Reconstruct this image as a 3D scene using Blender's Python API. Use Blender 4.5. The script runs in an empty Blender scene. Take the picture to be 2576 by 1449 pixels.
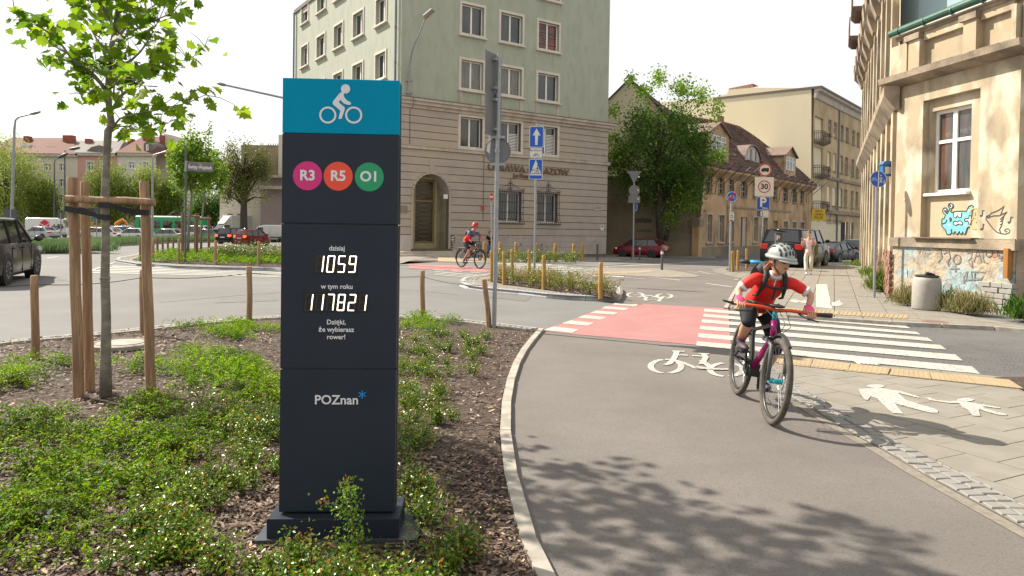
import bpy, bmesh, math, random
import numpy as np
from mathutils import Vector, Matrix, Euler
random.seed(7)
PI = math.pi; R = math.radians
SC = bpy.context.scene; COL = SC.collection
# ------------------------------------------------------------ camera
CAMH = 1.65; FPX = 1769.0; PW = 2576.0; PH = 1449.0; PITCH = 1.0; ROLL = 0.85; SHY = -117.6 / PW
cam_d = bpy.data.cameras.new('camera'); cam = bpy.data.objects.new('camera', cam_d); COL.objects.link(cam)
cam_d.sensor_width = 36; cam_d.lens = FPX / PW * 36; cam_d.shift_y = SHY; cam_d.clip_start = 0.05; cam_d.clip_end = 3000
CAMR = Matrix.Rotation(R(90 - PITCH), 3, 'X') @ Matrix.Rotation(R(ROLL), 3, 'Z')
cam.matrix_world = Matrix.Translation((0, 0, CAMH)) @ CAMR.to_4x4()
SC.camera = cam
# ------------------------------------------------------------ light
SUN_EL = 43.0; SUN_DIR = Vector((-0.87, 0.49, 0)).normalized()   # horizontal direction towards the sun
w = bpy.data.worlds.new('World'); SC.world = w; w.use_nodes = True
nt = w.node_tree; nt.nodes.clear()
sky = nt.nodes.new('ShaderNodeTexSky'); sky.sky_type = 'NISHITA'; sky.sun_disc = False
sky.sun_elevation = R(SUN_EL); sky.sun_rotation = math.atan2(SUN_DIR.x, SUN_DIR.y)
sky.air_density = 1.0; sky.dust_density = 2.0; sky.ozone_density = 0.6; sky.altitude = 60
mx = nt.nodes.new('ShaderNodeMix'); mx.data_type = 'RGBA'; mx.inputs[0].default_value = 0.8
mx.inputs[7].default_value = (5.3, 5.15, 4.8, 1)
bg = nt.nodes.new('ShaderNodeBackground'); bg.inputs[1].default_value = 0.110
wo = nt.nodes.new('ShaderNodeOutputWorld')
nt.links.new(sky.outputs[0], mx.inputs[6]); nt.links.new(mx.outputs[2], bg.inputs[0]); nt.links.new(bg.outputs[0], wo.inputs[0])
sl = bpy.data.lights.new('sun', 'SUN'); sl.energy = 5.0; sl.angle = R(0.55); sl.color = (1.0, 0.92, 0.79)
so = bpy.data.objects.new('sun', sl); COL.objects.link(so)
sd = Vector((SUN_DIR.x * math.cos(R(SUN_EL)), SUN_DIR.y * math.cos(R(SUN_EL)), math.sin(R(SUN_EL))))
so.rotation_euler = sd.to_track_quat('Z', 'Y').to_euler()
SC.view_settings.view_transform = 'Standard'; SC.view_settings.look = 'None'
SC.view_settings.exposure = 0.97; SC.view_settings.gamma = 1.0; SC.view_settings.use_curve_mapping = False
SC.render.engine = 'CYCLES'

# ------------------------------------------------------------ where things stand
def sm(a, b, t):
    t = min(1, max(0, (t - a) / (b - a))); return t * t * (3 - 2 * t)
def zt(y): return -0.38 * sm(34, 55, y)          # the square falls away gently towards the houses
def ray(px, py):
    d = Vector(((px - PW / 2) / FPX, (-(py - PH / 2) + SHY * PW) / FPX, -1))
    return CAMR @ d
def G(px, py, z=0.0):
    """point of the ground (raised by z) seen at that place of the photograph"""
    d = ray(px, py); zz = z
    for _ in range(12):
        t = (zz - CAMH) / min(d.z, -1e-4); zz = z + zt(t * d.y)
    return Vector((t * d.x, t * d.y, zz))
def At(px, py, Y):
    d = ray(px, py); t = Y / d.y
    return Vector((d.x * t, Y, CAMH + d.z * t))
def zm(x0, y0, s, k=3274 / 2576.0):
    return lambda x, y: ((x0 + x / s) / k, (y0 + y / s) / k)

# ------------------------------------------------------------ mesh building
class MB:
    def __init__(self): self.v = []; self.f = []; self.m = []
    def add(self, vs, fs, mi=0):
        b = len(self.v); self.v += [tuple(p) for p in vs]
        self.f += [tuple(b + i for i in f) for f in fs]; self.m += [mi] * len(fs); return self
    def box(self, x0, x1, y0, y1, z0, z1, mi=0):
        return self.add([(x0,y0,z0),(x1,y0,z0),(x1,y1,z0),(x0,y1,z0),(x0,y0,z1),(x1,y0,z1),(x1,y1,z1),(x0,y1,z1)],
            [(0,3,2,1),(4,5,6,7),(0,1,5,4),(1,2,6,5),(2,3,7,6),(3,0,4,7)], mi)
    def bbox(self, x0, x1, y0, y1, z0, z1, b, mi=0):
        """box with chamfered upper edges"""
        return self.add([(x0,y0,z0),(x1,y0,z0),(x1,y1,z0),(x0,y1,z0),(x0,y0,z1-b),(x1,y0,z1-b),(x1,y1,z1-b),(x0,y1,z1-b),
            (x0+b,y0+b,z1),(x1-b,y0+b,z1),(x1-b,y1-b,z1),(x0+b,y1-b,z1)],
            [(0,3,2,1),(0,1,5,4),(1,2,6,5),(2,3,7,6),(3,0,4,7),(4,5,9,8),(5,6,10,9),(6,7,11,10),(7,4,8,11),(8,9,10,11)], mi)
    def obox(self, p, q, wd, h, mi=0, up=(0,0,1)):
        """bar from p to q, width wd, height h"""
        p = Vector(p); q = Vector(q); d = (q - p).normalized(); s = d.cross(Vector(up))
        if s.length < 1e-5: s = Vector((1,0,0))
        s.normalize(); u = s.cross(d)
        c = []
        for b in (p, q):
            for (a, e) in ((-1,-1),(1,-1),(1,1),(-1,1)): c.append(b + s*a*wd/2 + u*e*h/2)
        return self.add(c, [(3,2,1,0),(4,5,6,7),(0,1,5,4),(1,2,6,5),(2,3,7,6),(3,0,4,7)], mi)
    def tube(self, pts, r, n=8, mi=0, cap=True, closed=False):
        pts = [Vector(p) for p in pts]; k = len(pts)
        rr = r if isinstance(r, (list, tuple)) else [r] * k
        vs = []; prev = None
        for i, p in enumerate(pts):
            if closed: d = pts[(i+1) % k] - pts[i-1]
            else: d = pts[min(i+1, k-1)] - pts[max(i-1, 0)]
            if d.length < 1e-9: d = Vector((0,0,1))
            d.normalize()
            if prev is None:
                a = Vector((0,0,1)) if abs(d.z) < .9 else Vector((1,0,0)); s = d.cross(a).normalized()
            else:
                s = prev - d * prev.dot(d)
                if s.length < 1e-6: s = d.orthogonal()
                s.normalize()
            prev = s; u = d.cross(s)
            for j in range(n):
                a = 2*PI*j/n; vs.append(p + (s*math.cos(a) + u*math.sin(a)) * rr[i])
        fs = []
        for i in range(k if closed else k-1):
            i2 = (i+1) % k
            for j in range(n):
                j2 = (j+1) % n; fs.append((i*n+j, i*n+j2, i2*n+j2, i2*n+j))
        if cap and not closed:
            fs.append(tuple(range(n-1, -1, -1))); fs.append(tuple((k-1)*n+j for j in range(n)))
        return self.add(vs, fs, mi)
    def cyl(self, p, q, r0, r1=None, n=12, mi=0): return self.tube([p, q], [r0, r0 if r1 is None else r1], n, mi)
    def ring(self, c, rad, r, axis='y', n=32, m=8, mi=0, a0=0, a1=2*PI):
        full = abs(a1 - a0 - 2*PI) < 1e-6; pts = []
        for i in range(n if full else n+1):
            a = a0 + (a1-a0)*i/n; x = rad*math.cos(a); z = rad*math.sin(a)
            pts.append(Vector(c) + (Vector((x,0,z)) if axis == 'y' else Vector((0,x,z)) if axis == 'x' else Vector((x,z,0))))
        return self.tube(pts, r, m, mi, closed=full)
    def prism(self, poly, a0, a1, axis='z', mi=0):
        """polygon extruded along an axis: poly holds the two other coordinates"""
        n = len(poly)
        def mk(p, a): return (p[0],p[1],a) if axis == 'z' else (p[0],a,p[1]) if axis == 'y' else (a,p[0],p[1])
        vs = [mk(p, a0) for p in poly] + [mk(p, a1) for p in poly]
        fs = [tuple(range(n-1,-1,-1)), tuple(range(n, 2*n))] + [(i, (i+1)%n, n+(i+1)%n, n+i) for i in range(n)]
        return self.add(vs, fs, mi)
    def lathe(self, prof, n=16, c=(0,0,0), mi=0):
        vs = []; fs = []
        for (r, z) in prof:
            for j in range(n): a = 2*PI*j/n; vs.append((c[0]+r*math.cos(a), c[1]+r*math.sin(a), c[2]+z))
        for i in range(len(prof)-1):
            for j in range(n): j2 = (j+1)%n; fs.append((i*n+j, i*n+j2, (i+1)*n+j2, (i+1)*n+j))
        fs.append(tuple(range(n-1,-1,-1))); fs.append(tuple((len(prof)-1)*n+j for j in range(n)))
        return self.add(vs, fs, mi)
    def ell(self, c, r, nu=16, nv=10, mi=0, v0=-1.0, v1=1.0, mat=None):
        vs = []; fs = []
        for i in range(nv+1):
            t = (v0 + (v1-v0)*i/nv) * PI/2
            for j in range(nu):
                a = 2*PI*j/nu; p = Vector((r[0]*math.cos(t)*math.cos(a), r[1]*math.cos(t)*math.sin(a), r[2]*math.sin(t)))
                if mat is not None: p = mat @ p
                vs.append(Vector(c) + p)
        for i in range(nv):
            for j in range(nu): j2 = (j+1)%nu; fs.append((i*nu+j, i*nu+j2, (i+1)*nu+j2, (i+1)*nu+j))
        return self.add(vs, fs, mi)
    def arr(self, V, F, mi=0):
        b = len(self.v); self.v += V.tolist(); self.f += (F + b).tolist(); self.m += [mi]*len(F); return self
    def mesh(self, name, mats, smooth=False):
        me = bpy.data.meshes.new(name); me.from_pydata([tuple(p) for p in self.v], [], self.f)
        for m in (mats if isinstance(mats, (list, tuple)) else [mats]): me.materials.append(m)
        if any(self.m): me.polygons.foreach_set('material_index', self.m)
        if smooth: me.polygons.foreach_set('use_smooth', [True]*len(me.polygons))
        me.update(); return me
    def build(self, name, mats, parent=None, smooth=False, **k):
        return put(name, self.mesh(name, mats, smooth), parent, **k)
def put(name, me, parent=None, loc=None, rot=None, kind=None, label=None, cat=None, group=None):
    o = bpy.data.objects.new(name, me); COL.objects.link(o)
    if parent is not None: o.parent = parent
    if loc is not None: o.location = loc
    if rot is not None: o.rotation_euler = rot
    if kind: o['kind'] = kind
    if label: o['label'] = label
    if cat: o['category'] = cat
    if group: o['group'] = group
    return o
def thing(name, label, cat, loc=(0,0,0), rz=0, group=None, rot=None):
    return put(name, None, None, loc, rot if rot is not None else (0,0,rz), None, label, cat, group)
def dup(root, loc=None, rot=None, label=None, parent=None, scale=None):
    c = root.copy(); COL.objects.link(c)
    if parent is not None: c.parent = parent
    if loc is not None: c.location = loc
    if rot is not None: c.rotation_euler = rot
    if scale is not None: c.scale = scale
    if label: c['label'] = label
    for ch in list(root.children): dup(ch, parent=c)
    return c
def split_auto(o, ang=35):
    m = o.modifiers.new('smooth', 'EDGE_SPLIT'); m.split_angle = R(ang)
def bevel(o, wd=.01, seg=2):
    m = o.modifiers.new('bevel', 'BEVEL'); m.width = wd; m.segments = seg; m.limit_method = 'ANGLE'; m.angle_limit = R(40)
def text(name, s, size, mat, parent, loc, rot=(PI/2,0,0), ext=.0015, align='CENTER', bold=0.0, sx=1.0, label=None, spacing=1.0):
    cu = bpy.data.curves.new(name, 'FONT'); cu.body = s; cu.size = size; cu.align_x = align; cu.align_y = 'CENTER'
    cu.extrude = ext; cu.offset = bold; cu.space_character = spacing; cu.resolution_u = 3
    t = bpy.data.objects.new('tmp', cu); COL.objects.link(t)
    me = bpy.data.meshes.new_from_object(t.evaluated_get(bpy.context.evaluated_depsgraph_get()))
    bpy.data.objects.remove(t); bpy.data.curves.remove(cu)
    me.name = name; me.materials.clear(); me.materials.append(mat)
    o = put(name, me, parent, loc, rot, label=label)
    if sx != 1.0: o.scale = (sx, 1, 1)
    return o
def skin(name, joints, edges, mat, parent=None, sub=2, smooth=True, keep=False):
    """continuous body grown round a skeleton. joints: list of (x,y,z,rx,ry)"""
    me = bpy.data.meshes.new(name); me.from_pydata([j[:3] for j in joints], edges, []); me.update()
    o = bpy.data.objects.new('tmp', me); COL.objects.link(o)
    sk = o.modifiers.new('s', 'SKIN'); sk.branch_smoothing = .6; sk.use_smooth_shade = True
    if not me.skin_vertices: 
        bpy.context.view_layer.objects.active = o
    for i, j in enumerate(joints):
        s = me.skin_vertices[0].data[i]; s.radius = (j[3], j[4] if len(j) > 4 else j[3]); s.use_root = (i == 0)
    sb = o.modifiers.new('b', 'SUBSURF'); sb.levels = sub; sb.render_levels = sub
    r = bpy.data.meshes.new_from_object(o.evaluated_get(bpy.context.evaluated_depsgraph_get()))
    bpy.data.objects.remove(o); r.materials.clear(); r.materials.append(mat)
    r.polygons.foreach_set('use_smooth', [True]*len(r.polygons)); r.name = name
    return put(name, r, parent)

# ------------------------------------------------------------ materials
def lin(c):
    if isinstance(c, str):
        c = [int(c[i:i+2], 16)/255 for i in (0, 2, 4)]
        c = [x/12.92 if x <= .04045 else ((x+.055)/1.055)**2.4 for x in c]
    return (c[0], c[1], c[2], 1)
MATS = {}
def pm(name, c1, c2=None, sc=4.0, rough=.8, bump=0.0, bsc=None, metal=0.0, spec=.5, det=5, c3=None, sc3=.6, amt3=.5, coat=0, stretch=None,
       trans=0.0, emit=0, alpha=1, thr=None, world=False, c4=None, sc4=60, amt4=.5):
    m = bpy.data.materials.new(name); m.use_nodes = True; n = m.node_tree.nodes; L = m.node_tree.links
    b = n['Principled BSDF']; b.inputs['Roughness'].default_value = rough; b.inputs['Metallic'].default_value = metal
    b.inputs['Specular IOR Level'].default_value = spec; b.inputs['Coat Weight'].default_value = coat
    tc = n.new('ShaderNodeTexCoord'); src = tc.outputs['Object']
    if world:
        ge = n.new('ShaderNodeNewGeometry'); src = ge.outputs['Position']
    if stretch:
        mp = n.new('ShaderNodeMapping'); mp.inputs['Scale'].default_value = stretch; L.new(src, mp.inputs[0]); src = mp.outputs[0]
    col = None
    if c2 is not None:
        no = n.new('ShaderNodeTexNoise'); no.inputs['Scale'].default_value = sc; no.inputs['Detail'].default_value = det
        no.inputs['Roughness'].default_value = .65; L.new(src, no.inputs['Vector'])
        ra = n.new('ShaderNodeValToRGB'); t = thr or (.35, .65)
        ra.color_ramp.elements[0].position = t[0]; ra.color_ramp.elements[1].position = t[1]
        ra.color_ramp.elements[0].color = lin(c1); ra.color_ramp.elements[1].color = lin(c2)
        L.new(no.outputs[0], ra.inputs[0]); col = ra.outputs[0]
    def layer(col, cc, s, a, lo=.45, hi=.7):
        n3 = n.new('ShaderNodeTexNoise'); n3.inputs['Scale'].default_value = s; n3.inputs['Detail'].default_value = 6; L.new(src, n3.inputs['Vector'])
        mr = n.new('ShaderNodeMapRange'); mr.inputs[1].default_value = lo; mr.inputs[2].default_value = hi; mr.inputs[4].default_value = a
        L.new(n3.outputs[0], mr.inputs[0])
        m3 = n.new('ShaderNodeMix'); m3.data_type = 'RGBA'; L.new(mr.outputs[0], m3.inputs[0])
        if col is not None: L.new(col, m3.inputs[6])
        else: m3.inputs[6].default_value = lin(c1)
        m3.inputs[7].default_value = lin(cc); return m3.outputs[2]
    if c3 is not None: col = layer(col, c3, sc3, amt3)
    if c4 is not None: col = layer(col, c4, sc4, amt4, .5, .62)
    if col is not None: L.new(col, b.inputs['Base Color'])
    else: b.inputs['Base Color'].default_value = lin(c1)
    if bump:
        nb = n.new('ShaderNodeTexNoise'); nb.inputs['Scale'].default_value = bsc or sc*4; nb.inputs['Detail'].default_value = 4; L.new(src, nb.inputs['Vector'])
        bp = n.new('ShaderNodeBump'); bp.inputs['Strength'].default_value = 1.0; bp.inputs['Distance'].default_value = bump
        L.new(nb.outputs[0], bp.inputs['Height']); L.new(bp.outputs[0], b.inputs['Normal'])
    if trans:
        tr = n.new('ShaderNodeBsdfTranslucent')
        if col is not None: L.new(col, tr.inputs[0])
        else: tr.inputs[0].default_value = lin(c1)
        ms = n.new('ShaderNodeMixShader'); ms.inputs[0].default_value = trans
        L.new(b.outputs[0], ms.inputs[1]); L.new(tr.outputs[0], ms.inputs[2]); L.new(ms.outputs[0], n['Material Output'].inputs[0])
    if emit:
        b.inputs['Emission Color'].default_value = lin(c1); b.inputs['Emission Strength'].default_value = emit
    MATS[name] = m; return m
def im(name, cols, rough=.6, trans=0.0, spec=.4, world_sc=None, wcol=None, wamt=.5, metal=0):
    """colour picked per leaf / chip / stone"""
    m = bpy.data.materials.new(name); m.use_nodes = True; n = m.node_tree.nodes; L = m.node_tree.links
    b = n['Principled BSDF']; b.inputs['Roughness'].default_value = rough; b.inputs['Specular IOR Level'].default_value = spec
    b.inputs['Metallic'].default_value = metal
    g = n.new('ShaderNodeNewGeometry'); ra = n.new('ShaderNodeValToRGB'); ra.color_ramp.interpolation = 'LINEAR'
    while len(ra.color_ramp.elements) < len(cols): ra.color_ramp.elements.new(.5)
    for i, c in enumerate(cols):
        ra.color_ramp.elements[i].position = i/(len(cols)-1); ra.color_ramp.elements[i].color = lin(c)
    L.new(g.outputs['Random Per Island'], ra.inputs[0]); col = ra.outputs[0]
    if wcol is not None:
        no = n.new('ShaderNodeTexNoise'); no.inputs['Scale'].default_value = world_sc; no.inputs['Detail'].default_value = 4
        L.new(g.outputs['Position'], no.inputs['Vector'])
        mr = n.new('ShaderNodeMapRange'); mr.inputs[1].default_value = .4; mr.inputs[2].default_value = .62; mr.inputs[4].default_value = wamt
        L.new(no.outputs[0], mr.inputs[0])
        mm = n.new('ShaderNodeMix'); mm.data_type = 'RGBA'; L.new(mr.outputs[0], mm.inputs[0]); L.new(col, mm.inputs[6]); mm.inputs[7].default_value = lin(wcol)
        col = mm.outputs[2]
    L.new(col, b.inputs['Base Color'])
    if trans:
        tr = n.new('ShaderNodeBsdfTranslucent'); L.new(col, tr.inputs[0]); ms = n.new('ShaderNodeMixShader'); ms.inputs[0].default_value = trans
        L.new(b.outputs[0], ms.inputs[1]); L.new(tr.outputs[0], ms.inputs[2]); L.new(ms.outputs[0], n['Material Output'].inputs[0])
    MATS[name] = m; return m

M_road = pm('road_asphalt', (.130,.126,.122), (.160,.155,.150), .6, .9, .0015, 90, c3=(.115,.11,.105), sc3=.22, amt3=.7, c4=(.085,.083,.08), sc4=60, amt4=.55, world=True)
M_path = pm('path_asphalt', (.128,.113,.102), (.155,.138,.126), 1.0, .9, .0015, 120, c3=(.10,.089,.081), sc3=.6, amt3=.6, c4=(.06,.055,.05), sc4=110, amt4=.5, world=True)
M_dark = pm('old_asphalt', (.058,.056,.056), (.08,.077,.075), 2.0, .9, .003, 100, c3=(.13,.127,.12), sc3=.4, amt3=.5, c4=(.2,.195,.19), sc4=45, amt4=.5, world=True)
M_red = pm('red_crossing_paint', (.31,.125,.12), (.35,.155,.15), 2.0, .8, .001, 90, c3=(.27,.105,.10), sc3=1.2, amt3=.5, c4=(.17,.12,.115), sc4=45, amt4=.6, world=True)
M_white = pm('road_marking_paint', (.40,.38,.34), (.46,.44,.40), 3.0, .7, .001, 60, c3=(.29,.275,.25), sc3=1.5, amt3=.6, c4=(.16,.15,.14), sc4=38, amt4=.8, world=True)
M_pave = pm('pavement_bed', (.17,.155,.13), (.21,.19,.16), 3, .9, world=True)
M_slab = im('concrete_slab', [(.19,.17,.145),(.22,.20,.17),(.205,.183,.155),(.235,.21,.18)], .85, world_sc=3, wcol=(.16,.145,.12))
M_tact = pm('yellow_tactile_concrete', (.29,.215,.12), (.33,.255,.155), 5, .85, c3=(.23,.18,.12), sc3=2, amt3=.5, world=True)
M_tactw = pm('white_tactile_concrete', (.40,.38,.33), (.45,.43,.38), 5, .85, world=True)
M_sett = im('granite_sett', [(.17,.165,.155),(.27,.26,.24),(.15,.145,.14),(.32,.305,.28),(.22,.205,.185)], .8, world_sc=14, wcol=(.2,.19,.17))
M_joint = pm('sandy_joint', (.15,.13,.105), (.21,.185,.15), 20, .95, world=True)
M_kerb = im('concrete_kerb', [(.30,.275,.235),(.35,.32,.275),(.325,.30,.265)], .85, world_sc=7, wcol=(.20,.18,.15), wamt=.7)
M_kerbg = im('granite_kerb', [(.27,.275,.29),(.33,.335,.35),(.30,.30,.31)], .75, world_sc=12, wcol=(.22,.225,.235))
M_soil = pm('mulched_soil', (.022,.013,.009), (.06,.037,.025), 14, .95, .03, 30, c3=(.14,.10,.075), sc3=40, amt3=.6, world=True)
M_chip = im('bark_chips', [(.025,.013,.008),(.055,.030,.019),(.10,.058,.036),(.19,.12,.08),(.035,.019,.013),(.38,.28,.2),(.065,.036,.024)], .7, spec=.4)

def sheet(name, pts, z, mat, kind='structure', parent=None, px=True, label=None):
    P = [G(*p, z) for p in pts] if px else [Vector((p[0], p[1], 0)) for p in pts]
    bm = bmesh.new(); vs = [bm.verts.new((p.x, p.y, 0)) for p in P]
    bm.faces.new(vs); bmesh.ops.triangulate(bm, faces=bm.faces[:])
    y1 = max(p.y for p in P)
    if y1 > 33:
        for yy in range(34, 57, 2):
            bmesh.ops.bisect_plane(bm, geom=bm.verts[:]+bm.edges[:]+bm.faces[:], plane_co=(0,yy,0), plane_no=(0,1,0))
    for v in bm.verts: v.co.z = z + zt(v.co.y)
    for f in bm.faces:
        f.normal_update()
        if f.normal.z < 0: f.normal_flip()
    me = bpy.data.meshes.new(name); bm.to_mesh(me); bm.free(); me.materials.append(mat)
    return put(name, me, parent, kind=kind if parent is None else None, label=label)
def strokes(name, lines, z, mat, width, parent=None, closed=False):
    """painted lines of even width on the ground; every line is a list of photograph points"""
    mb = MB()
    for i_, ln in enumerate(lines):
        wd = width
        P = [G(*p, z+.0006*i_) for p in ln]; n = len(P); Lf = []; Rt = []
        for i in range(n):
            d = (P[min(i+1,n-1)] - P[max(i-1,0)]); d.z = 0; d.normalize(); s = Vector((-d.y, d.x, 0)) * wd/2
            Lf.append(P[i]+s); Rt.append(P[i]-s)
        mb.add(Lf + Rt, [(n+i, n+i+1, i+1, i) for i in range(n-1)])
    return mb.build(name, mat, parent, kind=None if parent else 'structure')
def ell_arc(cx, cy, rx, ry, a0, a1, n=14, rot=0):
    o = []
    for i in range(n+1):
        a = R(a0 + (a1-a0)*i/n); x = rx*math.cos(a); y = ry*math.sin(a)
        o.append((cx + x*math.cos(rot) - y*math.sin(rot), cy + x*math.sin(rot) + y*math.cos(rot)))
    return o

# base: the square and everything to the horizon
def base_ground():
    ys = [-40, -10, 0, 33] + list(range(34, 57, 2)) + [70, 120, 300, 1500]; mb = MB(); vs = []
    for y in ys: vs += [(-1500, y, zt(y)), (1500, y, zt(y))]
    mb.add(vs, [(2*i, 2*i+1, 2*i+3, 2*i+2) for i in range(len(ys)-1)])
    return mb.build('road', M_road, kind='structure')
road = base_ground()

z5 = zm(1600, 900, 2.862); z6 = zm(2400, 900, 2.415); z7 = zm(1400, 650, 3.22); z8 = zm(1900, 800, 4.684); z1 = zm(0, 0, 1.61); zd = zm(2000, 660, 6.038)
# ---- cycle path in the foreground
edgeL = [(1355,832),(1322,868),(1296,905),(1277,950),(1264,1000),(1257,1050),(1256,1110),(1263,1180),(1273,1250),(1290,1325),(1315,1400),(1345,1470),(1400,1600),(1500,1800)]
path_poly = [(1366,832),(1451,841),(1752,868),(1850,880),(1900,940)] + [z6(300,890), z6(480,990), z6(800,1185), z6(1100,1345), (2400,1238),(2575,1333),(3000,1560),(3300,1800)] + edgeL[::-1]
sheet('bike_path', path_poly, .004, M_path)
# ---- cycle lane on the square between the islands
lane = [z5(1040,195), z5(2085,245), z8(2030,880), z8(2220,470), z8(2200,430), z8(1800,320), z8(1700,250), z8(700,200), z8(0,240), (1460,700), (1525,717), (1563,731), (1566,748)]
sheet('bike_lane', lane, .004, M_path)
# ---- old dark asphalt of the side street
zeb_far = [z6(240,275), z6(700,305), z6(1200,340), z6(1700,360), z6(2111,385), (2900,880), (3400,960)]
zeb_near = [(3400,1130), (2900,990), z6(2111,745), z6(1875,738), z6(1775,715), z6(300,595), (1839,874), (1834,775)]
sheet('side_street', [(1834,775)] + zeb_far + zeb_near[:-1], .004, M_dark)
sheet('street_carriageway', [z8(0,240), z8(900,205), z8(1860,170), z8(2500,118), (2130,640),(2175,632),(2140,628),(1990,640),(1700,648), z8(900,150), z8(400,215)], .004, M_dark)
# ---- red crossing
sheet('red_crossing', [z5(1060,195), z5(2085,245), z5(2110,605), z5(1795,580), z5(700,485), z5(390,450)], .009, M_red)
blocks = [[(490,412),(720,438),(655,470),(395,442)],[(640,355),(858,378),(800,403),(560,383)],[(770,307),(975,325),(915,350),(700,330)],
          [(875,265),(1080,283),(1035,303),(822,287)],[(960,227),(1175,243),(1140,262),(925,245)],[(1045,195),(1265,210),(1235,226),(1028,212)]]
for b in blocks: sheet('crossing_marking', [z5(*p) for p in b], .013, M_white)
L5 = [(1868,248,275),(1860,295,322),(1845,345,375),(1828,403,437),(1812,472,510),(1797,545,585)]
R6 = [(1200,342,1235,362),(1280,388,1312,410),(1365,432,1407,462),(1468,490,1512,526),(1580,563,1640,612),(1710,655,1775,713)]
for (x, a, b), (rx, ra, rx2, rb) in zip(L5, R6):
    sheet('zebra_stripe', [z5(x,a), z6(rx,ra), z6(rx2,rb), z5(x-6,b)], .013, M_white)
# ---- bicycle symbols
def bikesym(q, k=1.0):
    L = []
    W = [(a, b) for a, b in [(1515,775),(2068,805)]]
    for i, (cx, cy) in enumerate(W):
        rx, ry = (140, 62) if i == 0 else (150, 62)
        L.append(ell_arc(cx, cy, rx, ry, 100, 258)); L.append(ell_arc(cx, cy, rx, ry, -78, 78))
    L += [[(1508,712),(1585,716),(1680,745),(1800,795)], [(1575,640),(1615,640),(1590,700),(1545,750),(1505,762)], [(1575,635),(1685,638)], [(1600,670),(1715,674)],
          [(1755,678),(1850,682)], [(1815,657),(1910,662)], [(1855,660),(1880,690),(1840,755)], [(1800,790),(1960,802),(2085,800)], [(1840,720),(1870,738),(1935,800),(1990,800)], [(1785,775),(1900,795),(2000,798)]]
    return [[q(*p) for p in l] for l in L]
strokes('bicycle_symbol', bikesym(z5), .010, M_white, .075)
zq = lambda x, y: z8(1170 - (x-1362)*(680/860.0), 768 - (y-630)*(140/245.0))
strokes('bicycle_symbol', bikesym(zq), .010, M_white, .085)
# ---- dashes and other markings on the lane
for pts in ([z8(1645,495),z8(1690,493),z8(2093,548),z8(2050,552)], [z8(880,408),z8(930,408),z8(1315,447),z8(1270,452)], [z8(2095,435),z8(2150,432),z8(2160,442),z8(2100,444)]):
    sheet('lane_dash', pts, .012, M_white)
sheet('edge_line', [z8(0,245), z8(200,238), z8(1000,206), z8(1860,167), z8(1870,172), z8(1000,213), z8(200,246)], .012, M_white)
sheet('edge_line', [z8(1930,160), z8(2300,130), z8(2300,133), z8(1940,165)], .012, M_white)
for a in ((1400,320,1480,325),(1470,330,1560,338),(1560,318,1640,330),(1640,335,1740,350),(1750,345,1840,348)):
    strokes('lane_arrow', [[z8(a[0],a[1]), z8(a[2],a[3])]], .012, M_white, .14)
strokes('lane_symbol', [[z8(230,392),z8(500,410),z8(760,433)], [z8(380,400),z8(620,408)], [z8(60,375),z8(400,388)], [z8(620,395),z8(900,412)]], .012, M_white, .10)
# ---- far crossing
sheet('red_crossing', [z7(-300,628), z7(150,636), z7(1075,710), z7(1040,745), z7(700,722), z7(-300,670)], .009, M_red)
for k, (a, b) in enumerate([((600,615),(1150,628)),((700,632),(1300,648)),((740,652),(1480,668)),((800,672),(1640,690)),((900,695),(1730,712))]):
    (x0,y0),(x1,y1) = a, b
    sheet('zebra_stripe', [z7(x0,y0-3), z7(x1,y1-3), z7(x1+30,y1+7), z7(x0+30,y0+8)], .013, M_white)
for k in range(4):
    x = -60 + 190*k; y = 680 + 13*k
    sheet('crossing_marking', [z7(x,y), z7(x+110,y+7), z7(x+140,y+14), z7(x+30,y+8)], .013, M_white)
for k in range(3):
    sheet('crossing_marking', [z7(-30, 700+k*15), z7(430-k*60, 740+k*9), z7(430-k*60, 746+k*9), z7(-30, 706+k*15)], .013, M_white)
sheet('crossing_marking', [z7(1575,738), z7(1932,752), z7(1932,760), z7(1600,748)], .013, M_white)
# tan tactile area around the refuge
sheet('refuge_pavement', [z8(0,255), z8(400,270), z8(960,272), z8(1330,325), z8(1600,382), z8(1500,400), z8(1130,408), z8(600,385), z8(0,360), (1440,692), (1440,684)], .016, M_slab)
sheet('refuge_tactile_strip', [z8(0,340), z8(400,318), z8(850,300), z8(900,318), z8(700,335), z8(0,350)], .021, M_tact)
sheet('refuge_tactile_strip', [z8(1040,378), z8(1370,368), z8(1260,385), z8(1100,385)], .021, M_tact)
sheet('far_pavement', [(1003,640),(1003,664),z7(0,545),z7(270,585),z7(700,600),z7(1500,596),z7(1932,595),(1560,652),(1640,652),(1640,646),(1800,650),(1800,640),(1500,630),(1250,626)], .018, M_pave)
sheet('far_tactile_strip', [z7(0,556), z7(150,560), z7(290,592), z7(600,606), z7(560,612), z7(0,598)], .022, M_tact)
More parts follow.
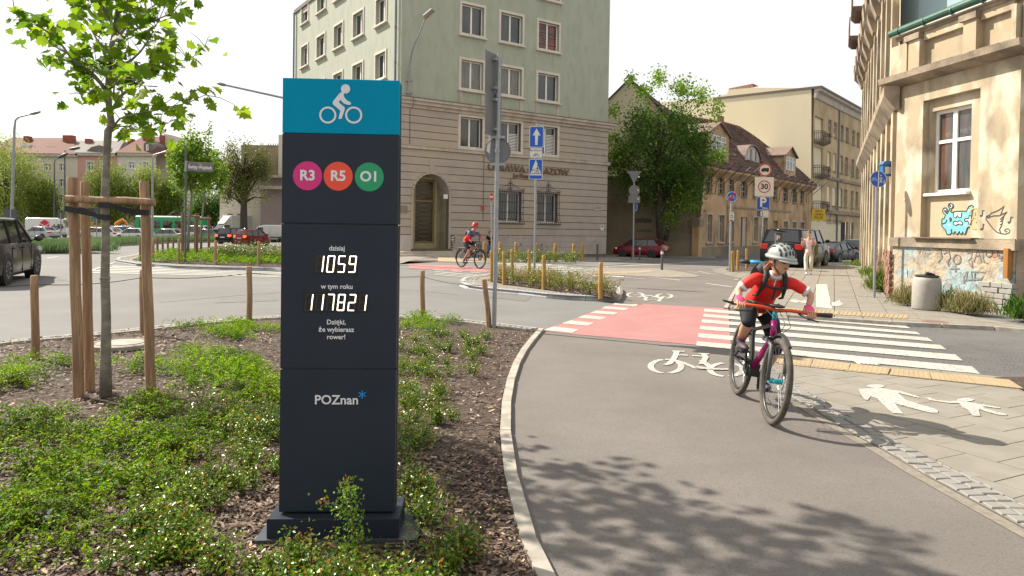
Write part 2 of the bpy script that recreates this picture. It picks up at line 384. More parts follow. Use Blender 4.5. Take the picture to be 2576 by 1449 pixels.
# ---- main road markings on the left
zl = zm(0,640,5.176)
for k in range(5):
    t0, t1 = k/5.0, (k+.55)/5.0
    def mix(a, b, t): return (a[0]+(b[0]-a[0])*t, a[1]+(b[1]-a[1])*t)
    tl, bl = zl(1830,1085), zl(1345,1225); tr, br = (712,686), (712,697)
    tl2 = zl(1830,1085); tr2 = (712,690)
    yL = lambda t: 688 if False else None
    A = mix(zl(1870,1082), zl(1360,1210), t0); B = mix(zl(1870,1082), zl(1360,1210), t1)
    C = mix((730,685.5), (730,698.5), t1); D = mix((730,685.5), (730,698.5), t0)
    sheet('hatched_marking', [A, D, C, B], .010, M_white)
sheet('hatched_marking', [zl(1345,1205), zl(1900,1020), zl(1900,1034), zl(1400,1215)], .014, M_white)
sheet('lane_dash', [zl(760,952), zl(970,930), zl(985,936), zl(800,960)], .010, M_white)
sheet('lane_dash', [zl(1850,832), zl(1985,824), zl(1990,829), zl(1870,838)], .010, M_white)
rs = np.random.RandomState(11)
# ------------------------------------------------------------ stones, kerbs and slabs
def inside(p, poly):
    c = False; n = len(poly); x, y = p[0], p[1]
    for i in range(n):
        x1, y1 = poly[i][0], poly[i][1]; x2, y2 = poly[i-1][0], poly[i-1][1]
        if (y1 > y) != (y2 > y) and x < (x2-x1)*(y-y1)/(y2-y1)+x1: c = not c
    return c
def clip(region, quad):
    out = [(p[0], p[1]) for p in region]; n = len(quad)
    area = sum(quad[i-1][0]*quad[i][1]-quad[i][0]*quad[i-1][1] for i in range(n))
    q = quad if area > 0 else quad[::-1]
    for i in range(n):
        a = q[i-1]; b = q[i]; inp = out; out = []
        if not inp: return []
        sd_ = lambda p: (b[0]-a[0])*(p[1]-a[1])-(b[1]-a[1])*(p[0]-a[0])
        for k in range(len(inp)):
            P = inp[k-1]; Q = inp[k]; sp = sd_(P); sq = sd_(Q)
            if (sp >= 0) != (sq >= 0):
                t = sp/(sp-sq); out.append((P[0]+(Q[0]-P[0])*t, P[1]+(Q[1]-P[1])*t))
            if sq >= 0: out.append(Q)
    return out
def resample(pts, step):
    P = [Vector((p[0], p[1])) for p in pts]; out = [P[0]]; acc = 0
    for a, b in zip(P, P[1:]):
        L_ = (b-a).length
        while acc + L_ >= step:
            t = (step-acc)/L_; a = a + (b-a)*t; L_ = (b-a).length; out.append(a.copy()); acc = 0
        acc += L_
    return out
def normals(P):
    N = []
    for i in range(len(P)):
        d = P[min(i+1,len(P)-1)]-P[max(i-1,0)]; d.normalize(); N.append(Vector((-d.y, d.x)))
    return N
def stone_faces(mb, q, z0, z1, b):
    """q: four ground corners; top is chamfered by b"""
    c = Vector((sum(p[0] for p in q)/4, sum(p[1] for p in q)/4)); n = 4
    def ins(p): d = (c-Vector((p[0],p[1]))); return Vector((p[0],p[1])) + d.normalized()*b*1.3
    dz = [zt(p[1]) for p in q]
    vs = [(q[i][0],q[i][1],z0+dz[i]) for i in range(4)] + [(q[i][0],q[i][1],z1-b+dz[i]) for i in range(4)] + [(*ins(q[i]), z1+dz[i]) for i in range(4)]
    fs = [(i,(i+1)%4,4+(i+1)%4,4+i) for i in range(4)] + [(4+i,4+(i+1)%4,8+(i+1)%4,8+i) for i in range(4)] + [(8,9,10,11)]
    mb.add(vs, fs)
def stones(parent, quads, mat, z0, z1, b, part, limit=300, jz=0.0, cam0=True):
    quads = sorted(quads, key=lambda q: q[0][0]**2 + q[0][1]**2)
    rest = MB()
    for i, q in enumerate(quads):
        a = sum(q[k-1][0]*q[k][1]-q[k][0]*q[k-1][1] for k in range(4))
        if a < 0: q = q[::-1]
        dz = random.uniform(-jz, jz)
        if i < limit:
            mb = MB(); stone_faces(mb, q, z0, z1+dz, b); mb.build(part, mat, parent)
        else: stone_faces(rest, q, z0, z1+dz, b)
    if rest.v: rest.build(part, mat, parent, kind='stuff')
def along(path, o0, o1, rows, ln, gap=.012, jit=.0, shift=True):
    """quads in rows along a path, offset to its left by o0..o1"""
    out = []
    for r in range(rows):
        a0 = o0+(o1-o0)*r/rows+gap/2; a1 = o0+(o1-o0)*(r+1)/rows-gap/2
        P = resample(path, ln*random.uniform(.93,1.07)); N = normals(P)
        off = (ln*.5 if r % 2 and shift else 0)
        for i in range(len(P)-1):
            t = (P[i+1]-P[i]).normalized()*gap/2; e = t*(off/gap*2) if off else Vector((0,0))
            j = lambda: Vector((random.uniform(-jit,jit), random.uniform(-jit,jit)))
            out.append([P[i]+N[i]*a0+t+e+j(), P[i+1]+N[i+1]*a0-t+e+j(), P[i+1]+N[i+1]*a1-t+e+j(), P[i]+N[i]*a1+t+e+j()])
    return out
def strip(name, path, o0, o1, z, mat, parent=None):
    P = resample(path, .25); N = normals(P); mb = MB()
    vs = [(*(p+n*o0), z+zt(p.y)) for p, n in zip(P, N)] + [(*(p+n*o1), z+zt(p.y)) for p, n in zip(P, N)]
    k = len(P); mb.add(vs, [(i, i+1, k+i+1, k+i) for i in range(k-1)])
    return mb.build(name, mat, parent, kind=None if parent else 'structure')
def slabs(parent, region, du, a, b, mat, z, part, limit, bond=.5, gap=.008):
    """grid of slabs: du = direction of the rows, a = length, b = width"""
    du = Vector(du).normalized(); dv = Vector((-du.y, du.x)); reg = [(p[0],p[1]) for p in region]
    us = [p[0]*du.x+p[1]*du.y for p in reg]; vs = [p[0]*dv.x+p[1]*dv.y for p in reg]; out = []
    r = 0; v = min(vs)
    while v < max(vs):
        u = min(us) - (a*bond if r % 2 else 0)
        while u < max(us):
            q = [du*x+dv*y for x, y in ((u+gap/2,v+gap/2),(u+a-gap/2,v+gap/2),(u+a-gap/2,v+b-gap/2),(u+gap/2,v+b-gap/2))]
            ins = [inside(p, reg) for p in q]
            if all(ins): out.append([tuple(p) for p in q])
            else:
                c = clip(reg, q)
                if len(c) >= 3:
                    ar = abs(sum(c[k-1][0]*c[k][1]-c[k][0]*c[k-1][1] for k in range(len(c))))/2
                    if ar > .006: out.append(c)
            u += a
        v += b; r += 1
    out.sort(key=lambda q: q[0][0]**2+q[0][1]**2); rest = MB()
    for i, q in enumerate(out):
        mb = MB() if i < limit else rest; n = len(q)
        if sum(q[k-1][0]*q[k][1]-q[k][0]*q[k-1][1] for k in range(n)) < 0: q = q[::-1]
        dz = random.uniform(-.0015, .0015)
        mb.add([(p[0],p[1],zt(p[1])+z-.02) for p in q]+[(p[0],p[1],zt(p[1])+z+dz) for p in q], [tuple(range(n, 2*n))]+[(k,(k+1)%n,n+(k+1)%n,n+k) for k in range(n)])
        if i < limit: mb.build(part, mat, parent)
    if rest.v: rest.build(part, mat, parent, kind='stuff')
g2 = lambda pts, z=0: [Vector(G(*p, z)[:2]) for p in pts]

# near pavement, right of the cycle path
settR = [z6(310,785), z6(560,930), z6(800,1080), z6(1000,1180), z6(1300,1330), z6(1540,1449), (2575,1275), (3000,1495), (3400,1700)]
settL = [z6(300,890), z6(480,990), z6(800,1185), z6(1100,1345), z6(1260,1449), (2575,1330), (3000,1560), (3300,1800)]
rb = g2([(1850,868)] + settR)
pv = sheet('pavement', [(1850,868)] + settR + [(3800,1500),(3400,1130),(2900,990), z6(2111,745), z6(1875,738), z6(1775,715), z6(300,595)], .003, M_joint)
near_reg = g2([(1880,885)] + settR + [(3800,1500),(3400,1180),(2900,1020), z6(2111,862), z6(1870,772), z6(1775,735), z6(300,622)])
slabs(pv, near_reg, (.447,-.894), .45, .45, M_slab, .020, 'paving_slab', 290)
kp = g2([z6(3200,915), z6(2111,757), z6(1870,748), z6(1775,724), z6(300,606), z6(60,590)])
stones(pv, along(kp, 0, .28, 1, .7, .01), M_slab, 0, .022, .004, 'kerb_stone')
# tactile strip: tiles with rows of studs
def tact_strip(name, quad, tile, mat, z, parent, studs=True):
    a, b, c, d = [Vector(p) for p in g2(quad)]; L_ = (b-a).length; n = max(1, round(L_/tile))
    for i in range(n):
        t0, t1 = (i+.012)/n, (i+.988)/n
        q = [a.lerp(b,t0), a.lerp(b,t1), d.lerp(c,t1), d.lerp(c,t0)]
        mb = MB(); mb.add([(p.x,p.y,z+zt(p.y)-.02) for p in q]+[(p.x,p.y,z+zt(p.y)) for p in q], [(4,5,6,7),(0,1,5,4),(1,2,6,5),(2,3,7,6),(3,0,4,7)])
        if studs:
            m = 8
            for u in range(m):
                for v in range(m):
                    p = q[0].lerp(q[1],(u+.5)/m).lerp(q[3].lerp(q[2],(u+.5)/m),(v+.5)/m); r = .012; zz = z+zt(p.y)
                    mb.add([(p.x-r,p.y-r,zz),(p.x+r,p.y-r,zz),(p.x+r,p.y+r,zz),(p.x-r,p.y+r,zz),(p.x,p.y,zz+.006)], [(0,1,4),(1,2,4),(2,3,4),(3,0,4)])
        else:
            m = 5
            for u in range(m):
                e0, e1 = (u+.25)/m, (u+.7)/m
                p = [q[0].lerp(q[1],e0), q[0].lerp(q[1],e1), q[3].lerp(q[2],e1), q[3].lerp(q[2],e0)]
                mb.add([(k.x,k.y,z+zt(k.y)) for k in p]+[(k.x,k.y,z+.006+zt(k.y)) for k in p], [(4,5,6,7),(0,1,5,4),(1,2,6,5),(2,3,7,6),(3,0,4,7)])
        mb.build(name, mat, parent)
tact_strip('tactile_tile', [z6(210,625), z6(1000,735-30), z6(1000,735), z6(210,650)], .4, M_tact, .030, pv)
tact_strip('tactile_tile', [z6(210,585), z6(1080,688), z6(1060,738), z6(190,640)], .4, M_tact, .034, pv)
tact_strip('tactile_tile', [z6(1090,690), z6(2000,780), z6(2110,850), z6(1070,740)], .4, M_tact, .034, pv)
tact_strip('white_guide_tile', [z6(780,618), z6(920,625), z6(1003,668), z6(840,655)], .3, M_tactw, .037, pv, False)
strip('path_edging', g2(settL), -.11, -.02, .008, M_joint)
sj = strip('sett_strip', g2([(1860,880),(1930,940)] + settL), 0, .36, .006, M_joint)
stones(sj, along(g2([(1862,880),(1925,935)] + settL), .01, .35, 3, .10, .012, .013), M_sett, 0, .016, .007, 'sett', 290, .005)
# pedestrian and child symbol
def z6p(L): return [z6(*p) for p in L]
for nm, polys in {'pedestrian_symbol': [[(832,828),(1000,820),(1100,838),(1160,845),(1290,885),(1305,898),(1270,892),(1135,858),(1200,915),(1300,945),(1400,975),(1450,995),(1445,1013),(1385,1012),(1300,990),(1130,945),(1105,930),(1178,1020),(1095,1015),(1060,985),(980,905),(925,885),(905,915),(880,910),(850,870)]],
                  'child_symbol': [[(1345,895),(1380,895),(1430,915),(1540,925),(1600,918),(1650,922),(1720,938),(1800,950),(1928,972),(1925,980),(1850,970),(1790,962),(1815,980),(1900,1005),(1980,1022),(1980,1033),(1930,1033),(1830,1008),(1765,985),(1760,990),(1775,1038),(1715,1035),(1670,985),(1640,975),(1610,938),(1540,938),(1440,925),(1380,915)]]}.items():
    for p in polys: sheet(nm, z6p(p), .0265, M_white)
sheet('pedestrian_symbol', [z6(*p) for p in ell_arc(965,807,70,14,0,345,16)], .0265, M_white)
sheet('child_symbol', [z6(*p) for p in ell_arc(1660,912,65,13,0,345,16)], .0265, M_white)
# far pavement along the corner house
farp = [(1833,776), z8(2220,470), z8(2190,420), z8(1800,322), z8(1785,290), z8(1960,262), z8(2450,225), (1990,652), (2060,650), (2130,645), (2165,645), (2165,665), (2195,690), (2235,760), (2526,815), (2900,885), (3400,1010), (3400,962), (2900,882)] + [z6(2111,385), z6(1700,360), z6(1200,340), z6(700,305), z6(240,275)]
pf = sheet('pavement', farp, .010, M_joint)
slabs(pf, g2(farp[:1]+[z8(2240,470), z8(2200,430), z8(1820,340), z8(1960,310), z8(2450,318), (1990,664)]+farp[8:]), (.416,.91), .5, .5, M_slab, .03, 'paving_slab', 290, bond=0, gap=.015)
kf = g2([z6(3300,540), z6(2111,389), z6(1700,364), z6(1200,344), z6(700,309), z6(240,279), (1830,780)])
stones(pf, along(kf, 0, .12, 1, .9, .012), M_kerb, 0, .075, .01, 'kerb_stone')
kf = g2([(1832,779), z8(2100,700), z8(2225,470)])
stones(pf, along(kf, 0.0, .1, 1, .9, .012), M_kerb, 0, .05, .008, 'kerb_stone')
stones(pf, along(g2([z8(2060,865), z8(2140,700), z8(2250,500)]), -.45, -.02, 4, .12, .016, .01), M_sett, 0, .036, .012, 'sett', 200, .004)
tact_strip('tactile_tile', [(1850,772), z6(1228,272), z6(1215,303), (1845,781)], .4, M_tact, .036, pf, False)
tact_strip('white_guide_tile', [z6(505,30), z6(590,30), z6(632,222), z6(505,205)], .4, M_tactw, .037, pf, False)
for L_ in ([(290,150),(330,135),(390,150),(420,140),(480,160),(420,168),(380,160),(340,163)], [(610,160),(650,158),(690,140),(695,160),(720,175),(690,188),(640,190),(615,180)]):
    sheet('pedestrian_symbol', z6p(L_), .037, M_white)
stones(pf, along(g2([z6(830,125), z6(1060,135)]), 0, .5, 4, .13, .014, .008), M_sett, 0, .042, .01, 'sett', 60)
sheet('mulch_bed', [z8(1970,285), z8(2000,262), z8(2460,232), z8(2460,318), z8(2080,318)], .034, M_soil)
sheet('mulch_bed', [z6(1880,738), z6(2111,735), (2800,960), (2800,1080), z6(2111,838), z6(1960,775)], .03, M_soil)

# ------------------------------------------------------------ planting beds
edgeW = g2(edgeL)
outerP = [(1355,832),(1245,818),(1100,803),(1000,799),(850,797),(700,799),(560,809),(400,826),(250,843),(100,857),(0,864),(-300,905),(-700,1000)]
bedpoly = g2(edgeL) + g2([(900,1800),(-700,1800),(-700,1000)]) + g2(outerP[::-1][1:-1])
mbm = MB(); P = [(p.x, p.y) for p in bedpoly]
bed = sheet('planting_bed', [(p.x,p.y) for p in bedpoly], .030, M_soil, px=False)
stones(bed, along(edgeW, 0.0, .095, 1, .98, .008), M_kerb, -.02, .046, .012, 'kerb_stone')
outW = g2(outerP)
strip('sett_border', outW, 0, .34, .020, M_joint)
bs = [o for o in bpy.data.objects if o.name.startswith('sett_border')][0]
stones(bs, along(outW, 0.0, .08, 1, .9, .01), M_kerb, 0, .050, .01, 'kerb_stone')
stones(bs, along(outW, .09, .30, 2, .11, .014, .008), M_sett, .0, .052, .012, 'sett', 240, .004)
stones(bs, along(outW, .31, .37, 1, .9, .01), M_kerb, 0, .062, .01, 'edging_stone')

def island(name, outer, bedpts, kh=.12, w=.16, sett_w=.35, kl=1.0, zb=.12):
    """outer: kerb foot in photograph points, running so that the island lies to its left"""
    ow = g2(outer)
    base = sheet(name, [(p.x,p.y) for p in ow], kh-.01, M_joint, px=False)
    # sloping kerb face
    P = resample(ow + [ow[0]], kl); N = normals(P)
    for i in range(len(P)-1):
        a, b = P[i], P[i+1]; na, nb = N[i], N[i+1]; t = (b-a).normalized()*.006
        vs = []
        for (p, n_, s) in ((a, na, 1), (b, nb, -1)):
            p = p + t*s
            for (o, z) in ((0,0),(.0,.03),(.05,kh),(w,kh),(w,0)): vs.append((p.x+n_.x*o, p.y+n_.y*o, z+zt(p.y)))
        mb = MB(); mb.add(vs, [(0,5,6,1),(1,6,7,2),(2,7,8,3),(3,8,9,4),(0,1,2,3,4),(5,9,8,7,6)]); mb.build('kerb_stone', M_kerbg, base)
    q = along(ow+[ow[0]], w+.01, w+sett_w, 3, .13, .016, .006)
    stones(base, q, M_sett, kh-.03, kh+.004, .01, 'sett', 120, .003)
    if bedpts:
        b = sheet('planting_bed', [(p.x,p.y) for p in g2(bedpts, kh)], kh+.012, M_soil, px=False)
        return base, g2(bedpts, kh)
    return base, None
isl3, bed3 = island('traffic_island', [z7(215,855), z7(300,888), z7(420,905), z7(520,918), z7(850,950), z7(1100,978), z7(1350,998), z7(1600,1008), z7(1830,1024), z7(1870,1010), z7(1905,965), z7(1890,900), z7(1730,850), z7(1100,770), z7(700,740), z7(480,765), z7(270,790), z7(210,830)],
    [z7(500,790), z7(680,832), z7(1100,888), z7(1400,930), z7(1660,958), z7(1850,985), z7(1862,950), z7(1730,850), z7(1100,765), z7(700,745)])
zi = zm(440,640,5.174)
isl2, bed2 = island('traffic_island', [zl(1900,1035), zi(0,1098), zi(290,1110), zi(640,1135), zi(1030,1150), zi(1420,1162), zi(2040,1172), zi(2380,1180), (850,690), (850,640), zi(1500,740), zi(600,800), zi(200,880), zl(2200,940), zl(1920,990)],
    [zi(-100,985), zi(300,1022), zi(640,1045), zi(1300,1070), zi(2000,1090), zi(2400,1098), (840,683), (840,640), zi(1500,745), zi(600,820), zi(100,920)])
# grass strip between the carriageways and its kerb
medP = [(40,632),(106,639),(250,622),zi(0,745),zi(500,712),zi(1450,700),zi(2350,682),(760,609),(900,606)]
def green_mat(name, c, **k): return im(name, c, **k)
gr_far = g2([(900,596),(400,597),(40,598),(-400,600),(-400,640)])
med = sheet('median_strip', [(p.x,p.y) for p in (g2(medP) + g2([(900,600),(400,602),(40,604),(-300,606),(-300,660)]))], .10, pm('median_soil', (.05,.06,.03), (.09,.09,.05), 2, .95, world=True), px=False)
mp = g2(medP); mb = MB(); P = resample(mp, 1.0); N = normals(P)
for i in range(len(P)-1):
    a, b = P[i], P[i+1]; mb.obox((a.x,a.y,.07+zt(a.y)), (b.x-.02*(b-a).x,b.y-.02*(b-a).y,.07+zt(b.y)), .16, .16)
mb.build('median_kerb', M_kerb, kind='structure')

# wear on the asphalt: cracks, tyre marks, an old trench patch
M_crk = pm('crack', (.075,.068,.062), rough=.95); M_mark = pm('tyre_mark', (.118,.104,.094), (.142,.126,.115), 8, .9)
rk = random.Random(3); ck = []
for (x, y, dx, dy, n) in ((250,760,40,-4,12),(820,760,45,3,10),(1050,740,36,4,8),(2100,690,30,6,6),(2380,870,34,4,8)):
    p = [(x, y)]
    for _ in range(n): x += dx*rk.uniform(.5,1.3)+rk.uniform(-6,6); y += dy*rk.uniform(.3,1.4)+rk.uniform(-5,5); p.append((x,y))
    ck.append(p)
strokes('asphalt_crack', ck, .011, M_crk, .004)
strokes('tyre_mark', [[(400,760),(700,735),(1000,728),(1150,740)]], .0095, M_mark, .035)
sheet('asphalt_patch', [(560,742),(690,738),(700,756),(540,762)], .005, pm('asphalt_patch', (.11,.105,.10), (.135,.13,.125), 3, .9, world=True)); sheet('asphalt_patch', [z5(2,92), z5(300,130), z5(230,180), z5(-120,140)], .006, MATS['asphalt_patch'])
# ------------------------------------------------------------ walls placed in the world
class Wall:
    def __init__(self, A, B, z=None):
        self.A = Vector((A[0], A[1])); self.B = Vector((B[0], B[1])); d = self.B-self.A
        self.L = d.length; self.d = d.normalized(); self.n = Vector((-self.d.y, self.d.x))
        self.rz = math.atan2(self.d.y, self.d.x); self.z0 = 0.0 if z is None else z
        self.loc = (self.A.x, self.A.y, self.z0)
    def hit(self, px, py, v=0.0):
        r = ray(px, py); n3 = Vector((self.n.x, self.n.y, 0)); o = Vector((self.A.x, self.A.y, 0)) + n3*v - Vector((0,0,CAMH))
        t = o.dot(n3)/r.dot(n3); p = r*t + Vector((0,0,CAMH))
        return ((Vector((p.x,p.y))-self.A).dot(self.d), p.z-self.z0)
    def pt(self, u, v=0, z=0): p = self.A + self.d*u + self.n*v; return Vector((p.x, p.y, z+self.z0))
def rel(W1, W2):
    d = W2.A-W1.A; return ((d.dot(W1.d), d.dot(W1.n), W2.z0-W1.z0), (0,0,W2.rz-W1.rz))
def cells(mb, u0, u1, z0, z1, ops, depth=.25, v=0.0, mi=0, top=False):
    """front of a wall with its openings and their reveals"""
    ops = [(max(a,u0),min(b,u1),max(c,z0),min(d,z1)) for a,b,c,d in ops if b > u0 and a < u1 and d > z0 and c < z1]
    us = sorted({u0,u1}|{o[0] for o in ops}|{o[1] for o in ops}); zs = sorted({z0,z1}|{o[2] for o in ops}|{o[3] for o in ops})
    for i in range(len(us)-1):
        for j in range(len(zs)-1):
            cu, cz = (us[i]+us[i+1])/2, (zs[j]+zs[j+1])/2
            if any(o[0] < cu < o[1] and o[2] < cz < o[3] for o in ops): continue
            mb.add([(us[i],v,zs[j]),(us[i+1],v,zs[j]),(us[i+1],v,zs[j+1]),(us[i],v,zs[j+1])], [(0,1,2,3)], mi)
    for a,b,c,d in ops:
        e = v+depth
        mb.add([(a,v,c),(a,e,c),(a,e,d),(a,v,d)], [(0,1,2,3)], mi); mb.add([(b,v,c),(b,v,d),(b,e,d),(b,e,c)], [(0,1,2,3)], mi)
        mb.add([(a,v,d),(a,e,d),(b,e,d),(b,v,d)], [(0,1,2,3)], mi); mb.add([(a,v,c),(b,v,c),(b,e,c),(a,e,c)], [(0,1,2,3)], mi)
M_glass = pm('window_glass', (.02,.022,.025), (.055,.055,.052), 1.3, .08, spec=.8, stretch=(1,1,.4), c3=(.10,.09,.07), sc3=.8, amt3=.7)
M_glassr = pm('window_glass_curtained', (.10,.095,.085), (.20,.19,.17), 9, .15, spec=.6, stretch=(1.5,1,.15))
M_glassb = pm('window_glass_red_blind', (.25,.05,.03), (.02,.02,.02), 6, .15, spec=.6, stretch=(.2,.2,2.2), thr=(.45,.5))
M_fr = pm('white_window_frame', (.74,.72,.67), (.80,.78,.74), 3, .5)
M_frw = pm('weathered_window_frame', (.33,.29,.25), (.42,.38,.33), 5, .7)
def window(parent, u0, u1, z0, z1, v, frame=M_fr, glass=M_glass, mull=1, trans=None, ft=.07, base=(None,None), sill=None, sillmat=None, surr=None, surrmat=None, tilt=False, sillw=.08):
    mb = MB(); f = .06
    mb.box(u0,u0+ft,v-f,v,z0,z1).box(u1-ft,u1,v-f,v,z0,z1).box(u0+ft,u1-ft,v-f,v,z0,z0+ft).box(u0+ft,u1-ft,v-f,v,z1-ft,z1)
    for i in range(mull):
        c = u0+(u1-u0)*(i+1)/(mull+1); mb.box(c-ft*.8,c+ft*.8,v-f-.006,v-.004,z0+ft,z1-ft)
    if trans:
        for t in (trans if isinstance(trans, (list,tuple)) else [trans]):
            c = z0+(z1-z0)*t; mb.box(u0+ft,u1-ft,v-f-.003,v-.002,c-ft*.5,c+ft*.5)
    fr = mb.build('window', frame, parent, loc=base[0], rot=base[1])
    MB().add([(u0,v-.025,z0),(u1,v-.025,z0),(u1,v-.025,z1),(u0,v-.025,z1)], [(0,1,2,3)]).build('pane', glass, fr)
    if sill:
        MB().box(u0-sillw-(surr or 0),u1+sillw+(surr or 0),-sill,v-.03,z0-.09-(surr or 0),z0-.002-(surr or 0)).build('sill', sillmat or surrmat or frame, fr)
    if surr:
        s = surr; k = MB(); y0 = -.06
        k.box(u0-s,u0,y0,.02,z0-s,z1+s).box(u1,u1+s,y0,.02,z0-s,z1+s).box(u0,u1,y0,.02,z1,z1+s).box(u0,u1,y0,.02,z0-s,z0)
        k.box(u0-s-.04,u0-s,y0+.03,.02,z0-s,z1+s+.04).box(u1+s,u1+s+.04,y0+.03,.02,z0-s,z1+s+.04).box(u0-s,u1+s,y0+.03,.02,z1+s,z1+s+.04)
        k.build('surround', surrmat, fr)
    return fr

# ============================================================ green corner building
M_green = pm('green_stucco', (.365,.385,.315), (.335,.355,.285), .5, .9, .004, 60, c3=(.29,.31,.25), sc3=.9, amt3=.45, stretch=(1,1,.35), c4=(.25,.27,.21), sc4=2.2, amt4=.35)
M_stone = pm('grey_beige_stone', (.40,.345,.30), (.36,.31,.27), 1.5, .88, .003, 50, c3=(.29,.25,.22), sc3=.7, amt3=.5, c4=(.44,.36,.25), sc4=.35, amt4=.5)
M_corn = pm('cornice_stone', (.50,.44,.37), (.43,.37,.31), 1.2, .85, c3=(.25,.21,.18), sc3=2.0, amt3=.6, stretch=(1,1,.6))
M_surr = pm('pale_window_surround', (.62,.57,.49), (.55,.50,.43), 2, .8, c3=(.4,.36,.3), sc3=1.5, amt3=.4)
M_groove = pm('stone_joint', (.13,.11,.095))
M_brickp = pm('painted_brick', (.42,.37,.34), (.48,.42,.39), 3, .85, c3=(.33,.28,.25), sc3=.8, amt3=.6)
M_zinc = pm('zinc_pipe', (.13,.15,.18), (.18,.20,.23), 4, .45, metal=.3)
M_iron = pm('wrought_iron', (.05,.045,.05), rough=.6)
C0 = Vector((-7.04, 43.7)); dR = Vector((.821,.571)).normalized(); dL = Vector((-.571,.821))
GR = Wall(C0, C0+dR*17.3, -.12); GL = Wall(C0+dL*20.8, C0, -.12)
q5 = zm(900,0,2.453); qa = zm(1250,250,2.2286); qw = zm(1520,480,3.8136)
gb = thing('apartment_building', 'tall green corner apartment building with grey rusticated stone base and arched doorway', 'building', GR.loc, GR.rz)
LB = rel(GR, GL); TOP = 20.0
zc1t = GR.hit(*q5(930,757))[1]; zc1b = GR.hit(*q5(930,835))[1]; zc2t = GR.hit(*qa(60,468))[1]; zc2b = GR.hit(*qa(60,494))[1]
cols = [(GR.hit(*q5(a,600))[0], GR.hit(*q5(b,600))[0]) for a, b in ((1407,1580),(1713,1883),(2010,2170))]
r3 = (GR.hit(*q5(1400,252))[1], GR.hit(*q5(1400,22))[1]); r2 = (GR.hit(*q5(1395,686))[1], GR.hit(*q5(1395,462))[1]); r1 = (GR.hit(*q5(1395,1148))[1], GR.hit(*q5(1395,912))[1])
fh = r3[0]-r2[0]; r4 = (r3[0]+fh, r3[1]+fh)
gw = [(GR.hit(*qa(a,900))[0], GR.hit(*qa(b,900))[0]) for a, b in ((757,925),(1043,1182))]
rg = (GR.hit(*qa(760,1022))[1], GR.hit(*qa(760,806))[1])
du0, du1 = GR.hit(*qa(156,1000))[0], GR.hit(*qa(410,1000))[0]; dz1 = GR.hit(*qa(283,683))[1]; dz0 = .42
up = [(a,b,*r) for a,b in cols for r in (r2,r3,r4)]
mb = MB(); cells(mb, 0, 17.3, zc1b, TOP, up, .28); mb.box(.6,16.9,.4,20,zc1b,TOP-.1); mb.build('wall', M_green, gb)
low = [(a,b,*r1) for a,b in cols] + [(a,b,*rg) for a,b in gw] + [(du0,du1,dz0,dz1-.02)]
mb = MB(); cells(mb, 0, 17.3, -.5, zc1b, low, .34); mb.box(.6,16.9,1.35,20,-.4,zc1b); mb.build('base_wall', M_groove, gb)
# left facade
lc = []
for (x0, x1, yb, yt) in ((148,215,545,365),(270,350,480,282),(405,490,395,195),(555,650,310,100),(735,830,205,10)):
    lc.append((GL.hit(*q5(x0+8,yb))[0], GL.hit(*q5(x1-8,yb))[0]))
lz = (GL.hit(*q5(735,205))[1], GL.hit(*q5(735,15))[1])
lcols = lc; lops = []
for k in (-2,-1,0,1,2):
    for a,b in lcols: lops.append((a,b,lz[0]+k*fh,lz[1]+k*fh))
lops = [o for o in lops if o[2] > zc1t+.2]
mb = MB(); cells(mb, 0, 20.8, zc1b, TOP, lops, .28); mb.build('wall', M_green, gb, loc=LB[0], rot=LB[1])
mb = MB(); cells(mb, 0, 20.8, -.5, zc1b, [], .28); mb.build('base_wall', M_stone, gb, loc=LB[0], rot=LB[1])
for i, o in enumerate(lops):
    window(gb, o[0],o[1],o[2],o[3], .27, surr=.12, surrmat=M_surr, sill=.2, base=LB, glass=M_glass, mull=1)
M_blind = pm('roller_blind', (.5,.48,.42), rough=.7)
for i, o in enumerate(lops):
    if i in (15,16,10): MB().box(o[0]+.02,o[1]-.02,.05,.19,o[2]+.55*(o[3]-o[2]),o[3]-.01).build('roller_blind', M_blind, gb, loc=LB[0], rot=LB[1])
gl = [M_glassr, M_glass, M_glass, M_glassr, M_glass, M_glassb, M_glass, M_glassr, M_glass]; i = 0
for (a,b) in cols:
    for r in (r2,r3,r4):
        g = {(0,0):M_glassr,(0,1):M_glass,(1,1):M_glass,(2,1):M_glassb,(1,0):M_glassr,(2,0):M_glass}.get((cols.index((a,b)), (r2,r3,r4).index(r)), M_glass)
        window(gb, a,b,r[0],r[1], .27, surr=.13, surrmat=M_surr, sill=.2, glass=g, tilt=(i==4)); i += 1
    # panel below the second-floor windows
    mb = MB(); z0 = r2[0]-.24
    for x in (a-.13, b-.12): MB().box(x,x+.25,-.05,.02,zc1t,z0).build('window_apron', M_corn, gb)

for (a,b) in cols: window(gb, a,b,r1[0],r1[1], .33, surr=.16, surrmat=M_surr, sill=.06, glass=M_glass)
for k in range(13):
    a,b = cols[2]; MB().box((a+b)/2+.12,b-.1,.27,.3,r1[0]+.12+k*.105,r1[0]+.17+k*.105).build('blind_slat', M_fr, gb)
    if k < 11:
        a,b = cols[1]; MB().box((a+b)/2+.12,b-.1,.27,.3,r1[0]+.12+k*.105,r1[0]+.17+k*.105).build('blind_slat', M_fr, gb)
for (a,b) in gw: window(gb, a,b,rg[0],rg[1], .30, glass=M_glass, sill=.04, sillmat=M_stone, frame=M_fr)
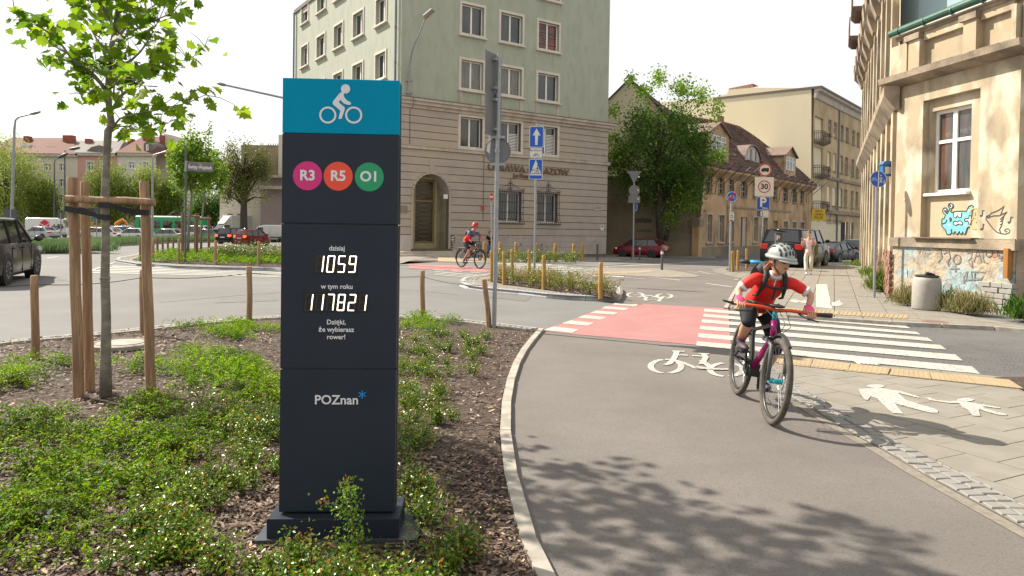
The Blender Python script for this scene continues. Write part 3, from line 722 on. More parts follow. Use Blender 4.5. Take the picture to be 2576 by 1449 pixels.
# cornices
mb = MB()
H = zc1t-zc1b
mb.box(-.12,17.42,-.14,.02,zc1b,zc1b+H*.35).box(-.3,17.6,-.32,.02,zc1b+H*.35,zc1b+H*.7).box(-.42,17.75,-.45,.02,zc1b+H*.7,zc1t-.03)
mb.build('cornice', M_corn, gb)
MB().box(-.45,17.8,-.48,.03,zc1t-.028,zc1t+.012).build('cornice_flashing', M_groove, gb)
MB().box(-.08,17.45,-.16,.02,zc2b,zc2t-.03).box(-.12,17.5,-.2,.02,zc2t-.029,zc2t).build('string_course', M_corn, gb)
MB().box(-.3,20.8,-.32,.02,zc1b,zc1t-.04).build('cornice', M_corn, gb, loc=LB[0], rot=LB[1])
# stone courses, real blocks with recessed joints
cz = []; z = 1.32; stepc = (zc2b-1.32)/11.0
for k in range(11): cz.append((z+k*stepc, z+(k+1)*stepc))
n2 = 5; st2 = (zc1b-zc2t)/n2
for k in range(n2): cz.append((zc2t+k*st2, zc2t+(k+1)*st2))
dc = (du0+du1)/2; dr = (du1-du0)/2; spr = dz1-dr*1.02
def arch_x(z):
    if z < spr: return dr
    h = (z-spr)/1.02
    return math.sqrt(max(0, dr*dr-h*h)) if h < dr else 0
def mesh_course(u0,u1,z0,z1,ea=None,eb=None):
    g = .022; y = -.045; n = 5; mb = MB(); P = []
    L_ = [(ea(z0+g+(z1-z0-2*g)*i/n) if ea else u0, z0+g+(z1-z0-2*g)*i/n) for i in range(n+1)] if ea else [(u0,z0+g),(u0,z1-g)]
    Rr = [(eb(z0+g+(z1-z0-2*g)*i/n), z0+g+(z1-z0-2*g)*i/n) for i in range(n+1)] if eb else [(u1,z0+g),(u1,z1-g)]
    mb.prism(Rr + L_[::-1], y, .005, 'y'); return mb
for (z0,z1) in cz:
    segs = [(0.0,17.3)]
    for (a,b,c,d) in low[:-1]:
        if z1 > c-.02 and z0 < d+.02:
            a -= .16 if c > zc2t else .02; b += .16 if c > zc2t else .02; e_ = .16 if c > zc2t else 0
            if z0+.06 < c-e_ < z1: mesh_course(a,b,z0,c-e_).build('stone_course', M_stone, gb)
            if z0 < d+e_ < z1-.06: mesh_course(a,b,d+e_,z1).build('stone_course', M_stone, gb)
            segs = [s for sg in segs for s in ([(sg[0],a),(b,sg[1])] if sg[0] < a and sg[1] > b else [sg])]
    for (a,b) in segs:
        if a < dc < b and z0 < dz1+.25 and z0 < zc2b-.4:
            rr = lambda z, s: dc + s*(max(arch_x(z), arch_x(z-.05)) + .14 if z < dz1+.02 else .14 + 0)
            if z0 < dz1:
                mesh_course(a,dc,z0,z1,None,lambda z: rr(z,-1)).build('stone_course', M_stone, gb); mesh_course(dc,b,z0,z1,lambda z: rr(z,1),None).build('stone_course', M_stone, gb)
                continue
        mesh_course(a,b,z0,z1).build('stone_course', M_stone, gb)
# archivolt stones and keystone
nv = 15
for i in range(nv):
    a0 = PI*i/nv+.01; a1 = PI*(i+1)/nv-.01; r0 = dr-.0; ro = dr+ (.13 if i % 2 else .17); 
    if i == nv//2: ro = dr+.95
    p = [(dc+r0*math.cos(a0), spr+r0*1.02*math.sin(a0)),(dc+ro*math.cos(a0)*(.62 if i == nv//2 else 1)*(1.6 if i == nv//2 else 1), spr+ro*1.02*math.sin(a0)),(dc+ro*math.cos(a1)*(1 if i != nv//2 else 1), spr+ro*1.02*math.sin(a1)),(dc+r0*math.cos(a1), spr+r0*1.02*math.sin(a1))]
    MB().prism(p, -.075, .0, 'y').build('keystone' if i == nv//2 else 'arch_stone', M_stone, gb)
for s in (0, 1):
    x = du0-.14 if s == 0 else du1; MB().box(x, x+.14, -.06, .0, dz0, spr).build('door_jamb', M_stone, gb)
# fill between square opening and arch, then the deep porch
P = [(du0,spr)] + [(dc-dr*math.cos(PI*i/16), spr+dr*1.02*math.sin(PI*i/16)) for i in range(17)] + [(du1,dz1+.1),(du0,dz1+.1)]
P2 = [(dc-dr*math.cos(PI*i/16), spr+dr*1.02*math.sin(PI*i/16)) for i in range(17)] + [(du1,dz1+.1),(du0,dz1+.1)]
MB().prism(P2[::-1], -.002, 1.2, 'y').build('arch_soffit', M_stone, gb)
M_porch = pm('porch_plaster', (.34,.30,.19), (.28,.25,.15), 2, .85, c3=(.2,.17,.11), sc3=1, amt3=.5)
mb = MB(); mb.box(du0,du1,1.2,1.3,dz0,dz1).box(du0-.05,du0,.34,1.3,dz0,dz1).box(du1,du1+.05,.34,1.3,dz0,dz1).box(du0,du1,.0,1.3,dz0-.1,dz0); mb.build('porch', M_porch, gb)
dl, dr_ = du0+.62, du1-.5; dtop = GR.hit(*qa(290,725), 1.1)[1]
mb = MB(); mb.box(dl-.2,dl,1.0,1.2,dz0,dtop+.2).box(dr_,dr_+.2,1.0,1.2,dz0,dtop+.2).box(dl,dr_,1.0,1.2,dtop,dtop+.2).box(dl,dr_,1.02,1.2,dz0,dz0+.35); dd = mb.build('door', M_porch, gb)
MB().box(dl,dr_,1.12,1.19,dz0+.35,dtop).build('door_glass', pm('door_glass', (.015,.017,.016), (.04,.04,.035), 3, .2), dd)
mb = MB()
for k in range(14):
    z = dz0+.4+k*(dtop-dz0-.5)/14
    mb.obox((dl+.04,1.1,z),(dr_-.04,1.1,z+.22),.012,.012); mb.obox((dl+.04,1.1,z+.22),(dr_-.04,1.1,z),.012,.012)
for z in (dz0+.38, dtop-.12, dz0+(dtop-dz0)*.68): mb.box(dl+.02,dr_-.02,1.07,1.11,z,z+.07)
for x in (dl+.02, dr_-.09): mb.box(x,x+.07,1.07,1.11,dz0+.4,dtop-.05)
mb.build('door_grille', pm('brass_grille', (.25,.2,.09), rough=.5, metal=.4), dd)
for k in range(3): MB().bbox(-1.2, du1+.7+.3*k, -1.45+.0*k-.35*(0)+ (2-k)*-.0 -.0 + .32*k, .0, -.3, .0+.14*k+.0, .015).build('step', M_corn, gb)
# brick plinth: thin painted bricks
mb = MB(); bh = .095; rest = MB(); cnt = 0
for r in range(14):
    x = du1+.25+(.12 if r % 2 else 0)
    while x < 17.25:
        w_ = .245; b = MB().box(x,min(x+w_-.012,17.28),-.05,0,-.02+r*bh,-.02+r*bh+bh-.012)
        rest.v and None
        rest.add(b.v, b.f); x += w_
rest.build('plinth_bricks', M_brickp, gb, kind='stuff')
MB().box(0,du0-.14,-.05,0,-.1,1.3).build('plinth', M_brickp, gb)
# window grilles
for (a,b) in gw:
    mb = MB(); z0, z1 = rg[0]-.18, rg[1]+.12; a -= .1; b += .14; nb = 11
    for k in range(nb+1):
        x = a+(b-a)*k/nb
        mb.tube([(x,-.12,z1),(x,-.12,z0+.75),(x,-.16,z0+.45),(x,-.3,z0+.2),(x,-.24,z0+.02),(x,-.08,z0)], .014, 5)
    for z in (z1, z1-.1, z0+(z1-z0)*.66, z0+.85, z0+.4): mb.tube([(a-.06,-.13,z),(b+.06,-.13,z)], .016, 5)
    mb.tube([(a-.05,-.25,z0+.06),(b+.05,-.25,z0+.06)], .03, 5)
    for x in (a,b): 
        for z in (z1-.1,z0+.85): mb.tube([(x,-.12,z),(x,.02,z)], .014, 5)
    c = (a+b)/2
    mb.tube([(a,-.12,z1),(a+.25*(b-a),-.12,z1+.22),(c,-.12,z1+.5)], .014, 5); mb.tube([(b,-.12,z1),(b-.25*(b-a),-.12,z1+.22),(c,-.12,z1+.5)], .014, 5)
    mb.tube([(c,-.12,z1),(c,-.12,z1+.78)], .02, 5); mb.ring((c-.12,-.12,z1+.12), .1, .014, 'y', 12, 5).ring((c+.12,-.12,z1+.12), .1, .014, 'y', 12, 5)
    mb.ring((c-.08,-.12,z1+.5), .07, .012, 'y', 10, 5).ring((c+.08,-.12,z1+.5), .07, .012, 'y', 10, 5)
    mb.ring((a-.02,-.12,z1+.1), .08, .013, 'y', 10, 5).ring((b+.02,-.12,z1+.1), .08, .013, 'y', 10, 5)
    mb.build('window_grille', M_iron, gb)
# lettering, plates and small things on the wall
M_brz = pm('bronze_letters', (.12,.07,.05), (.20,.13,.06), 2, .5)
tu, tz = GR.hit(*qw(170,207)); tu2, tz2 = GR.hit(*qw(1105,275))
text('shop_lettering', 'OPRAWA OBRAZOW', .62, M_brz, gb, ((tu+tu2)/2,-.10,(tz+tz2)/2), ext=.05, bold=.012, sx=(tu2-tu)/5.7)
tu, tz = GR.hit(*qw(430,312)); tu2, tz2 = GR.hit(*qw(828,328))
text('shop_lettering', 'Jan Dondajewska', .40, M_brz, gb, ((tu+tu2)/2,-.10,(tz+tz2)/2), ext=.04, bold=.006, sx=(tu2-tu)/3.1)
M_pl = pm('plate_cream', (.45,.40,.30)); M_ink = pm('ink', (.03,.03,.03)); M_redp = pm('red_paint', (.5,.04,.03), rough=.4); M_wp = pm('white_enamel', (.62,.62,.60), rough=.35)
def plate(nm, pa, pb, mat, W_=GR, par=gb, v=-.08, th=.03, base=(None,None)):
    a = W_.hit(*pa); b = W_.hit(*pb); return MB().box(a[0],b[0],v,v+th,b[1],a[1]).build(nm, mat, par, loc=base[0], rot=base[1]), (a[0]+b[0])/2, (a[1]+b[1])/2, b[0]-a[0]
o_, cu, cz_, wd = plate('nameplate', qw(1438,665), qw(1540,735), M_pl)
text('plate_lettering', 'ADWOKAT', .17, M_ink, o_, (cu,-.085,cz_-.05), sx=wd/1.05); text('plate_lettering', 'Prowadzi Sprawy', .09, M_ink, o_, (cu,-.085,cz_+.12))
o_, cu, cz_, wd = plate('notice_plate', qw(1520,915), qw(1556,978), M_wp); MB().box(cu-.08,cu+.08,-.086,-.08,cz_+.05,cz_+.15).build('plate_mark', M_ink, o_)
plate('house_plate', qa(68,908), qa(115,962), pm('bronze_plate', (.22,.17,.13), rough=.4)); plate('door_notice', qa(370,828), qa(400,860), M_wp, v=-.11)
plate('fire_alarm_box', qw(66,680), qw(100,728), M_redp, v=-.12, th=.07)
mb = MB(); a = GR.hit(*qw(97,60)); b = GR.hit(*qw(80,860)); mb.tube([(a[0],-.09,zc2b),(a[0],-.09,b[1])], .018, 6); mb.build('cable_conduit', M_groove, gb)
mb = MB(); a = GR.hit(*q5(1005,850)); mb.tube([(a[0],-.5,zc1t),(a[0],-.5,zc1b),(a[0],-.07,zc1b-.1),(a[0],-.07,zc2t)], .018, 6); mb.build('cable_conduit', M_groove, gb)
mb = MB(); mb.tube([(.0-.0,-.0,0),(0,0,0)], .01, 3) if False else None
dp = MB(); dp.cyl((20.3,-.14,zc1t),(20.3,-.14,TOP), .075, n=10)
for z in (12,14.2,16.5): dp.cyl((20.3,-.14,z),(20.3,-.14,z+.08), .095, n=10)
dp.build('drainpipe', M_zinc, gb, loc=LB[0], rot=LB[1])
dp = MB(); dp.cyl((.12,-.14,zc1t),(.12,-.14,TOP), .08, n=10); dp.build('drainpipe', M_zinc, gb, loc=LB[0], rot=LB[1])
# stencilled face, scrawls
def on_wall(nm, W_, par, lines, width, mat, v=-.055, base=(None,None), closed=False):
    mb = MB()
    v0_ = v
    for i_, ln in enumerate(lines):
        wd = width; v = v0_-.0006*i_
        P = [W_.hit(*p) for p in ln]; n = len(P); Lf = []; Rt = []
        for i in range(n):
            d = Vector(P[min(i+1,n-1)])-Vector(P[max(i-1,0)])
            if d.length < 1e-6: d = Vector((1,0))
            d.normalize(); s = Vector((-d.y,d.x))*wd/2
            Lf.append((P[i][0]+s.x, v, P[i][1]+s.y)); Rt.append((P[i][0]-s.x, v, P[i][1]-s.y))
        mb.add(Lf+Rt, [(i, n+i, n+i+1, i+1) for i in range(n-1)])
    return mb.build(nm, mat, par, loc=base[0], rot=base[1])
def fill_wall(nm, W_, par, polys, mat, v, base=(None,None)):
    mb = MB()
    for p in polys:
        q = [W_.hit(*k) for k in p]; mb.add([(a, v, b) for a, b in q], [tuple(range(len(q)))])
    return mb.build(nm, mat, par, loc=base[0], rot=base[1])
qc = zm(1260,480,3.814)
M_sprayw = pm('white_spray', (.55,.53,.5), (.4,.37,.34), 12, .8); M_sprayk = pm('black_spray', (.025,.025,.03), (.06,.055,.055), 12, .7)
on_wall('graffiti', GR, gb, [[qc(*p) for p in ell_arc(712,1085,25,44,0,360,14)], [qc(690,1075),qc(735,1075)], [qc(700,1105),qc(725,1105)]], .05, M_sprayk, -.056)
fill_wall('graffiti', GR, gb, [[qc(*p) for p in ell_arc(712,1085,22,40,0,340,12)]], M_sprayw, -.053)
on_wall('graffiti', GR, gb, [[qc(50,1145),qc(65,1070),qc(90,1080),qc(60,1110),qc(95,1150)],[qc(100,1150),qc(115,1080),qc(135,1140),qc(150,1090)],[qc(165,1110),qc(205,1110)],[qw(360,1035),qw(362,1090),qw(400,1080)],[qw(425,1035),qw(420,1140)],[qw(545,1040),qw(540,1210)],[qw(480,1045),qw(490,1150)],[qw(275,1150),qw(490,1165)]], .04, M_sprayw, -.056)
# lamp on the wall
M_lampm = pm('galvanised_steel', (.22,.235,.25), (.30,.31,.33), 8, .45, metal=.4); M_lampd = pm('lamp_glass', (.35,.27,.17), rough=.3)
def P5(x, y, off): u, z = GR.hit(*q5(x, y), -off); return GR.pt(u, -off, z)
wl = thing('wall_lamp', 'curved street lamp bracketed to the green wall above the stone cornice', 'street lamp', P5(1000,735,.15))
L0 = P5(1000,735,.15)
pts = [P5(998,735,.15), P5(1003,620,.16), P5(1008,500,.25), P5(1020,420,.5), P5(1045,340,.9), P5(1085,250,1.3), P5(1130,140,1.7)]
MB().tube([p-L0 for p in pts], [.06,.06,.055,.045,.04,.038,.035], 8).build('arm', M_lampm, wl)
h0 = P5(1120,135,1.65)-L0; h1 = P5(1160,95,1.9)-L0
mb = MB(); mb.obox(h0, h1+Vector((.25,-.1,.12)), .42, .16); o = mb.build('lamp_head', M_lampm, wl); bevel(o, .05, 2)
MB().obox(h0+Vector((.02,-.02,-.1)), h1+Vector((.2,-.1,.02)), .3, .06).build('lamp_glass', M_lampd, wl)
mb = MB()
for y in (630,725): p = P5(1000,y,.08)-L0; mb.box(p.x-.2,p.x+.2,p.y-.1,p.y+.06,p.z-.05,p.z+.05)
mb.build('bracket', M_lampm, wl)
# green building: right side wall
W_side = Wall(GR.pt(17.3).xy, GR.pt(17.3,20.8).xy, -.12); SB = rel(GR, W_side)
mb = MB(); cells(mb, 0, 20.8, zc1b, TOP, [], .2); mb.build('wall', M_green, gb, loc=SB[0], rot=SB[1])
mb = MB(); cells(mb, 0, 20.8, -.5, zc1b, [], .2); mb.build('base_wall', M_stone, gb, loc=SB[0], rot=SB[1])
MB().box(-.1,17.4,-.1,20.9,TOP,TOP+.3).build('roof', M_groove, gb)

# ============================================================ corner house on the right
M_ochre = pm('worn_ochre_plaster', (.42,.345,.235), (.36,.285,.19), .8, .9, .006, 25, c3=(.17,.14,.105), sc3=1.3, amt3=.8, c4=(.60,.54,.42), sc4=1.4, amt4=.75, stretch=(1,1,.55))
M_ochre2 = pm('weathered_plaster_trim', (.35,.28,.20), (.20,.16,.12), 1.6, .9, .012, 20, c3=(.15,.12,.09), sc3=1.6, amt3=.7)
M_plinthr = pm('peeling_painted_plinth', (.40,.33,.235), (.27,.40,.45), .9, .92, .03, 14, thr=(.50,.57), c3=(.26,.215,.16), sc3=2.4, amt3=.8, c4=(.18,.16,.13), sc4=8, amt4=.6, det=8)
M_brick = im('old_brick', [(.25,.09,.05),(.32,.13,.08),(.2,.09,.06),(.35,.2,.14)], .9, world_sc=6, wcol=(.33,.28,.22))
M_limest = im('grey_whitewashed_brick', [(.30,.29,.27),(.38,.36,.33),(.24,.23,.21),(.33,.30,.26)], .9)
M_bluew = pm('pale_blue_plaster', (.36,.46,.50), (.33,.43,.47), .7, .9, .002, 30, c3=(.40,.47,.49), sc3=2, amt3=.4)
M_gut = pm('green_copper_gutter', (.02,.075,.05), (.035,.10,.07), 5, .4)
M_rust = pm('rusty_flashing', (.13,.085,.065), (.2,.14,.11), 3, .6)
q2 = zm(2650,0,2.337); q3 = zm(2650,520,2.498); q9 = zm(2940,600,4.024)
A1 = (9.80, 18.0); B1 = (10.40, 14.5)
H1 = Wall(A1, B1); LH = H1.L
ch = thing('corner_house', 'ochre corner house with peeling blue painted plinth, white cross window and green gutter', 'building', H1.loc, H1.rz)
zp0 = H1.hit(*q3(500,665))[1]; zp1 = H1.hit(*q3(500,592))[1]; zc = H1.hit(*q2(505,665))[1]; zcc = H1.hit(*q2(505,590))[1]; ztop = H1.hit(*q2(500,322))[1]
ru0, ru1 = H1.hit(*q2(703,900))[0], H1.hit(*q2(1128,900))[0]; rz1 = H1.hit(*q2(705,755))[1]
wu0, wu1 = H1.hit(*q2(812,1000), .32)[0], H1.hit(*q2(1110,1000), .32)[0]; wz1 = H1.hit(*q2(815,838), .32)[1]; wz0 = H1.hit(*q3(870,246), .32)[1]
mb = MB(); cells(mb, 0, LH, zp1, zc, [(ru0,ru1,zp1+.01,rz1)], .16); mb.build('wall', M_ochre, ch)
mb = MB(); cells(mb, ru0, ru1, zp1, rz1, [(wu0,wu1,wz0,wz1)], .2, v=.16); mb.build('window_recess', M_ochre, ch)
window(ch, wu0,wu1,wz0,wz1, .34, mull=1, trans=.62, ft=.075, glass=pm('dark_pane', (.02,.025,.03), (.07,.075,.07), 2.5, .06, spec=.8, stretch=(3,1,.3), c3=(.16,.05,.02), sc3=1.3, amt3=.5))
mb = MB()
for c in (wu0+.02, (wu0+wu1)/2): 
    for k in range(5):
        x = c+.12+k*.11; mb.tube([(x,.31,wz0+.08),(x+.02,.30,wz0+.2+.06*(k%3)),(x+.05,.31,wz0+.42+.1*(k%2))], .008, 4)
MB().box(wu0-.1,wu1+.02,.04,.34,wz0-.07,wz0-.004).build('window_sill', M_fr, ch)
mb = MB(); mb.box(-.02,LH+.02,-.04,.3,-.3,zp0); mb.build('plinth', M_plinthr, ch)
mb = MB(); mb.box(-.07,LH+.07,-.11,.3,zp0+.0,zp1-.02); mb.build('plinth_band', M_ochre2, ch)
MB().box(ru0-.05,ru1+.05,-.2,.15,zp1-.018,zp1+.012).build('ledge_flashing', M_rust, ch)
# cornice and parapet
mb = MB(); mb.prism([(-.0,zc),(-.12,zc+.03),(-.35,zc+.12),(-.38,zcc),(.3,zcc),(.3,zc)], -.3, LH+.3, 'x'); mb.build('cornice', M_ochre2, ch)
mb = MB(); mb.box(-.02,LH+.1,.06,.4,zcc,ztop); mb.build('parapet_wall', M_ochre, ch)
def uu(x, y): return H1.hit(*q2(x,y))[0]
for a, b in ((500,622),(632,716),(1040,1140),(1400,1440)):
    u0, u1 = uu(a,400), uu(b,300); MB().box(u0,u1,-.14,.06,zcc,ztop-.14).build('parapet_pier', M_ochre, ch)
for a, b in ((610,725),(1020,1152)):
    u0, u1 = uu(a,400), uu(b,300); MB().box(u0,u1,-.2,.06,ztop-.14,ztop-.0).build('pier_cap', M_ochre2, ch)
MB().box(-.05,LH+.1,-.08,.4,ztop-.002,ztop+.09).build('parapet_cap', M_ochre2, ch)
MB().box(-.1,LH+.2,-.2,.4,ztop+.092,ztop+.12).build('coping_flashing', pm('pale_metal', (.5,.5,.45), rough=.5), ch)
for a, b in ((716,1040),(1140,1400)):
    u0, u1 = uu(a,400)+.01, uu(b,300)-.01; MB().box(u0,u1,-.06,.06,zcc,zcc+.12).build('panel_ledge', M_ochre2, ch); MB().box(u0,u1,-.05,.06,ztop-.2,ztop-.004).build('panel_head', M_ochre, ch)
    MB().box(u0-.02,u1-.1,-.34,-.05,zcc+.005,zcc+.03).build('ledge_flashing', M_rust, ch)
g = MB(); g.tube([(-.12,-.16,ztop+.2),(LH+.3,-.16,ztop+.26)], .1, 12)
for k in range(5): g.tube([(.2+k*.85,-.16,ztop+.2),(.24+k*.85,-.16,ztop+.2)], .115, 12)
g.build('gutter', M_gut, ch)
# whitewashed brick footing at the lower right corner
mb = []
zf = H1.hit(*q9(1050,1380))[1]
for r in range(6):
    x = LH-1.5+random.uniform(-.1,.1)+(.12 if r % 2 else 0)-.0
    while x < LH+.02:
        w_ = random.uniform(.2,.3)
        if not (r > 3 and x < LH-.9): MB().bbox(x, min(x+w_-.02,LH+.05), -.11-random.uniform(0,.04), 0, r*.115, r*.115+.098, .012).build('footing_brick', M_limest, ch)
        x += w_
# graffiti on the chamfer
M_turq = pm('turquoise_spray', (.13,.52,.50), (.16,.58,.56), 5, .7); M_whs = pm('white_spray_fill', (.62,.6,.56), rough=.8); M_tan = pm('ochre_spray', (.42,.30,.14), (.5,.4,.25), 3, .8)
fb = lambda L: [q9(*p) for p in L]
V0 = .155
body = fb([(215,402),(245,395),(262,345),(240,330),(225,300),(235,265),(265,255),(280,275),(280,305),(270,330),(285,335),(300,300),(312,285),(318,262),(298,245),(300,212),(325,198),(352,210),(360,240),(345,262),(330,268),(342,285),(325,300),(340,322),(380,305),(480,300),(530,300),(560,240),(600,222),(615,240),(600,320),(590,400),(585,470),(560,505),(540,512),(512,598),(490,600),(485,560),(462,598),(450,600),(440,555),(412,600),(400,600),(385,555),(355,598),(345,560),(320,598),(280,598),(262,540),(240,520),(215,490)])
fill_wall('mural_backdrop', H1, ch, [fb([(200,300),(380,270),(735,262),(735,430),(640,540),(560,505),(200,500)])], M_tan, V0)
fill_wall('mural_creature', H1, ch, [body], M_turq, V0-.003)
fill_wall('mural_creature', H1, ch, [fb(p) for p in ([(365,320),(465,318),(460,380),(435,385),(415,355),(390,390),(368,375)],[(360,440),(390,430),(415,440),(440,420),(475,440),(480,470),(455,478),(430,465),(395,485),(362,470)],[(500,410),(530,390),(560,395),(565,360),(580,355),(582,460),(562,475),(550,425),(510,430)],[(318,380),(335,390),(338,420),(322,440)],[(290,470),(310,462),(320,480),(300,492)],[(508,465),(525,462),(528,485),(508,488)],[(490,345),(510,335),(522,350),(508,365),(492,360)])] + [[q9(*p) for p in ell_arc(325,235,22,24,0,350,10)], [q9(*p) for p in ell_arc(255,298,20,24,0,350,10)], fb([(540,290),(555,275),(562,290),(548,305)]), fb([(575,285),(590,278),(592,315),(575,312)])], M_whs, V0-.006)
on_wall('mural_outline', H1, ch, [body+[body[0]]] + [fb(p) for p in ([(365,320),(368,375),(390,390),(415,355),(435,385),(460,380),(470,318)],[(215,465),(255,455),(275,430),(275,405)],[(360,440),(390,430),(415,440),(440,420),(475,440),(480,470),(455,478),(430,465),(395,485),(362,470),(360,440)],[(500,410),(530,390),(560,395),(565,355),(582,352)],[(582,460),(562,475),(550,425),(510,430),(500,410)],[(318,380),(335,390),(338,420),(322,440),(318,380)],[(345,530),(330,560)])] + [[q9(*p) for p in ell_arc(322,230,9,9,0,360,8)], [q9(*p) for p in ell_arc(258,298,8,9,0,360,8)]], .028, M_sprayk, V0-.010)
on_wall('mural_tag', H1, ch, [[q9(*p) for p in ell_arc(640,395,90,135,-150,150,16)], fb([(600,420),(635,310),(650,450)]), fb([(610,380),(670,375)]), fb([(660,440),(665,330),(700,420),(710,320)])], .03, M_tan, V0-.012)
bird = [[(855,405),(880,440),(940,520),(1000,575),(1050,592),(1110,598),(1155,580),(1165,550),(1145,530),(1110,535),(1095,555),(1110,570),(1130,560)],[(855,405),(860,370),(885,355),(905,370),(900,395)],[(900,360),(920,330),(1000,300),(1050,270),(1090,232),(1060,310),(1045,350)],[(905,375),(960,362),(1030,360),(1080,335),(1130,308),(1080,370),(1040,410)],[(1085,370),(1075,410),(1040,440),(1070,435),(1065,465),(1035,480),(1060,480),(1045,510),(1030,540),(1050,592)],
  [(800,365),(810,345),(812,292),(835,298)],[(1160,450),(1170,430),(1178,378),(1205,385)],[(805,540),(818,520),(820,468),(835,470)]]
on_wall('mural_bird', H1, ch, [fb(l) for l in bird], .024, M_sprayk, -.004)
fill_wall('mural_note', H1, ch, [[q9(*p) for p in ell_arc(x,y,17,14,0,340,10)] for x, y in ((792,362),(1150,448),(798,535),(883,382))], M_sprayk, -.006)
gfi = [[(0,800),(20,850),(40,790),(60,850),(80,770),(95,860)],[(100,810),(150,800),(155,850),(110,845)],[(640,850),(700,830),(690,900),(650,940)],[(690,940),(705,1000),(700,1030),(650,945)],[(720,960),(775,790),(820,970)],[(740,880),(800,870)],[(830,820),(850,960),(900,970)],[(410,1045),(540,1040)],[(485,1090),(485,980)],[(600,1240),(590,1150),(640,1080),(620,1200)],[(690,1080),(870,1090),(820,1170),(700,1180),(690,1080)],[(740,1080),(725,1200)],[(600,1190),(820,1180)],[(1040,850),(1080,940),(1100,860)],[(290,780),(310,900),(260,960)],[(330,850),(400,820),(420,900),(380,960),(400,1010)]]
on_wall('graffiti', H1, ch, [fb(l) for l in gfi] + [[q9(*p) for p in ell_arc(505,920,48,60,0,360,14)], [q9(*p) for p in ell_arc(915,835,42,52,0,360,14)], [q9(*p) for p in ell_arc(1060,850,40,50,30,300,12)]], .028, pm('faded_spray', (.10,.10,.11), (.24,.23,.22), 20, .85), -.046)
fill_wall('patch_exposed_brick', H1, ch, [fb([(955,895),(975,855),(1020,855),(1030,880),(990,895)])], pm('brick_patch', (.45,.14,.05)), -.048)
mb = MB(); a = H1.hit(*q9(1165,770)); b = H1.hit(*q9(1215,1170)); mb.box(a[0],b[0],-.16,-.045,b[1],a[1]-.02); mb.build('corner_board', pm('varnished_board', (.35,.15,.03), (.2,.08,.02), 3, .5, stretch=(1,1,.1)), ch)
o_, cu, cz_, wd = plate('covered_hatch', q9(835,1200), q9(965,1365), pm('hatch_plaster', (.33,.31,.27), (.28,.26,.22), 6, .9), H1, ch, -.055, .02)
# street side
Bf = (A1[0]+.4115*20.5, A1[1]+.911*20.5)
H2 = Wall(Bf, A1); HB = rel(H1, H2); LS = H2.L
gz = H2.hit(*q2(470,830))[1]
mb = MB(); ops = []
for k in range(9):
    u = LS-1.7-k*2.15
    ops += [(u-.95,u,1.6,4.3)] + [(u-.95,u,gz+1.1+j*4.3,gz+3.6+j*4.3) for j in range(2)]
cells(mb, 0, LS, -.4, 15.2, ops, .25); mb.build('street_wall', M_ochre, ch, loc=HB[0], rot=HB[1])
for o in ops: window(ch, *o, .24, frame=M_frw, base=HB, trans=.65)
for k in range(10):
    u = LS-.35-k*2.15
    if u < .2: break
    MB().box(u-.45,u,-.16,.02,gz+.3,15.0).build('pilaster', M_ochre, ch, loc=HB[0], rot=HB[1])
    MB().prism([(.02,gz+3.9),(-.22,gz+4.0),(-.4,gz+4.5),(-.42,gz+4.7),(.02,gz+4.7)], u-.55, u+.1, 'x').build('capital', M_ochre2, ch, loc=HB[0], rot=HB[1])
    MB().box(u-.6,u+.05,-.09,.02,0,gz-.3).build('pilaster', M_ochre, ch, loc=HB[0], rot=HB[1])
    MB().box(u-.75-1.2,u-.75,-.12,.02,gz+3.7,gz+3.9).build('window_hood', M_ochre2, ch, loc=HB[0], rot=HB[1])
    mb = MB(); mb.prism([(.02,gz+4.2),(-.5,gz+4.75),(-.55,gz+5.3),(.02,gz+5.4)], u-1.95, u-.75, 'x'); mb.build('balcony_bracket', M_ochre2, ch, loc=HB[0], rot=HB[1])
for nm, a, b, o in (('street_cornice',gz-.3,gz+.3,.34),('street_cornice',14.2,15.2,.6),('string_course',gz+4.72,gz+4.95,.3)):
    MB().prism([(.02,a),(-.08,a+.02),(-o,a+(b-a)*.6),(-o,b),(.02,b)], 0, LS+.15, 'x').build(nm, M_ochre2, ch, loc=HB[0], rot=HB[1])
M_rustb = pm('rusty_balcony', (.10,.055,.045), (.16,.09,.07), 4, .7)
for k in range(4):
    u = 3.0+k*4.6; mb = MB(); mb.prism([(.0,gz+5.4),(-.75,gz+5.45),(-.9,gz+5.6),(-.9,gz+6.5),(-.86,gz+6.5),(-.86,gz+5.65),(0,gz+5.6)], u, u+1.9, 'x'); mb.build('balcony', M_rustb, ch, loc=HB[0], rot=HB[1])
# exposed brick in the lower street wall
cnt = 0
for r in range(30):
    u = random.uniform(0,.2)
    for k in range(26):
        uq = LS-.2-k*.27-(.13 if r % 2 else 0)
        if uq < 0: break
        zz = .05+r*.085
        keep = math.sin(uq*1.3+2)*.9+1.1 > zz*random.uniform(.8,1.2) or (8 < uq < 11 and zz < 2.4)
        if keep and cnt < 290: MB().box(uq,uq+.25,-.10-random.uniform(0,.03),.02,zz,zz+.072).build('brick', M_brick, ch, loc=HB[0], rot=HB[1]); cnt += 1
H3 = Wall(B1, (B1[0]+.87*6, B1[1]-.45*6)); H3B = rel(H1, H3)
mb = MB(); cells(mb, 0, 6, zp1, zc, [], .2); mb.build('side_wall', M_ochre, ch, loc=H3B[0], rot=H3B[1])
mb = MB(); mb.box(0,6,-.05,.2,-.4,zp1).box(.0,6,-.35,.2,zc,zcc).box(0,6,-.05,.2,zcc,ztop+.09); mb.build('side_trim', M_ochre2, ch, loc=H3B[0], rot=H3B[1])
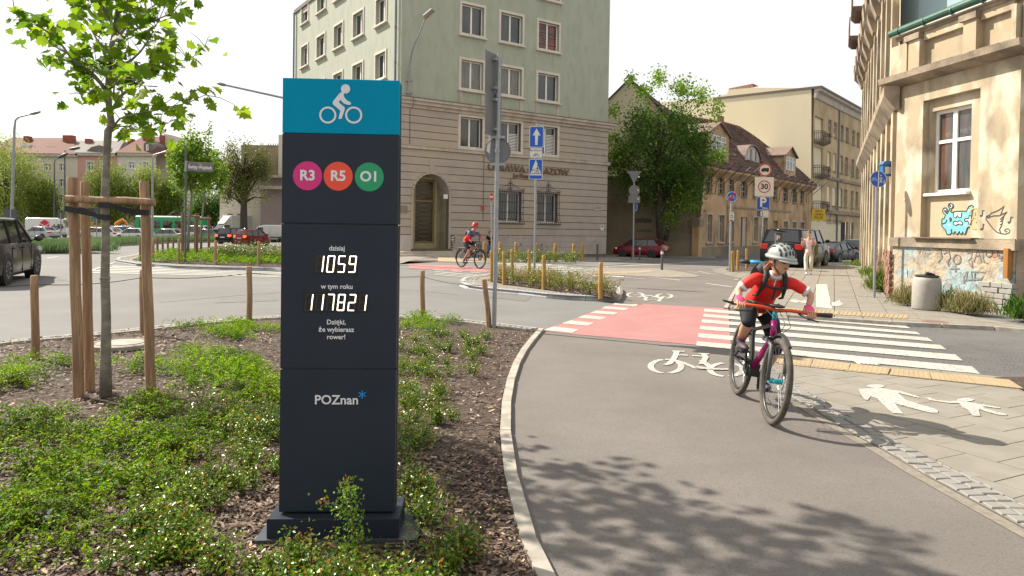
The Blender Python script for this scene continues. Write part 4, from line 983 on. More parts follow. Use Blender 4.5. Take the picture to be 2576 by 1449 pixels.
# blue wall above the parapet and the closing roof
b0 = At(*q2(490,200), 19.2); b1 = At(*q2(668,150), 18.2); b2 = At(*q2(1900,0), 14.8)
mb = MB(); mb.add([(b0.x,b0.y,3),(b1.x,b1.y,3),(b1.x,b1.y,15),(b0.x,b0.y,15)], [(0,1,2,3)]); 
mb.add([(b1.x,b1.y,3),(b2.x,b2.y,3),(b2.x,b2.y,15),(b1.x,b1.y,15),(b1.x+6,b1.y+3,15)], [(0,1,2,3),(3,2,4)])
bl = thing('blue_house', 'pale blue rendered wall rising behind the parapet of the ochre corner house', 'building')
mb.build('wall', M_bluew, bl); 
k0 = At(*q2(795,105), 17.9); MB().add([tuple(At(*q2(x,y), 17.85-.0011*(x-795))) for x,y in ((795,105),(815,92),(850,93),(852,100),(835,112),(810,118))], [(0,1,2,3,4,5)]).build('bare_patch', M_stone, bl)
Mr = MB(); Mr.add([(A1[0]+.05,A1[1],5.5),(B1[0]+.1,B1[1],5.5),(B1[0]+6,B1[1]-3,5.5),(22,16,5.5),(20,36,5.5),(Bf[0]+.2,Bf[1],5.5)], [(0,1,2,3,4,5)]); 
oo = Mr.build('roof_deck', M_groove, ch); oo.matrix_parent_inverse = (Matrix.Translation(H1.loc) @ Matrix.Rotation(H1.rz,4,'Z')).inverted()
# blue house lantern on the street wall
lt = H1.pt(-.05,-.1,0); bt = thing('wall_lantern', 'small blue number lantern on the corner of the ochre house above the round cycle sign', 'lantern', tuple(At(*q2(432,1270), 18.6))); bt.scale = (.7,.7,.75)
M_blt = pm('blue_enamel', (.03,.12,.3), rough=.4)
mb = MB(); mb.box(-.2,.18,-.12,.12,-.22,.18); mb.build('lantern_box', M_blt, bt)
MB().prism([(-.24,.18),(.22,.18),(.12,.3),(-.14,.3)], -.15, .15, 'y').build('lantern_roof', M_blt, bt); MB().box(-.12,.1,-.128,-.12,-.14,.1).build('lamp_glass', pm('pale_glass', (.6,.6,.5), rough=.3), bt)

# ============================================================ old house with the tiled mansard
M_old = pm('stained_ochre_plaster', (.46,.30,.165), (.39,.25,.14), .5, .92, .004, 20, c3=(.15,.105,.07), sc3=.6, amt3=.85, c4=(.52,.36,.21), sc4=.9, amt4=.6, stretch=(1,1,.6))
M_oldg = pm('dark_stained_plaster', (.20,.165,.11), (.26,.21,.14), .4, .92, .004, 15, c3=(.10,.085,.06), sc3=.3, amt3=.7)
M_tile = im('weathered_roof_tile', [(.085,.04,.03),(.14,.06,.045),(.05,.03,.026),(.19,.10,.08),(.09,.06,.05)], .85, world_sc=.8, wcol=(.07,.05,.045))
M_creamw = pm('cream_render', (.68,.60,.43), (.65,.57,.40), .35, .92, c3=(.60,.52,.38), sc3=.2, amt3=.5, stretch=(1,1,.5))
qm = zm(1900,200,2.07); qz = zm(2080,350,3.534)
OA = At(*qm(692,1280), 58.0); OH = Wall((OA.x, OA.y), (OA.x+.637*29.7, OA.y+.77*29.7), zt(58))
oh = thing('old_house', 'low ochre old house with sagging tiled mansard roof, dormers and tall narrow windows', 'building', OH.loc, OH.rz)
ez = OH.hit(*qz(625,700))[1]; Lo = OH.L
ups = [(635,700),(770,835),(887,945),(1026,1092),(1160,1218),(1387,1440),(1500,1556),(1604,1655),(1692,1742)]
zu = (OH.hit(*qz(770,950))[1], OH.hit(*qz(770,760))[1])
los = [(637,692),(768,830),(888,940),(1162,1214),(1272,1320),(1502,1548),(1602,1645),(1694,1735)]
zl_ = (OH.hit(*qz(637,1500))[1], OH.hit(*qz(637,1185))[1])
opu = [(OH.hit(*qz(a,800))[0], OH.hit(*qz(b,800))[0], *zu) for a, b in ups]; opl = [(OH.hit(*qz(a,1300))[0], OH.hit(*qz(b,1300))[0], zl_[0], zl_[1]*(1 if a < 1300 else .93)) for a, b in los]
dO = (OH.hit(*qz(1020,1400))[0], OH.hit(*qz(1088,1400))[0], 0, OH.hit(*qz(1020,1215))[1]); nO = (OH.hit(*qz(1382,1400))[0], OH.hit(*qz(1438,1400))[0], 1.0, zl_[1]*.93)
mb = MB(); cells(mb, 0, Lo, -.3, ez, opu+opl+[dO,nO], .28); mb.build('wall', M_old, oh)
for o in opu: window(oh, *o, .24, frame=M_frw, glass=M_glass, sill=.14, sillmat=M_ochre2, trans=[.33,.66], ft=.05)
for o in opl:
    window(oh, *o, .24, frame=M_frw, glass=M_glassr, sill=.14, sillmat=M_ochre2, trans=.68, ft=.1, surr=.09, surrmat=M_corn, mull=1 if o[0] < 5 else 1)
M_dk = pm('dark_doorway', (.02,.017,.015)); MB().box(dO[0],dO[1],.25,.3,0,dO[3]).build('door', M_dk, oh); MB().box(dO[0]+(dO[1]-dO[0])*.45,dO[1],.12,.2,0,dO[3]).build('door_leaf', M_frw, oh)
MB().box(nO[0],nO[1],.2,.3,nO[2],nO[3]).build('blocked_window', M_oldg, oh)
s0 = OH.hit(*qz(865,1090)); s1 = OH.hit(*qz(1580,1165)); MB().box(s0[0],s1[0],-.08,.02,s0[1]-.12,s0[1]+.06).build('string_course', M_ochre2, oh); MB().box(s0[0],s0[0]+.1,-.06,.02,0,s0[1]-.12).build('corner_strip', M_ochre2, oh)
MB().box(-.05,Lo,-.06,.01,-.3,.75).build('plinth', M_oldg, oh)
for k in range(9): MB().bbox(-.06,.62-(.12 if k % 2 else 0),-.1,.01,2.4+k*.5,2.4+k*.5+.44,.03).build('quoin', M_old, oh)
mb = MB(); mb.prism([(-.6,ez+.35),(-.55,ez+.15),(.0,ez-.35),(.02,ez+.35)], -.1, Lo, 'x'); mb.build('eaves_cove', M_old, oh)
# gate pier to the left of the facade
gp = OH; mb = MB(); mb.box(-.75,-.1,-.3,.3,-.3,2.5); mb.build('gate_pier', M_old, oh); MB().bbox(-.85,0,-.4,.4,2.5,3.2,.2).build('pier_cap', M_oldg, oh)
# roof: ridge follows the sagging outline
RV = 4.6
rid = [OH.hit(*qz(x,y), RV) for x, y in ((-500,60),(300,80),(800,150),(1000,205),(1150,300),(1330,432),(1500,520),(1650,640),(1830,800))]
rid = [(-.8, rid[2][1]+.3)] + [r for r in rid if r[0] > -.8]
def ridge(u):
    for (a, za), (b, zb) in zip(rid, rid[1:]):
        if a <= u <= b: return za+(zb-za)*(u-a)/(b-a)
    return rid[-1][1] if u > rid[-1][0] else rid[0][1]
nu, nr = 76, 20; mb = MB()
def rp(u, t):
    zr = ridge(u); tt = t
    v = -.6 + (RV+.6)*tt; z = ez+.35 + (zr-ez-.35)*(tt**.82) + .05*math.sin(u*1.7+t*4); return v, z
for r in range(nr):
    for c in range(nu):
        u0 = -.4+(Lo+.5)*c/nu; u1 = u0+(Lo+.5)/nu*.94; t0, t1 = r/nr, (r+1.12)/nr
        a = rp(u0,t0); b = rp(u0,min(t1,1)); k = random.uniform(0,.03)
        mb.add([(u0,a[0]-.02,a[1]+.10+k),(u1,a[0]-.02,a[1]+.10+k),(u1,b[0],b[1]+.015),(u0,b[0],b[1]+.015),(u0,a[0],a[1]),(u1,a[0],a[1])], [(0,1,2,3),(4,5,1,0)])
mb.build('roof_tiles', M_tile, oh, kind='stuff')
mb = MB(); n = 30; vs = []
for c in range(n+1):
    u = -.4+(Lo+.45)*c/n; a = rp(u,0); b = rp(u,1); vs += [(u,a[0]+.02,a[1]-.03),(u,b[0],b[1]-.03),(u,10,ez-1)]
mb.add(vs, [f for c in range(n) for f in ((c*3,c*3+3,c*3+4,c*3+1),(c*3+1,c*3+4,c*3+5,c*3+2))]); mb.add([(-.4,.0,0),(-.4,-.6,ez+.3),(-.4,RV,ridge(0)),(-.4,10,ez-1),(-.4,10,0)], [(0,1,2,3,4)]); mb.build('roof_underlay', M_oldg, oh)
mb = MB()
for k in range(14):
    u = 9.0+k*.01; 
for i in range(26):
    u = rid[1][0]+(Lo-4-rid[1][0])*i/26; mb.tube([(u,RV,ridge(u)+.06),(u+.5,RV,ridge(u+.5)+.06)], [.14,.12], 6)
mb.build('ridge_tiles', pm('ridge_tile', (.22,.07,.045), (.15,.05,.04), 2, .85), oh, kind='stuff')
def dormer(x0, x1, zb, zt_, zpk, dep, wins, sidem, v=-.25, round_=False, roofm=None):
    m = MB(); c = (x0+x1)/2
    if round_:
        pl = [(x0,zb)] + [(c-(c-x0)*math.cos(PI*i/10), zb+(zpk-zb)*math.sin(PI*i/10)) for i in range(11)][1:]; m.prism(pl[::-1], v, v+dep, 'y')
        m.build('dormer', sidem, oh)
        k = MB(); P_ = [(c-(c-x0+.12)*math.cos(PI*i/12), zb+(zpk-zb+.14)*math.sin(PI*i/12)) for i in range(13)]
        for i in range(12): k.add([(P_[i][0],v-.15,P_[i][1]),(P_[i+1][0],v-.15,P_[i+1][1]),(P_[i+1][0],v+dep,P_[i+1][1]),(P_[i][0],v+dep,P_[i][1])], [(0,1,2,3)]); k.add([(P_[i][0],v-.15,P_[i][1]),(P_[i+1][0],v-.15,P_[i+1][1]),(P_[i+1][0],v-.15,P_[i+1][1]-.14),(P_[i][0],v-.15,P_[i][1]-.14)], [(3,2,1,0)])
        k.build('dormer_roof', M_rust, oh)
    else:
        m.prism([(x0,zb),(x1,zb),(x1,zt_),(c,zpk),(x0,zt_)], v, v+dep, 'y'); m.build('dormer', sidem, oh)
        k = MB(); e = .22
        for s in (-1, 1):
            xe = x0-e if s < 0 else x1+e; k.add([(xe,v-.25,zt_-.1),(c,v-.25,zpk+.1),(c,v+dep,zpk+.1),(xe,v+dep,zt_-.1),(xe,v-.25,zt_-.2),(c,v-.25,zpk-.0),(c,v+dep,zpk-.0),(xe,v+dep,zt_-.2)], [(0,1,2,3),(7,6,5,4),(0,4,5,1),(3,7,4,0)])
        k.build('dormer_roof', roofm or M_rust, oh)
    for w_ in wins:
        window(oh, w_[0],w_[1],w_[2],w_[3], v-.02, ft=.06, mull=2, trans=.7, frame=M_fr, glass=M_glassr)
def oz(x, y, v=-.25): return OH.hit(*qz(x,y), v)
a = oz(645,500); b = oz(882,540); w0 = oz(680,480); w1 = oz(835,490)
dormer(a[0], b[0], ez+.3, oz(645,235)[1], oz(762,150)[1], 5, [(w0[0],w1[0],oz(680,480)[1],oz(680,280)[1])], M_old)
a = oz(1058,560,.4); b = oz(1232,600,.4)
dormer(a[0], b[0], oz(1145,585,.4)[1], 0, oz(1145,412,.4)[1], 3.2, [], M_frw, .4, True)
for k in range(4): x = a[0]+(b[0]-a[0])*(.25+.16*k); MB().box(x-.05,x+.05,.36,.4,oz(1145,575,.4)[1],oz(1145,450,.4)[1]).build('batten', M_dk if k % 2 else M_wp, oh)
a = oz(1512,600); b = oz(1638,700); w0 = oz(1525,680); w1 = oz(1622,700)
dormer(a[0], b[0], ez+.3, oz(1512,500)[1], oz(1580,428)[1], 4.2, [(w0[0],w1[0],oz(1525,680)[1],oz(1525,530)[1])], M_old)
sdp = oz(1480,515,1.2); dsh = thing('satellite_dish', 'white satellite dish fixed to the side of the right dormer', 'satellite dish', OH.pt(sdp[0],1.0,sdp[1]), OH.rz+R(-62))
MB().lathe([(.02,0),(.3,.03),(.52,.1),(.6,.16),(.59,.18),(.3,.06),(.02,.03)], 20).build('dish', M_wp, dsh, rot=(R(80),0,0)); MB().tube([(0,.0,-.1),(0,.5,-.3)], .03, 6).build('mount', M_lampm, dsh)
for k in range(17):
    u = 1.2+k*(Lo-1.6)/16; mb = MB(); mb.tube([(u,-.12,ez-.75),(u+.05,-1.7,ez+.72)], .035, 5); mb.tube([(u,-.06,ez-1.7),(u,-.12,ez-.72)], .03, 5); mb.build('gutter_bracket', M_iron, oh)
mb = MB(); cx = oz(790,100,RV)
for k in range(3): mb.tube([(cx[0]-.5+k*.5,RV,cx[1]-1.2),(cx[0]-.5+k*.5,RV,cx[1]+.25)], .17, 8)
mb.build('chimney', M_brick, oh)

# dark yard wall and the gabled house behind the tree
ya = At(1480,640,60.5); YW = Wall((ya.x,ya.y),(OA.x-.4,OA.y-.2), zt(60)); yz = YW.hit(1600,446)[1]
yw = thing('yard_wall', 'dark stained plaster wall with scrawled graffiti behind the tree and red hatchback', 'wall', YW.loc, YW.rz)
mb = MB(); mb.box(0,YW.L,0,.4,-.3,yz); mb.build('wall', M_oldg, yw); MB().box(-.1,YW.L,-.08,.48,yz+.003,yz+.12).build('coping', M_ochre2, yw)
gsc = []
for t in 'abcdefghij':
    i = ord(t)-97; x = 190+i*32; gsc.append([zd(x,320),zd(x+6,240),zd(x+26,235),zd(x+20,280),zd(x+28,318)])
gsc += [[zd(220+i*28,490-(i%3)*8),zd(235+i*28,430+(i%2)*20),zd(250+i*28,500)] for i in range(10)]
on_wall('graffiti', YW, yw, gsc, .05, M_sprayk, -.006); on_wall('graffiti', YW, yw, [[zd(960,290),zd(1000,270),zd(1070,310),zd(1010,330),zd(970,300)],[zd(960,370),zd(1100,360),zd(1110,520)],[zd(1130,360),zd(1120,500),zd(1280,500)],[zd(1080,600),zd(1160,600),zd(1150,650)]], .04, pm('faded_violet_spray', (.13,.08,.12)), -.006)
M_gab = pm('pale_yellow_render', (.40,.37,.26), (.44,.41,.30), .3, .92, c3=(.33,.30,.21), sc3=.25, amt3=.5)
gh = thing('gabled_house', 'pale yellow windowless gable of a house rising behind the dark yard wall', 'building', (0,0,0))
P = [At(x,y,66) for x, y in ((1440,650),(1440,345),(1582,203),(1700,300),(1760,420),(1780,650))]
mb = MB(); n = len(P); mb.add([tuple(p) for p in P]+[(p.x+3,p.y+10,p.z) for p in P], [tuple(range(n-1,-1,-1)),tuple(range(n,2*n))]+[(i,(i+1)%n,n+(i+1)%n,n+i) for i in range(n)]); mb.build('gable_wall', M_gab, gh)
mb = MB()
for a, b in ((P[1],P[2]),(P[2],P[3])): mb.add([(a.x,a.y-.2,a.z+.02),(b.x,b.y-.2,b.z+.02),(b.x+3,b.y+10,b.z+.02),(a.x+3,a.y+10,a.z+.02),(a.x,a.y-.2,a.z+.25),(b.x,b.y-.2,b.z+.25),(b.x+3,b.y+10,b.z+.25),(a.x+3,a.y+10,a.z+.25)], [(0,1,5,4),(4,5,6,7),(3,2,1,0)])
mb.build('roof', M_tile, gh)

# ============================================================ cream tenement beyond
cb_ = At(2040,590,80); CW = Wall((cb_.x,cb_.y), (cb_.x+.637*34, cb_.y+.77*34), -.38)
cr = thing('tenement', 'tall cream tenement with blank rendered gable, iron balconies and arched shop windows', 'building', CW.loc, CW.rz)
CG = Wall((cb_.x-.77*20,cb_.y+.637*20),(cb_.x,cb_.y), -.38); CGB = rel(CW, CG)
gpz = [CG.hit(*qm(x,y)) for x, y in ((100,1230),(100,300),(620,245),(750,240),(878,208),(888,180),(1050,166),(1436,169),(1436,1230))]
mb = MB(); mb.prism(gpz, 0, 12, 'y'); mb.build('gable_wall', M_creamw, cr, loc=CGB[0], rot=CGB[1])
a = CG.hit(*qm(890,182), 1); b = CG.hit(*qm(1050,158), 1); MB().add([(a[0],1,a[1]-.3),(b[0],1,b[1]-.1),(b[0],1,b[1]+.35),(a[0],1,a[1]+.2),(a[0],3,a[1]+.2),(b[0],3,b[1]+.35)], [(0,1,2,3),(3,2,5,4)]).build('chimney', M_brick, cr, loc=CGB[0], rot=CGB[1])
cz1 = CW.hit(*qz(1780,0))[1]; cz1 = gpz[7][1]-.1; Lc = CW.L
M_tan = pm('sooty_tan_plaster', (.50,.38,.225), (.42,.32,.19), .5, .92, c3=(.20,.15,.09), sc3=.35, amt3=.65)
colsx = [(1998,2035),(2063,2098),(2140,2174),(2197,2232),(2272,2302),(2325,2354)]
rowsy = [((2000,285),(2000,105)),((2000,680),(2000,470)),((2000,1080),(2000,865))]
rz_ = [(CW.hit(*qz(*a))[1], CW.hit(*qz(*b))[1]) for a, b in rowsy]
cu_ = [(CW.hit(*qz(a,600))[0], CW.hit(*qz(b,600))[0]) for a, b in colsx]; cu_ += [(cu_[-1][1]+2+i*2.3, cu_[-1][1]+3.2+i*2.3) for i in range(4)]
bu = (max(.5,CW.hit(*qz(1842,200))[0]), CW.hit(*qz(1950,200))[0])
bz = [(CW.hit(*qz(1842,1140))[1], CW.hit(*qz(1842,850))[1]),(CW.hit(*qz(1842,735))[1], CW.hit(*qz(1842,410))[1]),(CW.hit(*qz(1842,345))[1], CW.hit(*qz(1842,60))[1])]
zg = CW.hit(*qz(1810,1150))[1]
ops = [(a,b,*r) for a,b in cu_ for r in rz_]; bops = [(bu[0],bu[1],*z) for z in bz]
shops = [(CW.hit(*qz(a,1400))[0], CW.hit(*qz(b,1400))[0], .3, CW.hit(*qz(a,c))[1]) for a, b, c in ((1848,1880,1235),(1912,1945,1245),(2022,2092,1260))] + [(CW.hit(*qz(2148,1400))[0], CW.hit(*qz(2230,1400))[0], 0, zg-1.0),(CW.hit(*qz(2250,1400))[0], CW.hit(*qz(2290,1400))[0], 0, zg-1.0)]
mb = MB(); cells(mb, 0, Lc, -.3, cz1, ops+bops+shops, .3); mb.build('wall', M_tan, cr)
for o in ops: window(cr, *o, .26, frame=M_frw, glass=M_glassr, ft=.12, sill=.15, sillmat=M_ochre2, trans=.7)
for o in shops[:3]:
    window(cr, *o, .26, frame=M_dk, glass=M_glass, ft=.1, trans=.75)
    c = (o[0]+o[1])/2; r = (o[1]-o[0])/2+.12; MB().ring((c,-.02,o[3]-.1), r, .07, 'y', 10, 5, a0=0, a1=PI).build('arch_moulding', M_ochre2, cr)
for o in shops[3:]: MB().box(o[0],o[1],.35,.4,o[2],o[3]).build('gateway', M_dk, cr)
for i, o in enumerate(bops):
    MB().box(o[0],o[1],1.6,1.7,o[2],o[3]).box(o[0]-.1,o[0],.3,1.7,o[2],o[3]).box(o[1],o[1]+.1,.3,1.7,o[2],o[3]).build('loggia', M_creamw if i < 2 else M_oldg, cr)
    MB().prism([(.0,o[2]-.35),(-.5,o[2]-.2),(-.9,o[2]),(0,o[2])], o[0]-.2, o[1]+.3, 'x').build('balcony', M_ochre2, cr)
    mb = MB(); nb = 12
    for k in range(nb+1): x = o[0]-.1+(o[1]-o[0]+.3)*k/nb; mb.tube([(x,-.85,o[2]),(x,-.85,o[2]+1.05)], .022, 4)
    for k in range(5):
        for x in (o[0]-.1,o[1]+.2): mb.tube([(x,-.85+k*.2,o[2]),(x,-.85+k*.2,o[2]+1.05)], .022, 4)
    for z in (.1,.8,1.05): mb.tube([(o[0]-.1,0,o[2]+z),(o[0]-.1,-.85,o[2]+z),(o[1]+.2,-.85,o[2]+z),(o[1]+.2,0,o[2]+z)], .03, 4)
    mb.build('balcony_railing', M_iron, cr)
MB().box(-.1,Lc,-.3,.02,zg-.1,zg+.35).build('cornice', M_ochre2, cr); 
zs = CW.hit(*qz(2110,800))[1]; MB().box(2.8,Lc,-.22,.02,zs-.1,zs+.25).build('string_course', M_ochre2, cr)
mb = MB(); mb.prism([(.02,cz1-1.1),(-.2,cz1-1.0),(-.3,cz1-.4),(-.7,cz1-.25),(-.75,cz1),(.02,cz1)], 0, Lc, 'x'); mb.build('cornice', M_corn, cr); MB().box(-.1,Lc,-.85,12,cz1,cz1+.25).build('roof', M_groove, cr)
u = CW.hit(*qz(2112,600))[0]; mb = MB(); mb.tube([(u,-.14,0),(u,-.14,zs),(u,-.14,cz1-.3)], .1, 8); mb.build('drainpipe', M_zinc, cr)
M_yel = pm('yellow_sign_enamel', (.62,.43,.01), (.58,.4,.02), 3, .5)
ys = thing('shop_sign', 'yellow projecting bike shop sign with black lettering on the tenement', 'sign', CW.pt(CW.hit(*qz(1900,1190),-1.4)[0],-1.4,CW.hit(*qz(1900,1190),-1.4)[1]), CW.rz+R(-60))
ys.scale = (.62,.62,.62); MB().box(-1.15,1.1,-.1,.1,-1.05,1.05).build('panel', M_yel, ys); text('sign_lettering', 'BIKE', .62, M_ink, ys, (0,-.105,.62)); text('sign_lettering', 'PARK', .62, M_ink, ys, (0,-.105,-.62))
mb = MB(); mb.ring((-.45,-.11,-.08), .26, .035, 'y', 14, 4).ring((.45,-.11,-.08), .26, .035, 'y', 14, 4).tube([(-.45,-.11,-.08),(-.1,-.11,.25),(.3,-.11,.22),(.45,-.11,-.08)], .03, 4).tube([(-.1,-.11,.25),(0,-.11,-.08),(.3,-.11,.22)], .03, 4); mb.build('bicycle_emblem', M_ink, ys)
t0 = CW.hit(*qz(1965,1200)); text('painted_lettering', 'CZĘŚCI ROWEROWE', .8, pm('faded_lettering', (.2,.15,.1)), cr, (t0[0]+4.2,-.03,zg-1.1), sx=.9)

# ============================================================ row of houses far on the left
ql = lambda x, y: (x/2.046, y/2.046)
YL = 132.0
def lw(x, y, Y=YL): return At(*ql(x,y), Y)
M_h1 = pm('beige_render', (.60,.54,.44), (.56,.50,.41), .2, .9); M_h2 = pm('pink_render', (.56,.31,.27), (.52,.29,.25), .2, .9); M_h3 = pm('pale_green_render', (.62,.58,.48), (.58,.54,.45), .2, .9)
M_rt = pm('red_roof_tiles', (.105,.03,.02), (.14,.045,.03), .5, .85, c3=(.09,.03,.022), sc3=3, amt3=.5, stretch=(1,4,4)); M_gt = pm('grey_roof_tiles', (.14,.125,.12), (.18,.16,.15), .6, .85); M_chb = pm('chimney_brick', (.22,.06,.04), (.28,.09,.06), 2, .9)
def row_house(name, label, x0, x1, ye, wallm, roofm, ridge_, wins, extra=None):
    a = lw(x0,1180); b = lw(x1,1180); e = lw(x0,ye).z; t = thing(name, label, 'building', (a.x, YL, zt(100)), 0, 'row of houses beyond the trees')
    L_ = b.x-a.x; o = Vector((a.x,YL,zt(100)))
    W_ = Wall((a.x,YL),(b.x,YL), zt(100)); e = W_.hit(*ql(x0,ye))[1]
    ww = [(W_.hit(*ql(p[0],p[1]))[0], W_.hit(*ql(p[2],p[3]))[0], W_.hit(*ql(p[2],p[3]))[1], W_.hit(*ql(p[0],p[1]))[1]) for p in wins]
    mb = MB(); cells(mb, 0, L_, -.3, e, ww, .3); mb.build('wall', wallm, t)
    for w_ in ww: window(t, *w_, .25, ft=.14, surr=.16, surrmat=M_wp, trans=.65)
    MB().box(-.2,L_+.2,-.5,.02,e-.5,e).build('cornice', M_corn, t)
    R_ = [W_.hit(*ql(*p), 7) for p in ridge_]
    m = MB(); m.add([(-.2,-.6,e+.05),(L_+.2,-.6,e+.05),(R_[1][0],7,R_[1][1]),(R_[0][0],7,R_[0][1]),(-.2,14,e),(L_+.2,14,e)], [(0,1,2,3),(3,2,5,4),(0,3,4),(1,5,2)]); m.build('roof', roofm, t)
    return t, W_, L_, e
def chim(t, W_, x0, x1, y0, y1, v=5, m=None):
    a = W_.hit(*ql(x0,y1), v); b = W_.hit(*ql(x1,y0), v); MB().box(a[0],b[0],v,v+1.2,a[1]-2,b[1]).build('chimney', m or M_chb, t)
wr = lambda xs, ys: [(x0,y0,x1,y1) for (x0,x1) in xs for (y0,y1) in ys]
rows3 = ((842,880),(922,962),(1002,1042),(1082,1120))
t, W_, L_, e = row_house('townhouse', 'beige townhouse with red tiled roof and skylights at far left beyond the trees', -60, 398, 788, M_h1, M_rt, ((60,708),(375,710)), wr(((60,95),(145,180),(228,262),(305,335)), rows3))
chim(t, W_, 120, 145, 700, 728); chim(t, W_, 322, 372, 696, 748)
for x, y in ((140,755),(270,764)): p = W_.hit(*ql(x,y), 3); MB().box(p[0]-1,p[0]+1,2.4,3.6,p[1]-.5,p[1]+.35).build('skylight', M_wp, t)
t, W_, L_, e = row_house('townhouse', 'pink townhouse with grey tiled roof between the two red-roofed houses', 398, 604, 788, M_h2, M_gt, ((385,722),(640,724)), wr(((448,480),(520,550)), ((832,880),(910,950),(990,1030))))
chim(t, W_, 436, 462, 714, 740); chim(t, W_, 655, 680, 714, 742)
p = W_.hit(*ql(515,783), .5); MB().prism([(p[0]-3,p[1]-.4),(p[0]+3,p[1]-.4),(p[0]+1.5,p[1]+.9),(p[0],p[1]+1.3),(p[0]-1.5,p[1]+.9)], .2, 4, 'y').build('eyebrow_dormer', M_gt, t)
t, W_, L_, e = row_house('townhouse', 'pale townhouse with hipped red roof, dormer and aerial at the right end of the row', 604, 800, 788, M_h3, M_rt, ((738,700),(834,704)), wr(((662,690),(737,763)), ((833,868),(908,945),(985,1020))))
chim(t, W_, 735, 768, 693, 735); chim(t, W_, 820, 836, 695, 720)
a = W_.hit(*ql(742,778), .6); b = W_.hit(*ql(790,742), .6); m = MB(); m.prism([(a[0],a[1]),(b[0],a[1]),(b[0],b[1]),((a[0]+b[0])/2,b[1]+.9),(a[0],b[1])], .4, 5, 'y'); m.build('dormer', M_gt, t); window(t, a[0]+.5,b[0]-.8,a[1]+.1,b[1]-.1, .36, ft=.16, mull=0)
m = MB(); p = W_.hit(*ql(752,692), 6); m.cyl((p[0],6,p[1]-1),(p[0],6,p[1]+3.2), .12, n=6)
for dx in (-.4,0,.4): m.box(p[0]+dx-.12,p[0]+dx+.12,5.8,6,p[1]+1,p[1]+3.6)
m.build('aerial', M_lampm, t)
gt = thing('gable_block', 'light grey blank gable block beside the hipped red roof', 'building', (0,0,0), 0)
P = [lw(x,y,YL+6) for x, y in ((796,1180),(796,790),(845,688),(886,696),(886,1180))]
m = MB(); n = 5; m.add([tuple(p) for p in P]+[(p.x,p.y+14,p.z) for p in P], [(4,3,2,1,0)]+[(i,(i+1)%n,n+(i+1)%n,n+i) for i in range(n)]); m.build('wall', M_h1, gt)
# building left of the pillar
M_mau = pm('mauve_render', (.30,.235,.235), (.26,.20,.20), .4, .9, c3=(.2,.16,.15), sc3=.3, amt3=.5); M_brn = pm('brown_render', (.26,.20,.14), (.22,.17,.12), .4, .9)
mv = thing('mauve_building', 'mauve and brown building with flat roof just left of the information pillar', 'building', (0,0,0))
def boxpx(nm, x0, y0, x1, y1, Y, dep, mat, par):
    a = lw(x0,y1,Y); b = lw(x1,y0,Y); return MB().box(a.x,b.x,Y,Y+dep,min(a.z,-.4) if y1 > 1150 else a.z,b.z).build(nm, mat, par)
boxpx('wall', 1340, 905, 1700, 1200, 96, 12, M_mau, mv); boxpx('upper_wall', 1240, 752, 1700, 905, 97, 10, M_brn, mv); boxpx('tower', 1432, 697, 1700, 905, 95.5, 9, M_h1, mv)
boxpx('balcony_band', 1340, 960, 1700, 972, 95.2, 1, M_corn, mv); boxpx('balcony_band', 1340, 905, 1700, 912, 95.2, 1, M_corn, mv); boxpx('wing', 1130, 840, 1345, 1200, 99, 8, M_h1, mv)
for x in range(1380,1440,12): boxpx('roof_post', x, 738, x+2, 752, 96.9, .2, M_iron, mv)
for x, y in ((1170,870),(1220,870),(1300,870),(1170,1100),(1220,1100)):
    boxpx('window', x, y, x+26, y+38, 98.9, .1, M_glass, mv)
# ============================================================ information pillar
M_anth = pm('anthracite_metal', (.017,.024,.036), (.021,.028,.041), 2, .5, spec=.2)
M_teal = pm('teal_metal', (.0,.22,.37), (.0,.235,.39), 2, .6, spec=.08)
M_let = pm('white_print', (.62,.62,.66), rough=.5)
M_mag = pm('magenta_disc', (.55,.01,.16), rough=.45); M_ora = pm('orange_disc', (.72,.055,.02), rough=.45); M_grn = pm('green_disc', (.0,.26,.10), rough=.45); M_logob = pm('logo_blue', (.0,.22,.62), rough=.5)
M_led = pm('lit_led', (1.0,.86,.70), emit=1.5); M_disp = pm('display_glass', (.004,.004,.005), rough=.12, spec=.5)
q3t = zm(850,200,1.3175)
TD = 3.58
TA = At(701,1287,TD); TB = At(992,1289,TD+.027); TW = Wall((TA.x,TA.y),(TB.x,TB.y)); tw = TW.L
tot = thing('information_pillar', 'tall anthracite cycle counter pillar with teal cyclist panel and lit visitor counts', 'pillar', TW.loc, TW.rz)
zT = [TW.hit(850, y)[1] for y in (198.5, 337, 564.5, 929, 1288)]
def slab_(nm, z0, z1, m, d=.12, y=0):
    o = MB().box(0,tw,y,d,z0,z1).build(nm, m, tot); bevel(o, .004, 2); return o
tp = slab_('teal_panel', zT[1]+.001, zT[0], M_teal); slab_('upper_panel', zT[2]+.003, zT[1]-.001, M_anth); slab_('counter_panel', zT[3]+.003, zT[2]-.003, M_anth); slab_('lower_panel', zT[4], zT[3]-.003, M_anth)
MB().box(.01,tw-.01,.008,.112,zT[4],zT[0]-.01).build('core', M_ink, tot)
MB().box(tw+.002,tw+.003,.05,.07,zT[4]+.002,zT[0]-.01).build('side_rail', pm('bronze_side_rail', (.06,.05,.04), rough=.5, metal=.3), tot)
pz = zT[4]-.012
o = MB().box(-.045,tw+.03,-.055,.25,pz-.100,pz).build('base', M_anth, tot); bevel(o, .004, 2)
o = MB().box(-.10,tw+.125,-.075,.33,pz-.120,pz-.1005).build('base_plate', pm('steel_plate', (.07,.08,.095), (.10,.11,.125), 3, .35, metal=.5), tot)
MB().box(-.08,tw+.11,-.07,.30,-.02,pz-.121).build('concrete_footing', M_kerb, tot)
def tu(x, y): return TW.hit(*q3t(x, y))
